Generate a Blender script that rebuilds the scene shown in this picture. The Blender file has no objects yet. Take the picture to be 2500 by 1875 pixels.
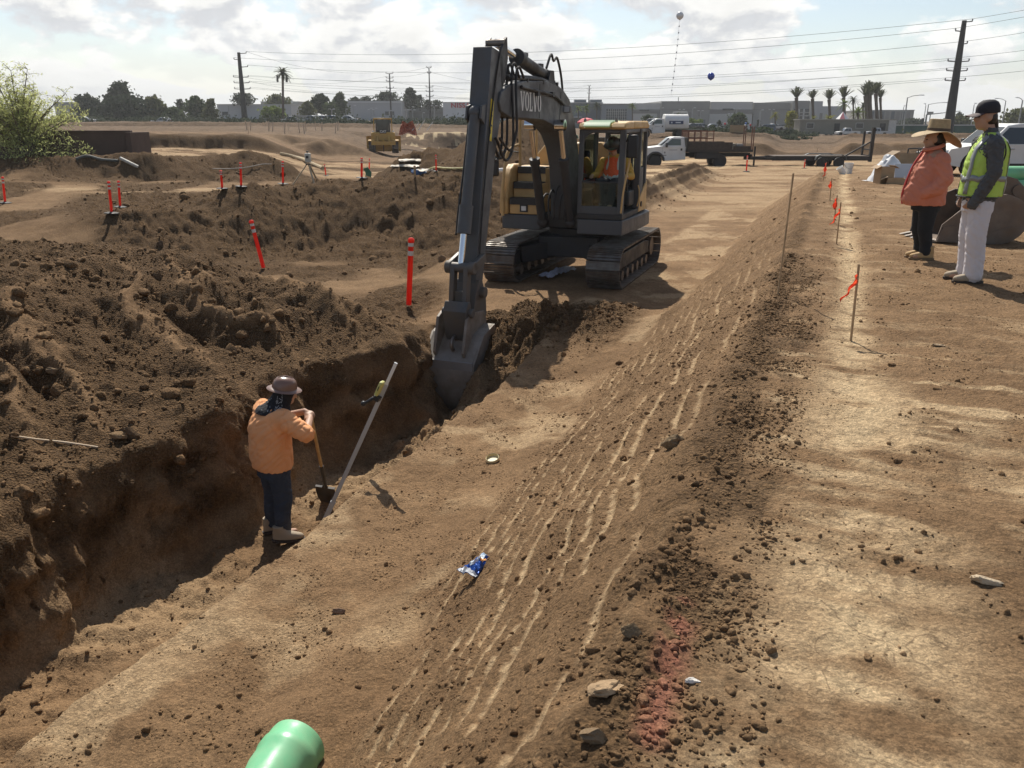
import bpy, bmesh, math, random
import numpy as np
from mathutils import Vector, Matrix, Euler
random.seed(7)
R = math.radians
C = bpy.context.scene.collection
scene = bpy.context.scene
# ------------------------------------------------------------------ camera
F_PX, PITCH, HCAM = 2050.0, R(17.6), 1.65
SN, CS = 0.351, 0.9364          # the trench runs along (SN, CS)
cam = bpy.data.cameras.new('camera')
cam.sensor_width = 36; cam.lens = 36 * F_PX / 2500; cam.clip_start = 0.05; cam.clip_end = 8000
camo = bpy.data.objects.new('camera', cam); C.objects.link(camo)
camo.location = (0, 0, HCAM); camo.rotation_euler = (R(90) - PITCH, 0, 0)
scene.camera = camo

def ray(px, py):                                  # world direction seen at a photograph pixel (2500 wide)
    a = (px - 1250) / F_PX; b = (937.5 - py) / F_PX
    return Vector((a, math.cos(PITCH) + b * math.sin(PITCH), -math.sin(PITCH) + b * math.cos(PITCH)))
def at_z(px, py, z):
    d = ray(px, py); s = (z - HCAM) / d.z
    return Vector((d.x * s, d.y * s, z))
def at_y(px, py, y):
    d = ray(px, py); s = y / d.y
    return Vector((d.x * s, y, HCAM + d.z * s))
def uv2xy(u, v): return (SN * u + CS * v, CS * u - SN * v)
def xy2uv(x, y): return (SN * x + CS * y, CS * x - SN * y)

# ------------------------------------------------------------------ tags
def tag(o, label=None, cat=None, group=None, kind=None):
    if label: o['label'] = label
    if cat: o['category'] = cat
    if group: o['group'] = group
    if kind: o['kind'] = kind
    return o
def thing(name, label, cat, loc=(0, 0, 0), rz=0.0, group=None, rot=None):
    o = bpy.data.objects.new(name, None); C.objects.link(o)
    o.empty_display_size = 0.2
    o.location = loc; o.rotation_euler = rot if rot else (0, 0, rz)
    return tag(o, label, cat, group)
def kids(o): return [c for c in bpy.data.objects if c.parent == o]
def copy_tree(o, parent=None):
    c = o.copy(); C.objects.link(c); c.parent = parent
    for ch in kids(o): copy_tree(ch, c)
    return c

# ------------------------------------------------------------------ mesh builder
class MB:
    def __init__(s): s.v = []; s.f = []
    def add(s, vs, fs):
        n = len(s.v); s.v.extend([tuple(v) for v in vs]); s.f.extend([tuple(i + n for i in f) for f in fs]); return s
    def box(s, c, sz, rot=None):
        hx, hy, hz = sz[0] / 2, sz[1] / 2, sz[2] / 2
        vs = [Vector((x, y, z)) for z in (-hz, hz) for (x, y) in ((-hx, -hy), (hx, -hy), (hx, hy), (-hx, hy))]
        if rot is not None:
            m = Euler(rot).to_matrix() if not isinstance(rot, Matrix) else rot
            vs = [m @ v for v in vs]
        c = Vector(c)
        return s.add([v + c for v in vs], [(3, 2, 1, 0), (4, 5, 6, 7), (0, 1, 5, 4), (1, 2, 6, 5), (2, 3, 7, 6), (3, 0, 4, 7)])
    def bar(s, p0, p1, w, h, up=(0, 0, 1)):
        p0, p1 = Vector(p0), Vector(p1); d = (p1 - p0).normalized(); up = Vector(up)
        if abs(d.dot(up)) > .98: up = Vector((0, 1, 0))
        a = d.cross(up).normalized(); b = a.cross(d)
        vs = [p + a * (i * w / 2) + b * (j * h / 2) for p in (p0, p1) for (i, j) in ((-1, -1), (1, -1), (1, 1), (-1, 1))]
        return s.add(vs, [(3, 2, 1, 0), (4, 5, 6, 7), (0, 1, 5, 4), (1, 2, 6, 5), (2, 3, 7, 6), (3, 0, 4, 7)])
    def tube(s, pts, r, n=8, caps=True):
        pts = [Vector(p) for p in pts]; k = len(pts)
        rs = r if isinstance(r, (list, tuple)) else [r] * k
        t0 = (pts[1] - pts[0]).normalized()
        a = t0.orthogonal().normalized(); vs = []; pt = t0
        for i, p in enumerate(pts):
            t = (pts[min(i + 1, k - 1)] - pts[max(i - 1, 0)])
            t = t.normalized() if t.length > 1e-9 else pt
            a = (a - t * a.dot(t)); a = a.normalized() if a.length > 1e-6 else t.orthogonal().normalized()
            b = t.cross(a); pt = t
            for j in range(n):
                q = 2 * math.pi * j / n
                vs.append(p + (a * math.cos(q) + b * math.sin(q)) * rs[i])
        fs = [(i * n + j, i * n + (j + 1) % n, (i + 1) * n + (j + 1) % n, (i + 1) * n + j) for i in range(k - 1) for j in range(n)]
        if caps: fs += [tuple(range(n - 1, -1, -1)), tuple((k - 1) * n + j for j in range(n))]
        return s.add(vs, fs)
    def cyl(s, p0, p1, r0, r1=None, n=14): return s.tube([p0, p1], [r0, r0 if r1 is None else r1], n)
    def prism(s, poly, a, b, plane='xz'):
        n = len(poly)
        mk = {'xz': lambda p, q: (p[0], q, p[1]), 'xy': lambda p, q: (p[0], p[1], q), 'yz': lambda p, q: (q, p[0], p[1])}[plane]
        vs = [mk(p, a) for p in poly] + [mk(p, b) for p in poly]
        fs = [tuple(range(n - 1, -1, -1)), tuple(range(n, 2 * n))] + [(i, (i + 1) % n, n + (i + 1) % n, n + i) for i in range(n)]
        return s.add(vs, fs)
    def lathe(s, prof, c=(0, 0, 0), n=20, M=None):
        c = Vector(c); vs = []
        for (r, z) in prof:
            for j in range(n):
                q = 2 * math.pi * j / n; p = Vector((r * math.cos(q), r * math.sin(q), z))
                vs.append((M @ p if M is not None else p) + c)
        k = len(prof)
        fs = [(i * n + j, i * n + (j + 1) % n, (i + 1) * n + (j + 1) % n, (i + 1) * n + j) for i in range(k - 1) for j in range(n)]
        fs += [tuple(range(n - 1, -1, -1)), tuple((k - 1) * n + j for j in range(n))]
        return s.add(vs, fs)
    def ell(s, c, r, nu=14, nv=9, rot=None):
        m = Euler(rot).to_matrix() if rot is not None else None
        vs = []; c = Vector(c); r = r if isinstance(r, (tuple, list)) else (r, r, r)
        for i in range(1, nv):
            th = math.pi * i / nv
            for j in range(nu):
                q = 2 * math.pi * j / nu
                p = Vector((r[0] * math.sin(th) * math.cos(q), r[1] * math.sin(th) * math.sin(q), r[2] * math.cos(th)))
                vs.append((m @ p if m else p) + c)
        top = Vector((0, 0, r[2])); bot = Vector((0, 0, -r[2]))
        vs += [(m @ top if m else top) + c, (m @ bot if m else bot) + c]
        T = (nv - 1) * nu
        fs = [(i * nu + j, (i + 1) * nu + j, (i + 1) * nu + (j + 1) % nu, i * nu + (j + 1) % nu) for i in range(nv - 2) for j in range(nu)]
        fs += [(T, j, (j + 1) % nu) for j in range(nu)] + [(T + 1, (nv - 2) * nu + (j + 1) % nu, (nv - 2) * nu + j) for j in range(nu)]
        return s.add(vs, fs)
    def cap(s, p0, p1, r0, r1, n=12):             # capsule with rounded ends
        s.tube([p0, p1], [r0, r1], n); s.ell(p0, r0, n, 8); s.ell(p1, r1, n, 8); return s
    def chain(s, pts, rs, n=12):
        for i in range(len(pts) - 1): s.cap(pts[i], pts[i + 1], rs[i], rs[i + 1], n)
        return s
    def loft(s, rings, n=20):                     # rings: (centre, rx, ry[, yaw]) horizontal ellipses
        vs = []
        for rg in rings:
            c = Vector(rg[0]); yw = rg[3] if len(rg) > 3 else 0; pw = rg[4] if len(rg) > 4 else 1.0
            for j in range(n):
                q = 2 * math.pi * j / n; cx, sx = math.cos(q), math.sin(q)
                x = rg[1] * math.copysign(abs(cx) ** pw, cx); y = rg[2] * math.copysign(abs(sx) ** pw, sx)
                vs.append(c + Vector((x * math.cos(yw) - y * math.sin(yw), x * math.sin(yw) + y * math.cos(yw), 0)))
        k = len(rings)
        fs = [(i * n + j, i * n + (j + 1) % n, (i + 1) * n + (j + 1) % n, (i + 1) * n + j) for i in range(k - 1) for j in range(n)]
        fs += [tuple(range(n - 1, -1, -1)), tuple((k - 1) * n + j for j in range(n))]
        return s.add(vs, fs)
    def mesh(s, name):
        me = bpy.data.meshes.new(name); me.from_pydata(s.v, [], s.f); me.update(); return me
    def build(s, name, mat, parent=None, smooth=True, bevel=0.0, ang=38, loc=None, fix=True):
        me = s.mesh(name)
        if fix:
            bm = bmesh.new(); bm.from_mesh(me); bmesh.ops.recalc_face_normals(bm, faces=bm.faces); bm.to_mesh(me); bm.free()
        if mat: me.materials.append(mat)
        if smooth:
            me.polygons.foreach_set('use_smooth', [True] * len(me.polygons)); me.set_sharp_from_angle(angle=R(ang))
        o = bpy.data.objects.new(name, me); C.objects.link(o); o.parent = parent
        if loc is not None: o.location = loc
        if bevel:
            m = o.modifiers.new('edge', 'BEVEL'); m.width = bevel; m.segments = 2; m.limit_method = 'ANGLE'; m.angle_limit = R(40)
        return o

def arc(c, r, a0, a1, n, plane=None):
    return [(c[0] + r * math.cos(R(a0 + (a1 - a0) * i / (n - 1))), c[1] + r * math.sin(R(a0 + (a1 - a0) * i / (n - 1)))) for i in range(n)]
def smoothpath(pts, k=6):                          # Catmull-Rom through points
    P = [Vector(p) for p in pts]; P = [P[0] * 2 - P[1]] + P + [P[-1] * 2 - P[-2]]; out = []
    for i in range(1, len(P) - 2):
        for j in range(k):
            t = j / k; a, b, c, d = P[i - 1:i + 3]
            out.append(.5 * ((2 * b) + (c - a) * t + (2 * a - 5 * b + 4 * c - d) * t * t + (3 * b - a - 3 * c + d) * t ** 3))
    out.append(P[-2]); return out

# ------------------------------------------------------------------ numpy noise
def _hash(ix, iy, seed):
    h = (ix.astype(np.int64) * 374761393 + iy.astype(np.int64) * 668265263 + seed * 974634777) & 0xffffffff
    h = ((h ^ (h >> 13)) * 1274126177) & 0xffffffff
    return (h ^ (h >> 16)) & 0xffffffff
def gnoise(x, y, seed=0):
    x = np.asarray(x, float); y = np.asarray(y, float)
    x0 = np.floor(x); y0 = np.floor(y); fx = x - x0; fy = y - y0
    sx = fx * fx * fx * (fx * (fx * 6 - 15) + 10); sy = fy * fy * fy * (fy * (fy * 6 - 15) + 10)
    def g(i, j):
        a = _hash(x0 + i, y0 + j, seed) * (2 * math.pi / 4294967296.0)
        return np.cos(a) * (fx - i) + np.sin(a) * (fy - j)
    n0 = g(0, 0) * (1 - sx) + g(1, 0) * sx; n1 = g(0, 1) * (1 - sx) + g(1, 1) * sx
    return (n0 * (1 - sy) + n1 * sy) * 1.45
def fbm(x, y, sc, octv=4, seed=0, gain=.5, billow=False):
    s = 0; a = 1.0; f = 1.0 / sc
    for o in range(octv):
        n = gnoise(x * f + 13.7 * o, y * f - 7.3 * o, seed + o * 31)
        s = s + a * (np.abs(n) * 2 - .55 if billow else n); a *= gain; f *= 2.03
    return s
def sst(a, b, x):
    t = np.clip((x - a) / (b - a), 0, 1); return t * t * (3 - 2 * t)

# ------------------------------------------------------------------ materials
MATS = {}
def mat(name, col, rough=.6, metal=0.0, var=.12, sc=4.0, bump=0.0, bsc=40.0, spec=.5, emis=None, alpha=None, trans=0.0, dirt=0.0, dirtcol=(.2, .13, .07), dsc=2.0, coat=0.0):
    if name in MATS: return MATS[name]
    m = bpy.data.materials.new(name); m.use_nodes = True; nt = m.node_tree; b = nt.nodes['Principled BSDF']
    N = nt.nodes.new; L = nt.links.new
    tc = N('ShaderNodeTexCoord')
    b.inputs['Roughness'].default_value = rough; b.inputs['Metallic'].default_value = metal
    b.inputs['Specular IOR Level'].default_value = spec
    if coat: b.inputs['Coat Weight'].default_value = coat; b.inputs['Coat Roughness'].default_value = .1
    nz = N('ShaderNodeTexNoise'); nz.inputs['Scale'].default_value = sc; nz.inputs['Detail'].default_value = 5
    L(tc.outputs['Object'], nz.inputs['Vector'])
    rp = N('ShaderNodeMapRange'); rp.inputs[1].default_value = .3; rp.inputs[2].default_value = .7
    rp.inputs[3].default_value = 1 - var; rp.inputs[4].default_value = 1 + var
    L(nz.outputs['Fac'], rp.inputs[0])
    mx = N('ShaderNodeMix'); mx.data_type = 'RGBA'; mx.blend_type = 'MULTIPLY'; mx.inputs[0].default_value = 1
    mx.inputs[6].default_value = (*col, 1); L(rp.outputs[0], mx.inputs[7])
    out = mx.outputs[2]
    if dirt:
        n2 = N('ShaderNodeTexNoise'); n2.inputs['Scale'].default_value = dsc; n2.inputs['Detail'].default_value = 8; n2.inputs['Roughness'].default_value = .65
        L(tc.outputs['Object'], n2.inputs['Vector'])
        r2 = N('ShaderNodeMapRange'); r2.inputs[1].default_value = .42; r2.inputs[2].default_value = .68; r2.inputs[3].default_value = 0; r2.inputs[4].default_value = dirt
        L(n2.outputs['Fac'], r2.inputs[0])
        m2 = N('ShaderNodeMix'); m2.data_type = 'RGBA'; L(r2.outputs[0], m2.inputs[0]); L(out, m2.inputs[6]); m2.inputs[7].default_value = (*dirtcol, 1)
        out = m2.outputs[2]
        r3 = N('ShaderNodeMapRange'); r3.inputs[1].default_value = .42; r3.inputs[2].default_value = .68; r3.inputs[3].default_value = rough; r3.inputs[4].default_value = .9
        L(n2.outputs['Fac'], r3.inputs[0]); L(r3.outputs[0], b.inputs['Roughness'])
    L(out, b.inputs['Base Color'])
    if emis: b.inputs['Emission Color'].default_value = (*col, 1); b.inputs['Emission Strength'].default_value = emis
    if trans: b.inputs['Transmission Weight'].default_value = trans; b.inputs['IOR'].default_value = 1.1
    if alpha is not None: b.inputs['Alpha'].default_value = alpha
    if bump:
        n3 = N('ShaderNodeTexNoise'); n3.inputs['Scale'].default_value = bsc; n3.inputs['Detail'].default_value = 6
        L(tc.outputs['Object'], n3.inputs['Vector'])
        bp = N('ShaderNodeBump'); bp.inputs['Strength'].default_value = bump; bp.inputs['Distance'].default_value = .02
        L(n3.outputs['Fac'], bp.inputs['Height']); L(bp.outputs[0], b.inputs['Normal'])
    MATS[name] = m; return m
def glass(name, tint=(.6, .7, .65), tr=.75, rough=.03):
    if name in MATS: return MATS[name]
    m = bpy.data.materials.new(name); m.use_nodes = True; nt = m.node_tree; nt.nodes.clear()
    N = nt.nodes.new; L = nt.links.new
    o = N('ShaderNodeOutputMaterial'); t = N('ShaderNodeBsdfTransparent'); g = N('ShaderNodeBsdfGlossy'); mx = N('ShaderNodeMixShader')
    fr = N('ShaderNodeFresnel'); fr.inputs[0].default_value = 1.5
    ad = N('ShaderNodeMath'); ad.operation = 'ADD'; ad.inputs[1].default_value = (1 - tr) * .25
    L(fr.outputs[0], ad.inputs[0])
    t.inputs[0].default_value = (tint[0], tint[1], tint[2], 1); g.inputs['Roughness'].default_value = rough; g.inputs[0].default_value = (.9, .95, .95, 1)
    L(ad.outputs[0], mx.inputs[0]); L(t.outputs[0], mx.inputs[1]); L(g.outputs[0], mx.inputs[2]); L(mx.outputs[0], o.inputs[0])
    MATS[name] = m; return m
# ------------------------------------------------------------------ sky and sun
SUN_EL = R(49); SUN_AZ_VEC = Vector((-.16, 1.0))     # the sun stands ahead of the camera, a little to the left
w = bpy.data.worlds.new('World'); scene.world = w; w.use_nodes = True
nt = w.node_tree; nt.nodes.clear(); N = nt.nodes.new; L = nt.links.new
wo = N('ShaderNodeOutputWorld'); sky = N('ShaderNodeTexSky'); sky.sky_type = 'NISHITA'; sky.sun_disc = False
sky.sun_elevation = SUN_EL; sky.sun_rotation = math.atan2(SUN_AZ_VEC.x, SUN_AZ_VEC.y)
sky.air_density = 1.0; sky.dust_density = .6; sky.ozone_density = 1.6
bg = N('ShaderNodeBackground'); bg.inputs[1].default_value = 0.09
hs = N('ShaderNodeHueSaturation'); hs.inputs['Saturation'].default_value = .78
L(sky.outputs[0], hs.inputs['Color']); L(hs.outputs[0], bg.inputs[0])
tc = N('ShaderNodeTexCoord'); sep = N('ShaderNodeSeparateXYZ'); L(tc.outputs['Generated'], sep.inputs[0])
def math_(op, a, b=None, c=None):
    n = N('ShaderNodeMath'); n.operation = op
    for i, q in enumerate((a, b, c)):
        if q is None: continue
        if isinstance(q, (int, float)): n.inputs[i].default_value = q
        else: L(q, n.inputs[i])
    return n.outputs[0]
def mrange(v, a, b, c, d, smooth=False):
    n = N('ShaderNodeMapRange'); n.interpolation_type = 'SMOOTHSTEP' if smooth else 'LINEAR'
    for i, q in enumerate((a, b, c, d)): n.inputs[i + 1].default_value = q
    L(v, n.inputs[0]); return n.outputs[0]
# a field of cumulus: bearing and elevation, drawn out sideways towards the horizon
az = math_('ARCTAN2', sep.outputs[0], sep.outputs[1]); el = math_('ARCSINE', sep.outputs[2])
cy = math_('MULTIPLY', math_('POWER', math_('MAXIMUM', el, .0005), .82), 3.6)
cmb = N('ShaderNodeCombineXYZ'); L(math_('MULTIPLY', az, 2.5), cmb.inputs[0]); L(cy, cmb.inputs[1])
def cloudnoise(off, sc, det, rough, dist=.0):
    mp = N('ShaderNodeMapping'); mp.inputs[1].default_value = off; L(cmb.outputs[0], mp.inputs[0])
    n = N('ShaderNodeTexNoise'); n.inputs['Scale'].default_value = sc; n.inputs['Detail'].default_value = det; n.inputs['Roughness'].default_value = rough
    n.inputs['Distortion'].default_value = dist
    L(mp.outputs[0], n.inputs['Vector']); return n.outputs['Fac']
n1 = cloudnoise((3.1, .8, 0), 3.1, 10, .56, .15)
n1b = cloudnoise((3.1, .875, 0), 3.1, 10, .56, .15)      # the same sheet sampled a little towards the sun: lit rims, grey undersides
n2 = cloudnoise((7.7, 2.3, 0), .9, 4, .5)
dens = math_('ADD', n1, math_('MULTIPLY', math_('SUBTRACT', n2, .5), .35))
cov = mrange(dens, .415, .515, 0, 1, True)
lit = mrange(math_('SUBTRACT', n1, n1b), -.075, .05, 0, 1, True)
thick = mrange(dens, .5, .72, 1, .80)
wh = N('ShaderNodeMix'); wh.data_type = 'RGBA'; L(lit, wh.inputs[0]); wh.inputs[6].default_value = (.60, .615, .64, 1); wh.inputs[7].default_value = (.90, .895, .87, 1)
wh2 = N('ShaderNodeMix'); wh2.data_type = 'RGBA'; wh2.blend_type = 'MULTIPLY'; wh2.inputs[0].default_value = 1; L(wh.outputs[2], wh2.inputs[6]); L(thick, wh2.inputs[7])
# towards the horizon everything melts into pale haze
hz = mrange(sep.outputs[2], .0, .10, 1, 0, True)
hzc = N('ShaderNodeMix'); hzc.data_type = 'RGBA'; L(math_('MULTIPLY', hz, .75), hzc.inputs[0]); L(wh2.outputs[2], hzc.inputs[6]); hzc.inputs[7].default_value = (.70, .71, .71, 1)
bgc = N('ShaderNodeBackground'); L(hzc.outputs[2], bgc.inputs[0])
# the cloud field lies ahead; overhead and behind it thins out to open blue sky
ahead = mrange(sep.outputs[1], -.1, .55, 0.12, 1, True)
up = mrange(sep.outputs[2], .35, .7, 1, .25, True)
L(mrange(math_('MULTIPLY', ahead, up), 0, 1, .35, .98), bgc.inputs[1])
cf = math_('MAXIMUM', math_('MULTIPLY', cov, math_('MULTIPLY', ahead, up)), math_('MULTIPLY', hz, .8))
mxs = N('ShaderNodeMixShader'); L(cf, mxs.inputs[0]); L(bg.outputs[0], mxs.inputs[1]); L(bgc.outputs[0], mxs.inputs[2])
L(mxs.outputs[0], wo.inputs[0])
sl = bpy.data.lights.new('sun', 'SUN'); sl.energy = 4.6; sl.angle = R(.55); sl.color = (1, .94, .84)
so = bpy.data.objects.new('sun', sl); C.objects.link(so)
sv = SUN_AZ_VEC.normalized(); sdir = Vector((sv.x * math.cos(SUN_EL), sv.y * math.cos(SUN_EL), math.sin(SUN_EL)))
so.rotation_euler = sdir.to_track_quat('Z', 'Y').to_euler(); so.location = (0, 0, 60)
scene.view_settings.view_transform = 'Standard'; scene.view_settings.look = 'None'; scene.view_settings.gamma = 1; scene.view_settings.exposure = .33
scene.cycles.max_bounces = 6; scene.cycles.transparent_max_bounces = 12
scene.cycles.use_denoising = True
# ------------------------------------------------------------------ terrain
COLS = [  # (direction t = x / y, [(distance y, height z), ...]) : long sections through the excavated site
 (-.95, [(8, -1.9), (20, -2.0), (24, -1.7), (28, -1.3), (36, -1.0), (39.5, -.95), (40.6, -.35), (60, -.25), (72, -.3), (73, .2), (140, .2), (300, .3), (600, .3)]),
 (-.62, [(8, -1.9), (20, -2.0), (24, -1.75), (28, -1.3), (32, -1.25), (36, -1.05), (39.3, -1.0), (40.6, -.40), (60, -.25), (69.5, -.45), (70.4, .3), (140, .2), (151, .2), (152, .5), (300, .3), (600, .3)]),
 (-.43, [(8, -1.9), (21, -2.0), (23.0, -1.9), (25.3, -.80), (26.8, -1.0), (29, -1.3), (36, -1.15), (40.4, -1.1), (41.8, -.04), (43.5, -.25), (50, -.38), (60, -.42), (68.4, -.62), (69.6, .34), (100, .35), (148, .25), (149.5, .9), (300, .9), (600, .9)]),
 (-.31, [(8, -1.9), (21, -2.05), (24, -1.95), (26.8, -.52), (29, -.62), (32, -1.15), (37, -1.1), (41.5, -1.1), (43.2, -.10), (45, -.4), (49, -.65), (60, -.62), (68.6, -.75), (70, .30), (100, .33), (148, .25), (149.5, .85), (300, .8), (600, .8)]),
 (-.21, [(8, -1.8), (21, -2.05), (24.2, -1.95), (27.2, -.36), (29.5, -.45), (33, -1.2), (37, -1.2), (45, -1.45), (60, -1.6), (75, -1.75), (80, -1.6), (81.5, -.25), (100, .1), (146, .1), (147.5, .7), (300, .7), (600, .7)]),
 (-.13, [(8, -1.7), (20, -2.0), (23.4, -1.95), (26.6, -.30), (29.5, -.38), (33.5, -1.25), (40, -1.3), (60, -1.8), (92, -2.1), (112, -1.6), (114, -.3), (146, -.1), (147.5, .55), (300, .6), (600, .6)]),
 (-.05, [(8, -1.5), (19, -1.6), (23.5, -1.55), (26.4, -.30), (29.5, -.45), (34, -1.3), (40, -1.3), (60, -1.9), (85, -2.6), (111, -3.0), (114.5, -.25), (146, -.05), (147.5, .45), (300, .3), (600, .3)]),
 (.06, [(8, -1.5), (40, -1.5), (70, -1.5), (100, -1.8), (110, -.6), (150, -.5), (300, -1.5), (600, -1.5)]),
 (.19, [(8, -1.5), (70, -1.5), (74, -1.3), (76, -.5), (90, -.4), (98, -.42), (99.5, .1), (150, -.6), (200, -2), (300, -3), (600, -3)]),
 (.285, [(8, -1.5), (70, -1.5), (73.5, -1.4), (75.4, -.6), (90, -.5), (98, -.5), (99.5, -.05), (150, -.9), (200, -2.2), (300, -3), (600, -3)]),
 (.315, [(8, -1.5), (70, -1.5), (100, -1.1), (120, -.9), (160, -1.5), (240, -3), (300, -3), (600, -3)]),
 (.365, [(8, -1.5), (70, -1.5), (100, -1.1), (120, -.9), (160, -1.5), (240, -3), (300, -3), (600, -3)]),
 (.39, [(8, -1.5), (70, -1.5), (75.5, -1.45), (77.2, -.5), (90, -.5), (98, -.5), (99.5, -.1), (150, -1.3), (240, -3), (300, -3), (600, -3)]),
 (.68, [(8, -1.5), (45, -1.3), (70, -1.4), (75.0, -1.4), (76.6, -.5), (90, -.5), (98, -.45), (99.5, -.05), (150, -1.3), (240, -2.9), (300, -2.8), (600, -2.8)]),
 (1.2, [(8, -1.5), (45, -1.2), (70, -1.2), (76, -.5), (110, -.4), (150, -1.3), (300, -2.6), (600, -2.6)]),
]
COLT = np.array([c[0] for c in COLS])
def worley(x, y, sc, seed, rmin=.16, rmax=.62):
    x = np.asarray(x, float) / sc; y = np.asarray(y, float) / sc; x0 = np.floor(x); y0 = np.floor(y); h = np.zeros_like(x)
    for i in (-1, 0, 1):
        for j in (-1, 0, 1):
            a = _hash(x0 + i, y0 + j, seed); b = _hash(x0 + i, y0 + j, seed + 77); fx = (a & 0xffff) / 65536.0; fy = ((a >> 16) & 0xffff) / 65536.0; r = rmin + (rmax - rmin) * ((b & 0xffff) / 65536.0) ** 2.2
            dx = x - (x0 + i + fx); dy = y - (y0 + j + fy); q = ((b >> 16) & 0xff) / 81.0
            d = np.maximum(np.abs(dx * np.cos(q) + dy * np.sin(q)), np.hypot(dx, dy) * .86)   # blocky, not round
            h = np.maximum(h, np.sqrt(np.maximum(0, r * r - d * d)) * .9)
    return h
def far_z(x, y):
    yy = np.maximum(y, 1.0); t = np.clip(x / yy, -.949, 1.199)
    wob = fbm(x, y, 7.0, 3, 401) * np.clip(yy / 40, .15, 1.5) * (1.0 + .5 * (yy > 55))
    zs = np.stack([np.interp(yy + wob, [p[0] for p in c[1]], [p[1] for p in c[1]]) for c in COLS])
    tt = t + .012 * fbm(x, y, 6.0, 2, 402) * np.clip(30 / yy, .2, 1)
    k = np.clip(np.searchsorted(COLT, tt) - 1, 0, len(COLT) - 2)
    f = np.clip((tt - COLT[k]) / (COLT[k + 1] - COLT[k]), 0, 1); f = f * f * (3 - 2 * f)
    ar = np.arange(len(k.ravel()))
    z2 = zs.reshape(len(COLS), -1)
    return (z2[k.ravel(), ar] * (1 - f.ravel()) + z2[k.ravel() + 1, ar] * f.ravel()).reshape(np.shape(x))
def edge_r(u): return -3.66 + .10 * fbm(u, u * 0 + 1.5, 1.6, 4, 11) + .03 * gnoise(u * 4, u * 0 + 5, 12)
def edge_l(u): return -6.05 + (.12 + .10 * sst(4, 6, u)) * fbm(u, u * 0 + 2.5, 1.9, 4, 13) + .12 * sst(6, 1, u) + .45 * sst(8.5, 10.5, u)
def crest(u): return -.52 + .07 * fbm(u, u * 0 + 9, 1.3, 3, 14)
def toe(u): return -2.36 + .42 * (1 - sst(2.6, 5.5, u)) + .10 * fbm(u, u * 0 + 4, 1.4, 3, 15)
def terrain(u, v, fine=True):
    """height, and the soil zones (pale, loose, red-brown, paint) at trench coordinates u, v"""
    x, y = uv2xy(u, v)
    zf = far_z(x, y)
    n_big = fbm(x, y, 2.6, 3, 21); n_mid = fbm(x, y, .55, 4, 22); n_lump = np.clip(fbm(x, y, .34, 4, 23, .55, True), -1, .9); n_fine = fbm(x, y, .09, 3, 24, .6)
    n_far = fbm(x, y, 5.0, 5, 25, .55, True)
    cr, te, er, el = crest(u), toe(u), edge_r(u), edge_l(u)
    # --- level of the bench and of the ground left of the trench
    near = 1 - sst(12.5, 16.0, u)
    w = el - v                                              # distance to the left of the trench
    A = 1 - sst(10.2, 13.4, u + .25 * n_big - .10 * (v + 10) * .3)
    uu = u + .55 * (v + 8)
    spur = np.abs(((uu / 1.18 + .62 * fbm(u, v, 1.9, 3, 31)) % 1.0) - .5) * 2   # heaps dumped side by side along the trench
    Bm = sst(-.2, 4.2, w)
    heap = -1.36 + 1.02 * Bm + (spur - .5) * (.25 + .24 * fbm(u, v, 3.0, 2, 32)) * np.exp(-((w - 1.9) / 1.7) ** 2) * sst(.1, 1.0, w) + .13 * n_big
    heap = heap + .16 * fbm(u, v, 1.5, 3, 33) * sst(.3, 1.5, w)
    left = heap * A + (1 - A) * np.minimum(zf, -1.55)
    left = left * near + zf * (1 - near) if np.ndim(u) else left
    bench = -1.5 + .035 * n_big + .012 * n_mid + .12 * sst(-2.8, -2.3, v)
    k_left = sst(-3.4, -5.2, v - (u - 14) * 0)               # past the trench end the bench runs on under the machine
    lev = np.where(v < (er + el) / 2, left, bench)
    over = sst(13.0, 15.0, u)
    lev = lev * (1 - over) + over * (np.where(v > -8.5, -1.5, zf) * sst(-9.5, -7.3, v) + zf * (1 - sst(-9.5, -7.3, v)))
    far = sst(22, 30, u); lev = lev * (1 - far) + zf * far
    # --- ridge walked over by tracks, right of the machine, and big spoil heap behind it
    rb = np.exp(-((v + 7.0) / .75) ** 2) * sst(27.5, 29.5, u) * (1 - sst(46, 52, u))
    lev = lev + rb * (.80 + .085 * np.sin(v * 17 + .8 * n_mid) * sst(-.6, .2, n_big + .4))
    hx, hy = x - .75, y - 43.0
    lev = lev + 3.5 * np.maximum(0, 1 - np.sqrt(hx * hx / 30 + hy * hy / 42)) ** .85
    hx, hy = x + 5.0, y - 44.0
    lev = lev + 1.5 * np.maximum(0, 1 - np.sqrt(hx * hx / 5 + hy * hy / 7)) * (1 + .3 * n_mid)
    # --- trench
    dep = 1 - sst(12.0, 13.4, u)
    fill = np.maximum(sst(9.9, 12.0, u + .3 * n_big) * sst(-5.2, -4.55, v), sst(11.3, 12.8, u + .2 * n_big))
    floor = -2.62 - .02 * (u - 6) + .05 * n_big + .05 * n_mid + .035 * n_lump
    floor = floor + (.30 + .06 * n_lump) * sst(-4.9, -4.35, v + .08 * n_big) * sst(6.2, 7.2, u) + .10 * sst(-4.4, -3.9, v)
    floor = floor + .26 * np.exp(-((u - 9.5) / .7) ** 2 - ((v + 4.75) / .5) ** 2) * (1 + .4 * n_lump)
    fl_z = -1.50 + .20 * n_big + .10 * n_lump + .10 * n_mid + .36 * np.exp(-((u - 12.4) / 1.2) ** 2 - ((v + 4.0) / 1.1) ** 2)
    floor = floor * (1 - fill) + fl_z * fill
    inr = sst(.02, -.16, v - er); inl = sst(-.10, .46 + .16 * n_big, v - el + .05 * n_mid)
    ins = inr * inl * dep
    ins = np.where(u < -6, 0, ins)
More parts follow.
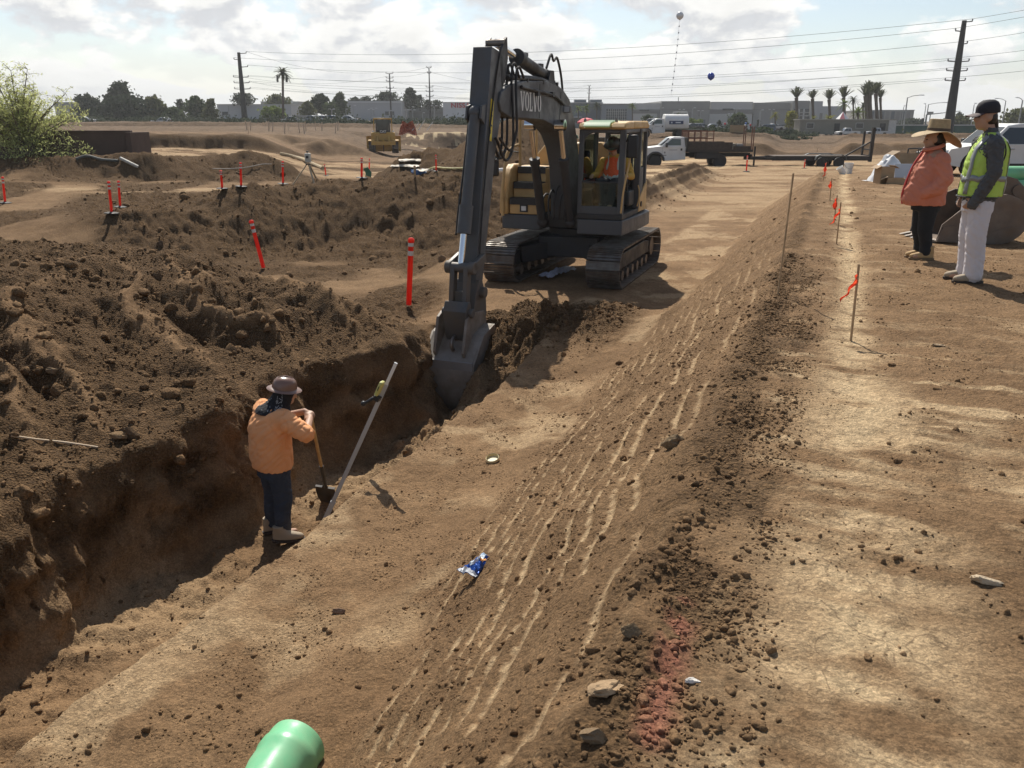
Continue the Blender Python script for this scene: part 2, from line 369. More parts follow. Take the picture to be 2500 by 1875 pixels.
    spill = np.exp(-((u - 12.5) / 1.5) ** 2 - ((v + 3.4) / .85) ** 2) * (1 - ins)
    z = lev * (1 - ins) + np.minimum(floor, lev + .5) * ins + spill * (.24 + .07 * n_lump)
    # --- the sloped side and the upper plateau on the right
    pl = sst(te, cr, v) ; pend = 1 - sst(31.5, 37, y + 1.2 * n_big)
    s_lin = np.clip((v - te) / (cr - te), 0, 1); pl = .72 * s_lin + .28 * pl
    plat = -.012 * np.maximum(0, u - 12) + .016 * n_big + .007 * n_mid + .022 * np.exp(-((v - cr - .06) / .14) ** 2) * (1 + 1.1 * n_lump)
    plat = plat - .025 * np.exp(-((v - .27) / .2) ** 2) * sst(4, 6, u)
    z = z * (1 - pl * pend) + plat * pl * pend
    slope = s_lin * (1 - s_lin) * 4
    slope = np.clip(slope * 2.2, 0, 1) * pend * sst(.0, .08, s_lin)
    # track-walking marks: broken smooth shelves running along the slope
    fq = (v - cr + .010 * fbm(u, v, 1.1, 3, 41) + .004 * n_fine) / .122
    saw = fq - np.floor(fq)
    brk = fbm(u * .20, np.floor(fq) * 3.7, .32, 4, 42, .6); mk = sst(-.22, .10, brk) * sst(.02, .10, s_lin) * (1 - .6 * sst(10, 22, u))
    shelf = sst(.64, .72, saw + .10 * n_fine) * (1 - sst(.82, .94, saw + .10 * n_mid)) * mk * slope
    z = z + slope * (.044 * (saw - .5) * -1.2 * (.35 + .65 * mk) * (1 - .6 * sst(12, 24, u)) + (.014 * n_lump + .010 * n_fine) * (1 - shelf))
    # --- roughness by zone
    loose_m = sst(-.35, .25, w) * A * near * (v < -4.5)
    loose_f = fill * ins + spill
    t_ = x / np.maximum(y, 1); gate = np.maximum((1 - sst(-7.5, -5.5, v)) * sst(12.5, 14.5, u), y > 66)
    nz9 = fbm(x, y, 5.0, 4, 51)
    m2 = sst(22.0, 23.4, y + .6 * nz9) * (1 - sst(31.0, 34.0, y + 1.2 * nz9)) * sst(-.56, -.46, t_ + .03 * nz9)
    m3 = sst(39.0, 40.2, y + .8 * nz9) * (1 - sst(43.5, 47.0, y + 1.5 * nz9)) * (1 - sst(-.27, -.22, t_ + .01 * nz9))
    lo = sst(33.5, 35, y) * (1 - sst(36, 37.5, y + .6 * nz9)) * (1 - sst(-.36, -.28, t_)) * sst(-.2, .2, nz9 + .1)
    bank = np.maximum(sst(67.0, 68.5, y + .8 * nz9) * (1 - sst(71.5, 75, y + nz9)), sst(144, 147, y) * (1 - sst(151, 156, y))) * (t_ < -.0)
    bank = np.maximum(bank, sst(73.0, 74.2, y) * (1 - sst(77, 79, y)) * (t_ > .12)); bank = np.maximum(bank, sst(97, 98, y) * (1 - sst(101, 104, y)) * (t_ > .12))
    hole = np.exp(-((x + 4.6) / 2.6) ** 2 - ((y - 43.5) / 3.2) ** 2); hill = np.maximum(0, 1 - np.sqrt((x - .75) ** 2 / 34 + (y - 43.0) ** 2 / 46))
    misc = sst(-.1, .5, nz9) * .7 * (y < 60)
    mid_l = np.clip(np.maximum.reduce([m2, m3 * .9, lo * .8, bank * .9, hole * 1.1, sst(0, .15, hill), misc]), 0, 1) * gate
    back = sst(10.5, 12.5, u) * (1 - sst(13, 16, u)) * (1 - sst(-7.2, -6.0, v)) * .8
    mid_l = np.maximum(mid_l, back)
    wA, wB, wC = worley(x, y, .30, 81), worley(x, y, .12, 82), worley(x, y, .055, 83, .2, .55)
    wD = worley(x, y, .75, 84)
    z = z + loose_m * (.032 * n_lump + .075 * wA + .045 * wB + .016 * wC + .012 * n_fine) + loose_f * (.09 * wA + .05 * wB + .02 * wC + .02 * n_fine)
    z = z + gate * (y < 70) * (.05 * fbm(x, y, 1.1, 4, 75) + .035 * wA) + m3 * gate * .22 * fbm(x, y, 2.4, 4, 76)
    z = z + sst(28, 60, y) * (.07 * fbm(x, y, 2.2, 4, 68) + .10 * fbm(x * .4, y, 5.0, 3, 69)) * np.where(y > 170, 0, 1) * (1 - .6 * pend * pl)
    z = z + mid_l * np.clip(1.5 - y / 60, 0, 1) * (.20 * n_far * (u < 60) + .06 * n_lump + .14 * wA + .08 * wD)
    crumb = sst(-.15, .45, fbm(x, y, .55, 3, 85) + .25 * fbm(x, y, 2.5, 2, 86))
    z = z + rb * .02 * n_lump
    z = z + slope * (1 - shelf) * (.028 * wB + .013 * wC) * (.35 + .65 * crumb)
    flat_ = np.clip(1 - loose_m - loose_f - slope - mid_l, 0, 1)
    z = z + flat_ * (.006 * n_fine * np.clip(20 / np.maximum(y, 1), 0, 1) + .006 * n_mid + (crumb * np.clip(1.3 - y / 25, 0, 1) * (.024 * wB + .012 * wC) + .006 * wC) + .007 * fbm(u * 1.0, v, .12, 3, 87))
    wall = np.clip(4 * ins * (1 - ins), 0, 1)
    z = z + wall * (.03 * n_mid)
    # --- colour zones
    stripe_n = fbm(u * 4.2 + v * .4, v * 1.0, 1.1, 5, 61, .6)        # streaks laid across by turning tracks
    pp = fbm(x, y, 1.5, 5, 62, .55)
    swd = .15 + .19 * (1 - sst(4.2, 7.5, u))
    strip = np.exp(-(np.abs(v - .25 - .05 * n_mid - .07 * pp) / swd) ** 2.6) * sst(.9, 1.6, u) * pend
    pale = 1.0 * strip * sst(-.85, .10, .8 * stripe_n + .5 * pp + .12 - .4 * crumb)
    pale = np.maximum(pale, .85 * sst(.22, .62, stripe_n + .25 * pp) * pl * pend * sst(3.2, 4.0, u) * (1 - sst(6.0, 7.5, u)) * sst(-.35, -.15, v) * (1 - sst(1.0, 1.6, v)))
    blot = 1.2 * np.exp(-(((u - 2.1) / .6) ** 2 + ((v + .0) / .17) ** 2)) + .7 * np.exp(-(((u - 3.5) / .5) ** 2 + ((v - .42) / .35) ** 2)) + .5 * np.exp(-(((u - 4.6) / .5) ** 2 + ((v - .9) / .35) ** 2))
    pale = np.maximum(pale, 1.0 * np.clip(blot * 1.3, 0, 1) * sst(-.35, .35, .55 * stripe_n + .6 * pp + .10 - .35 * crumb))
    pale = np.maximum(pale, .30 * pl * pend * (v > cr + .25) * sst(.1, .7, .75 * stripe_n + .45 * pp - .5 * crumb + .15))
    pale = np.maximum(pale, .85 * shelf * (1 - .8 * sst(7, 15, u)))
    pale = np.maximum(pale, np.clip(flat_ * (1 - pl) * sst(-.25, .6, pp - .5 * crumb + .1) * .55 * sst(-4.2, -3.9, v) * (1 - sst(-2.3, -2.0, v)) * (u < 40), 0, 1))
    pale = np.maximum(pale, .30 * ins * (1 - fill) * sst(-.2, .5, pp))
    path = np.clip(1 - mid_l, 0, 1) * sst(11.5, 14, u) * sst(-.5, .35, fbm(x, y * 3.0, 6.0, 4, 63))
    pale = np.maximum(pale, np.where(y < 66, .10 + .42 * np.exp(-((y - 34.8 - .9 * fbm(x, y, 8.0, 2, 74)) / 1.2) ** 2) + .40 * sst(46, 49, y), -.0 + .45 * sst(.15, .6, fbm(x * .25, y, 9.0, 3, 67))) * path * (1 - sst(130, 150, y)) * (1 - sst(-7.5, -6, v)) + .5 * path * sst(26, 34, y) * (1 - sst(72, 78, y)) * sst(-6, 0, x))
    # the straw-coloured sand face of the far pit and the dusty tops of the banks
    dune = sst(105, 110, y) * (1 - sst(116, 119, y)) * (x > -14) * (x < -3.5)
    pale = np.maximum(pale, 1.25 * dune * sst(-.5, .3, fbm(x * 2, y, 3.0, 4, 64)))
    loose = np.clip(loose_m * (.9 - .75 * sst(.55, .95, spur) * np.exp(-((w - 2.2) / 2.2) ** 2)) + loose_f * 1.0 + mid_l * 1.0 + .6 * np.exp(-((v - cr - .08) / .18) ** 2) * pend * sst(-.3, .4, n_mid + .4) + .32 * slope * (1 - shelf) + rb * .8 + .38 * gate * (y < 64) + .55 * wall * sst(-.4, .5, fbm(u, z * 2, .6, 4, 73)), 0, 1)
    loose = loose * (1 - .8 * pale)
    dz = sst(cr + .02, cr + .14, v) * (1 - sst(-.18, .06, v + .10 * n_mid + .05 * n_big)) * sst(2.0, 2.8, u) * (1 - .55 * sst(8, 13, u)) * pend
    loose = np.maximum(loose, .62 * dz * sst(-.45, .35, fbm(u * .7, v * 1.5, .5, 4, 78) + .05) * (1 - .7 * pale))
    loose = np.maximum(loose, (.20 * flat_ * crumb * (1 - pale) + .26 * pl * pend * (v > cr + .1) * sst(-.1, .7, .6 * fbm(u * 1.7, v * .8, .7, 4, 66) - .6 * strip - .3 * blot)) * np.clip(1.6 - y / 30, .3, 1))
    red = sst(62, 95, y)
    pu = at_z(1672, 1480, 0); pv = at_z(1590, 1800, 0); a = np.array(xy2uv(pu.x, pu.y)); b = np.array(xy2uv(pv.x, pv.y)); d = b - a; l2 = (d * d).sum()
    tt = ((u - a[0]) * d[0] + (v - a[1]) * d[1]) / l2; tc_ = np.clip(tt, 0, 1)
    dist = np.hypot(u - a[0] - tc_ * d[0], v - a[1] - tc_ * d[1])
    paint = np.exp(-(dist / .055) ** 2) * sst(-.6, .2, n_fine + .6 * n_mid + .25)
    return z, pale, loose, red, paint, dict(ins=ins, loose_m=loose_m, loose_f=loose_f, slope=slope, pl=pl * pend, mid=mid_l, wall=wall, x=x, y=y, shelf=shelf)
def ground_z(x, y):
    u, v = xy2uv(np.array([float(x)]), np.array([float(y)])); return float(terrain(u, v)[0][0])

def steps(segs):
    out = [segs[0][0]]
    for (a, b, s0, s1) in segs:
        p = a
        while p < b - 1e-6:
            f = (p - a) / (b - a); p += s0 + (s1 - s0) * f; out.append(min(p, b))
    return np.array(out)
def build_ground():
    U = steps([(-30, -4, 4, 1), (-4, 1.2, .5, .06), (1.2, 8.5, .024, .03), (8.5, 17, .033, .06), (17, 34, .06, .13), (34, 80, .14, .45), (80, 170, .5, 1.6), (170, 620, 4, 40), (620, 1220, 100, 300)])
    Vn = steps([(-6.9, -5.4, .03, .018), (-5.4, -4.1, .03, .03), (-4.1, -3.5, .014, .014), (-3.5, 1.5, .024, .024), (1.5, 3.2, .026, .03)])
    kl = np.linspace(0, 1, 360) ** 1.25
    kr = np.linspace(0, 1, 90) ** 1.3
    nu = len(U)
    Wl = np.maximum(7.5, 1.38 * U + 1.0); Wr = np.maximum(4.5, .26 * U + 2)
    ext = np.array([1.15, 1.5, 2.0])
    left = -6.9 - np.outer(Wl, np.concatenate([ext[::-1], kl[1:][::-1]]))
    left[:, :3] -= np.array([300, 60, 0.])[None, :]
    right = 3.2 + np.outer(Wr, np.concatenate([kr[1:], ext])); right[:, -3:] += np.array([0, 60, 300.])[None, :]
    V = np.concatenate([left, np.repeat(Vn[None, :], nu, 0), right], 1); nv = V.shape[1]
    UU = np.repeat(U[:, None], nv, 1)
    z, pale, loose, red, paint, zn = terrain(UU, V)
    x, y = zn['x'], zn['y']
    # crumbling on the trench walls: push the steep faces in and out
    push = zn['wall'] * np.where(V > -5, np.clip(1 - (U[:, None] - 8.6) / 1.0, 0, 1), 1) * (.13 * fbm(UU * 1.0, z * 1.6, .5, 4, 71, .6) + .05 * fbm(UU, z * 2.0, .16, 3, 72, .6, True))
    ux, uy = CS, -SN
    x = x + push * ux; y = y + push * uy
    print('ground', nu, nv, nu * nv)
    co = np.stack([x, y, z], -1).reshape(-1, 3).astype(np.float32)
    i = np.arange(nu - 1)[:, None] * nv + np.arange(nv - 1)[None, :]
    q = np.stack([i, i + 1, i + nv + 1, i + nv], -1).reshape(-1, 4)[:, ::-1]
    me = bpy.data.meshes.new('ground'); nq = len(q)
    me.vertices.add(len(co)); me.vertices.foreach_set('co', co.ravel())
    me.loops.add(nq * 4); me.loops.foreach_set('vertex_index', q.ravel().astype(np.int32))
    me.polygons.add(nq); me.polygons.foreach_set('loop_start', np.arange(0, nq * 4, 4, dtype=np.int32))
    me.update(calc_edges=True)
    me.polygons.foreach_set('use_smooth', np.ones(nq, bool))
    at = me.color_attributes.new('zone', 'FLOAT_COLOR', 'POINT')
    at.data.foreach_set('color', np.stack([np.clip(pale, 0, 1.3), loose, red, paint], -1).reshape(-1).astype(np.float32))
    o = bpy.data.objects.new('ground', me); C.objects.link(o); o['kind'] = 'structure'
    me.materials.append(soil_mat())
    return o
def soil_mat(name='soil', clod=False):
    m = bpy.data.materials.new(name); m.use_nodes = True; nt = m.node_tree; b = nt.nodes['Principled BSDF']; N = nt.nodes.new; L = nt.links.new
    b.inputs['Roughness'].default_value = .95; b.inputs['Specular IOR Level'].default_value = .15
    geo = N('ShaderNodeNewGeometry')
    def noise(sc, det, rough=.6):
        n = N('ShaderNodeTexNoise'); n.inputs['Scale'].default_value = sc; n.inputs['Detail'].default_value = det; n.inputs['Roughness'].default_value = rough
        L(geo.outputs['Position'], n.inputs['Vector']); return n.outputs['Fac']
    def mr(v, a, b_, c, d):
        n = N('ShaderNodeMapRange')
        for k, q in enumerate((a, b_, c, d)): n.inputs[k + 1].default_value = q
        L(v, n.inputs[0]); return n.outputs[0]
    def mix(f, a, b_, mode='MIX'):
        n = N('ShaderNodeMix'); n.data_type = 'RGBA'; n.blend_type = mode
        if isinstance(f, (int, float)): n.inputs[0].default_value = f
        else: L(f, n.inputs[0])
        for k, q in ((6, a), (7, b_)):
            if isinstance(q, tuple): n.inputs[k].default_value = (*q, 1)
            else: L(q, n.inputs[k])
        return n.outputs[2]
    va = N('ShaderNodeVertexColor'); va.layer_name = 'zone'; sp = N('ShaderNodeSeparateColor'); L(va.outputs['Color'], sp.inputs[0])
    pale, loose, red, paint = sp.outputs[0], sp.outputs[1], sp.outputs[2], va.outputs['Alpha']
    nA, nB, nC = noise(1.3, 10, .66), noise(14, 8, .74), noise(130, 5, .75)
    def brk(sock, a, b_, amt):                         # soil patches end in crumbs, not in soft gradients
        n = N('ShaderNodeMath'); n.operation = 'MULTIPLY_ADD'; L(nB, n.inputs[0]); n.inputs[1].default_value = amt; L(sock, n.inputs[2]); return mr(n.outputs[0], a + amt * .5, b_ + amt * .5, 0, 1)
    loose0 = loose
    if not clod:
        loose = brk(loose, .25, .75, .9)
    base = mix(mr(nA, .35, .65, 0, 1), (.182, .110, .057), (.280, .176, .094))
    pl2 = N('ShaderNodeMath'); pl2.operation = 'MULTIPLY'; L(pale, pl2.inputs[0]); L(mr(nB, .3, .62, .55, 1.1), pl2.inputs[1]); pl2.use_clamp = True
    base = mix(pl2.outputs[0], base, (.56, .41, .245))
    base = mix(mr(loose, 0, 1, 0, .92), base, mix(mr(nB, .3, .7, 0, 1), (.100, .059, .029), (.175, .107, .053)))
    base = mix(red, base, mix(mr(nA, .4, .6, 0, 1), (.100, .066, .040), (.170, .112, .068)))
    base = mix(mr(pale, .9, 1.2, 0, .8), base, (.60, .47, .29))
    base = mix(mr(paint, .1, 1, 0, .36), base, (.56, .17, .14))
    base = mix(1.0, base, mix(mr(nC, .3, .7, 0, 1), (.56, .56, .56), (1.40, 1.39, 1.37)), 'MULTIPLY')
    base = mix(1.0, base, mix(mr(nB, .3, .7, 0, 1), (.82, .82, .82), (1.16, 1.16, 1.16)), 'MULTIPLY')
    gv = N('ShaderNodeTexVoronoi'); gv.inputs['Scale'].default_value = 70; L(geo.outputs['Position'], gv.inputs['Vector']); gsp = N('ShaderNodeSeparateColor'); L(gv.outputs['Color'], gsp.inputs[0])
    base = mix(mr(loose, 0, 1, .55, .9), base, mix(1.0, base, mix(gsp.outputs[0], (.62, .62, .62), (1.38, 1.36, 1.32)), 'MULTIPLY'))
    # fine cracks in the dried mud
    vo = N('ShaderNodeTexVoronoi'); vo.feature = 'DISTANCE_TO_EDGE'; vo.inputs['Scale'].default_value = 3.2
    wp = N('ShaderNodeTexNoise'); wp.inputs['Scale'].default_value = 5; L(geo.outputs['Position'], wp.inputs['Vector'])
    va2 = N('ShaderNodeVectorMath'); va2.operation = 'MULTIPLY_ADD'; va2.inputs[1].default_value = (.25, .25, .25); L(wp.outputs['Color'], va2.inputs[0]); L(geo.outputs['Position'], va2.inputs[2]); L(va2.outputs[0], vo.inputs['Vector'])
    crk = mr(vo.outputs['Distance'], 0, .018, 1, 0)
    cm = N('ShaderNodeMath'); cm.operation = 'MULTIPLY'; L(crk, cm.inputs[0]); L(mr(pale, .35, .7, 0, .55), cm.inputs[1])
    if not clod: base = mix(cm.outputs[0], base, (.10, .065, .04))
    L(base, b.inputs['Base Color'])
    gr = N('ShaderNodeTexVoronoi'); gr.inputs['Scale'].default_value = 46; gr.inputs['Randomness'].default_value = 1; L(geo.outputs['Position'], gr.inputs['Vector'])
    gg = N('ShaderNodeMath'); gg.operation = 'MULTIPLY'; L(mr(gr.outputs['Distance'], 0, .8, 1, 0), gg.inputs[0]); L(mr(loose, 0, 1, .35, .9), gg.inputs[1])
    h = N('ShaderNodeMath'); h.operation = 'MULTIPLY_ADD'; L(nB, h.inputs[0]); h.inputs[1].default_value = 1.0
    h2 = N('ShaderNodeMath'); h2.operation = 'MULTIPLY'; L(noise(75, 8, .8), h2.inputs[0]); h2.inputs[1].default_value = .75; L(h2.outputs[0], h.inputs[2])
    bp = N('ShaderNodeBump'); bp.inputs['Distance'].default_value = .042 if not clod else .012; bp.inputs['Strength'].default_value = .8
    L(mr(loose, 0, 1, .7, 1.0), bp.inputs['Strength'])
    hh = N('ShaderNodeMath'); hh.operation = 'ADD'; L(h.outputs[0], hh.inputs[0]); L(gg.outputs[0], hh.inputs[1]); L(hh.outputs[0], bp.inputs['Height']); L(bp.outputs[0], b.inputs['Normal'])
    return m
def clod_template(seed, sub=2):
    bm = bmesh.new(); bmesh.ops.create_icosphere(bm, subdivisions=sub, radius=1.0); rng = random.Random(seed)
    v = np.array([p.co[:] for p in bm.verts]); f = np.array([[q.index for q in t.verts] for t in bm.faces]); bm.free()
    n = gnoise(v[:, 0] * 1.3 + seed * 7.1, v[:, 1] * 1.3 + v[:, 2] * 2.1, seed) * .32 + gnoise(v[:, 0] * 3 + seed, v[:, 2] * 3 - v[:, 1] * 2, seed + 5) * .2 + gnoise(v[:, 0] * 6 + seed, v[:, 2] * 6 - v[:, 1] * 5, seed + 8) * .10
    v = v * (1 + n)[:, None]
    for k in range(7):                               # broken faces
        d = np.array([rng.gauss(0, 1) for _ in range(3)]); d /= np.linalg.norm(d); lim = rng.uniform(.45, .8); e = v @ d; v = v - np.outer(np.maximum(e - lim, 0) * .9, d)
    v[:, 2] *= rng.uniform(.6, .9); v[:, 1] *= rng.uniform(.65, 1.0)
    return v, f
def build_clods():
    rng = np.random.default_rng(3)
    P = []
    def zone(n, ur, vr, smin, smax, key, pw=2.6, dark=.8, thr=.3):
        u = rng.uniform(*ur, n); v = rng.uniform(*vr, n)
        z, pale, loose, red, paint, zn = terrain(u, v)
        wt = key(zn, u, v); keep = rng.uniform(0, 1, n) < wt
        s = smin * (1 - rng.uniform(0, 1, n)) ** (-1 / pw); s = np.minimum(s, smax)
        pr = paint > .3
        for k in np.nonzero(keep)[0]: P.append((zn['x'][k], zn['y'][k], z[k], s[k], max(dark * rng.uniform(.4, 1.0), loose[k] * .8) * (1 - .5 * paint[k]), pale[k] * .3 if not pr[k] else 0, paint[k] * .8))
    clump = lambda u, v, sd, t: sst(t, t + .5, fbm(u, v, .45, 3, sd))
    zone(22000, (1.2, 10), (-2.5, -.25), .005, .026, lambda q, u, v: q['slope'] * (1 - q['shelf']) * .6 * (.3 + clump(u, v, 91, -.2)), 2.7, .35)
    zone(12000, (.9, 11), (-.75, .35), .0055, .027, lambda q, u, v: np.exp(-((v - crest(u) - .10) / .20) ** 2) * clump(u, v, 92, -.45), 2.4, .62)
    zone(30000, (.8, 13), (-.4, 4.6), .0045, .026, lambda q, u, v: .7 * clump(u * .6, v * 1.3, 93, -.15), 2.9, .32)
    zone(20000, (1.3, 10), (-.5, .1), .0050, .022, lambda q, u, v: sst(crest(u), crest(u) + .1, v) * (1 - sst(-.2, .05, v)) * clump(u, v, 98, -.35), 2.9, .5)
    zone(20000, (1.2, 10), (-3.75, -2.0), .0045, .028, lambda q, u, v: .75 * clump(u, v, 94, -.15) * (1 - q['ins']), 2.9, .30)
    zone(30000, (1.5, 13.5), (-15, -5.9), .013, .105, lambda q, u, v: q['loose_m'] * (.2 + clump(u, v, 95, -.3)), 2.7, .85)
    zone(9000, (9.3, 14), (-5.9, -2.8), .010, .075, lambda q, u, v: np.clip(q['loose_f'] * 1.2, 0, 1) * .9, 2.6, .95)
    zone(4000, (2, 10.5), (-5.9, -3.9), .009, .065, lambda q, u, v: q['ins'] * .4 * (1 - q['wall']), 2.5, .6)
    zone(16000, (13, 38), (-40, -7), .025, .17, lambda q, u, v: q['mid'] * .7, 2.7, .9)
    zone(1800, (28, 52), (-9, -5), .025, .10, lambda q, u, v: .5 * np.exp(-((v + 6.6) / 1.1) ** 2), 2.6, .8)
    zone(6000, (10, 30), (-2.7, 6), .010, .06, lambda q, u, v: .45 * clump(u, v, 97, -.2), 2.7, .6)
    big = [clod_template(k, 3) for k in range(6)]; mid_ = [clod_template(40 + k, 2) for k in range(6)]; small = [clod_template(20 + k, 1) for k in range(8)]
    VS, FS, CS_ = [], [], []; off = 0
    for (x, y, z, s, lo, pa, pt) in P:
        d = math.hypot(x, y); T = big if s / d > .009 else mid_ if s / d > .0035 else small
        v, f = T[rng.integers(len(T))]
        a = rng.uniform(0, 6.28); c, s_ = math.cos(a), math.sin(a)
        vx = v[:, 0] * c - v[:, 1] * s_; vy = v[:, 0] * s_ + v[:, 1] * c
        VS.append(np.stack([vx * s + x, vy * s + y, v[:, 2] * s + z + s * .12], -1)); FS.append(f + off); off += len(v)
        CS_.append(np.repeat(np.array([[pa, lo, 1.0 if y > 70 else 0, pt]]), len(v), 0))
    V = np.concatenate(VS).astype(np.float32); F = np.concatenate(FS).astype(np.int32); Cc = np.concatenate(CS_).astype(np.float32)
    print('clods', len(P), len(V))
    me = bpy.data.meshes.new('dirt_clods'); me.vertices.add(len(V)); me.vertices.foreach_set('co', V.ravel())
    me.loops.add(F.size); me.loops.foreach_set('vertex_index', F.ravel()); me.polygons.add(len(F)); me.polygons.foreach_set('loop_start', np.arange(0, F.size, 3, dtype=np.int32))
    me.update(calc_edges=True)
    at = me.color_attributes.new('zone', 'FLOAT_COLOR', 'POINT'); at.data.foreach_set('color', Cc.ravel())
    o = bpy.data.objects.new('dirt_clods', me); C.objects.link(o); me.materials.append(soil_mat('clod_soil', True))
    tag(o, 'loose clods and crumbs of soil strewn over the ground', 'soil', kind='stuff')
# ------------------------------------------------------------------ shared paints
YEL = mat('machine_yellow', (.60, .385, .155), .42, var=.06, sc=3, dirt=.35, dirtcol=(.30, .20, .11), dsc=2.6)
GRY = mat('machine_grey', (.082, .087, .094), .45, var=.10, sc=3, dirt=.45, dirtcol=(.10, .085, .065), dsc=3)
GRYD = mat('machine_charcoal', (.030, .031, .034), .5, var=.15, sc=4, dirt=.4, dirtcol=(.085, .065, .045), dsc=3)
STEEL = mat('worn_steel', (.23, .21, .19), .42, metal=.75, var=.2, sc=6, dirt=.65, dirtcol=(.22, .15, .09), dsc=4)
TRK = mat('track_steel', (.16, .145, .13), .42, metal=.55, var=.25, sc=8, dirt=.75, dirtcol=(.15, .105, .068), dsc=3)
CHROME = mat('chrome', (.75, .76, .78), .12, metal=1, var=.03)
RUB = mat('black_rubber', (.018, .018, .019), .6, var=.2, dirt=.3, dirtcol=(.12, .085, .055))
BLK = mat('black_plastic', (.02, .02, .021), .45, var=.1)
WHT = mat('white_paint', (.72, .72, .70), .4, var=.04, dirt=.25, dirtcol=(.45, .38, .29), dsc=2)
GLS = glass('cab_glass', (.72, .80, .74), .8)
GLD = glass('dark_glass', (.10, .12, .12), .5)
STAINED = mat('bucket_steel', (.25, .225, .195), .5, metal=.1, var=.2, sc=5, dirt=.75, dirtcol=(.16, .11, .07), dsc=2.2)

def translucent(name, col, f=.45):
    m = mat(name, col, .45, var=.05, sc=6); nt = m.node_tree; b = nt.nodes['Principled BSDF']; out = [n for n in nt.nodes if n.type == 'OUTPUT_MATERIAL'][0]
    t = nt.nodes.new('ShaderNodeBsdfTranslucent'); t.inputs[0].default_value = (*col, 1); mx = nt.nodes.new('ShaderNodeMixShader'); mx.inputs[0].default_value = f
    nt.links.new(b.outputs[0], mx.inputs[1]); nt.links.new(t.outputs[0], mx.inputs[2]); nt.links.new(mx.outputs[0], out.inputs[0]); return m
def excavator():
    yaw = math.atan2(-CS, -SN) - R(.2)
    x, y = uv2xy(17.3, -4.98)
    t = thing('excavator', 'yellow and grey tracked excavator digging the trench with its arm hanging straight down', 'excavator', (x, y, -1.5), yaw)
    # --- undercarriage
    m = MB(); m.box((0, 0, .62), (1.5, 1.25, .42)); m.prism([(-.75, .45), (.75, .45), (.55, .85), (-.55, .85)], -.7, .7)
    for sx in (-1, 1):
        for sy in (-1, 1): m.bar((sx * .45, sy * .45, .55), (sx * 1.05, sy * 1.0, .48), .42, .34)
    m.cyl((0, 0, .8), (0, 0, .98), .62, n=28)
    m.build('car_body', GRYD, t, bevel=.02)
    for sy in (-1, 1):
        yc = sy * 1.06; r = .37; L_ = 1.58
        per = 4 * L_ + 2 * math.pi * r; n = 52
        def pt(s):
            s = s % per
            if s < 2 * L_: return (-L_ + s, .40 + r), (1, 0)
            s -= 2 * L_
            if s < math.pi * r: a = math.pi / 2 - s / r; return (L_ + r * math.cos(a), .40 + r * math.sin(a)), (math.sin(a), -math.cos(a))
            s -= math.pi * r
            if s < 2 * L_: return (L_ - s, .40 - r), (-1, 0)
            s -= 2 * L_; a = -math.pi / 2 - s / r
            return (-L_ + r * math.cos(a), .40 + r * math.sin(a)), (math.sin(a), -math.cos(a))
        tr = MB(); pw = per / n
        for k in range(n):
            (px, pz), (tx, tz) = pt(k * pw)
            nx, nz = -tz, tx                          # outward
            rot = Matrix(((tx, 0, nx), (0, 1, 0), (tz, 0, nz)))
            sag = 0
            tr.box((px, yc, pz), (pw * .96, .66, .022), rot)
            for q in (-.38, 0, .38): tr.box((px + tx * q * pw + nx * .022, yc, pz + tz * q * pw + nz * .022), (.016, .66, .024), rot)
            tr.box((px - nx * .05, yc, pz - nz * .05), (pw * .8, .16, .08), rot)
        to = tr.build('track', TRK, t, smooth=False)
        fm = MB(); fm.prism([(-1.55, .30), (1.45, .30), (1.45, .52), (1.0, .60), (-1.0, .60), (-1.55, .52)], yc - .17, yc + .17)
        fm.build('track_frame', GRYD, t, bevel=.015)
        w_ = MB(); w_.cyl((L_, yc - .10, .40), (L_, yc + .10, .40), .33, n=24); w_.cyl((L_, yc - .16, .40), (L_, yc + .16, .40), .12, n=14); w_.build('idler_wheel', STEEL, t)
        w_ = MB()
        for k in range(18):
            a = 2 * math.pi * k / 18; w_.box((-L_ + .31 * math.cos(a), yc, .40 + .31 * math.sin(a)), (.07, .09, .07), (0, -a, 0))
        w_.cyl((-L_, yc - .05, .40), (-L_, yc + .05, .40), .29, n=24); w_.cyl((-L_, yc - .2, .40), (-L_, yc + .2, .40), .20, n=18); w_.build('sprocket', STEEL, t)
        for k in range(6):
            w_ = MB(); xx = -1.1 + k * .44; w_.cyl((xx, yc - .19, .17), (xx, yc + .19, .17), .10, n=14); w_.cyl((xx, yc - .08, .17), (xx, yc + .08, .17), .13, n=14); w_.build('track_roller', STEEL, t)
    # --- house
    tail = [(1.58 * math.cos(R(a)), 1.52 * math.sin(R(a))) for a in range(118, 243, 9)]
    pl = [(1.36, 1.26), (.0, 1.34)] + tail + [(.3, -1.36), (1.02, -1.34), (1.06, -.50), (.55, -.48), (.55, .33), (1.36, .36)]
    m = MB(); m.prism(pl, .98, 1.27, 'xy'); m.build('platform', GRY, t, bevel=.02)
    cw = [(-.74, 1.20)] + [(1.55 * math.cos(R(a)), 1.49 * math.sin(R(a))) for a in range(127, 245, 8)] + [(-.35, -1.40)]
    m = MB(); m.prism(cw, 1.275, 2.08, 'xy'); m.build('counterweight', YEL, t, bevel=.04)
    m = MB(); m.prism([(-1.28, 2.085), (-1.28, 2.22), (-.92, 2.62), (.30, 2.66), (.62, 2.30), (.62, 2.085)], -1.42, -.48, 'yz')
    hood = m.build('engine_hood', YEL, t, bevel=.035)
    m = MB(); m.box((-.40, -.2, 2.35), (.10, .9, .12)); m.box((-.9, .2, 2.70), (.16, .16, .10)); m.build('hood_latch', GRY, hood)
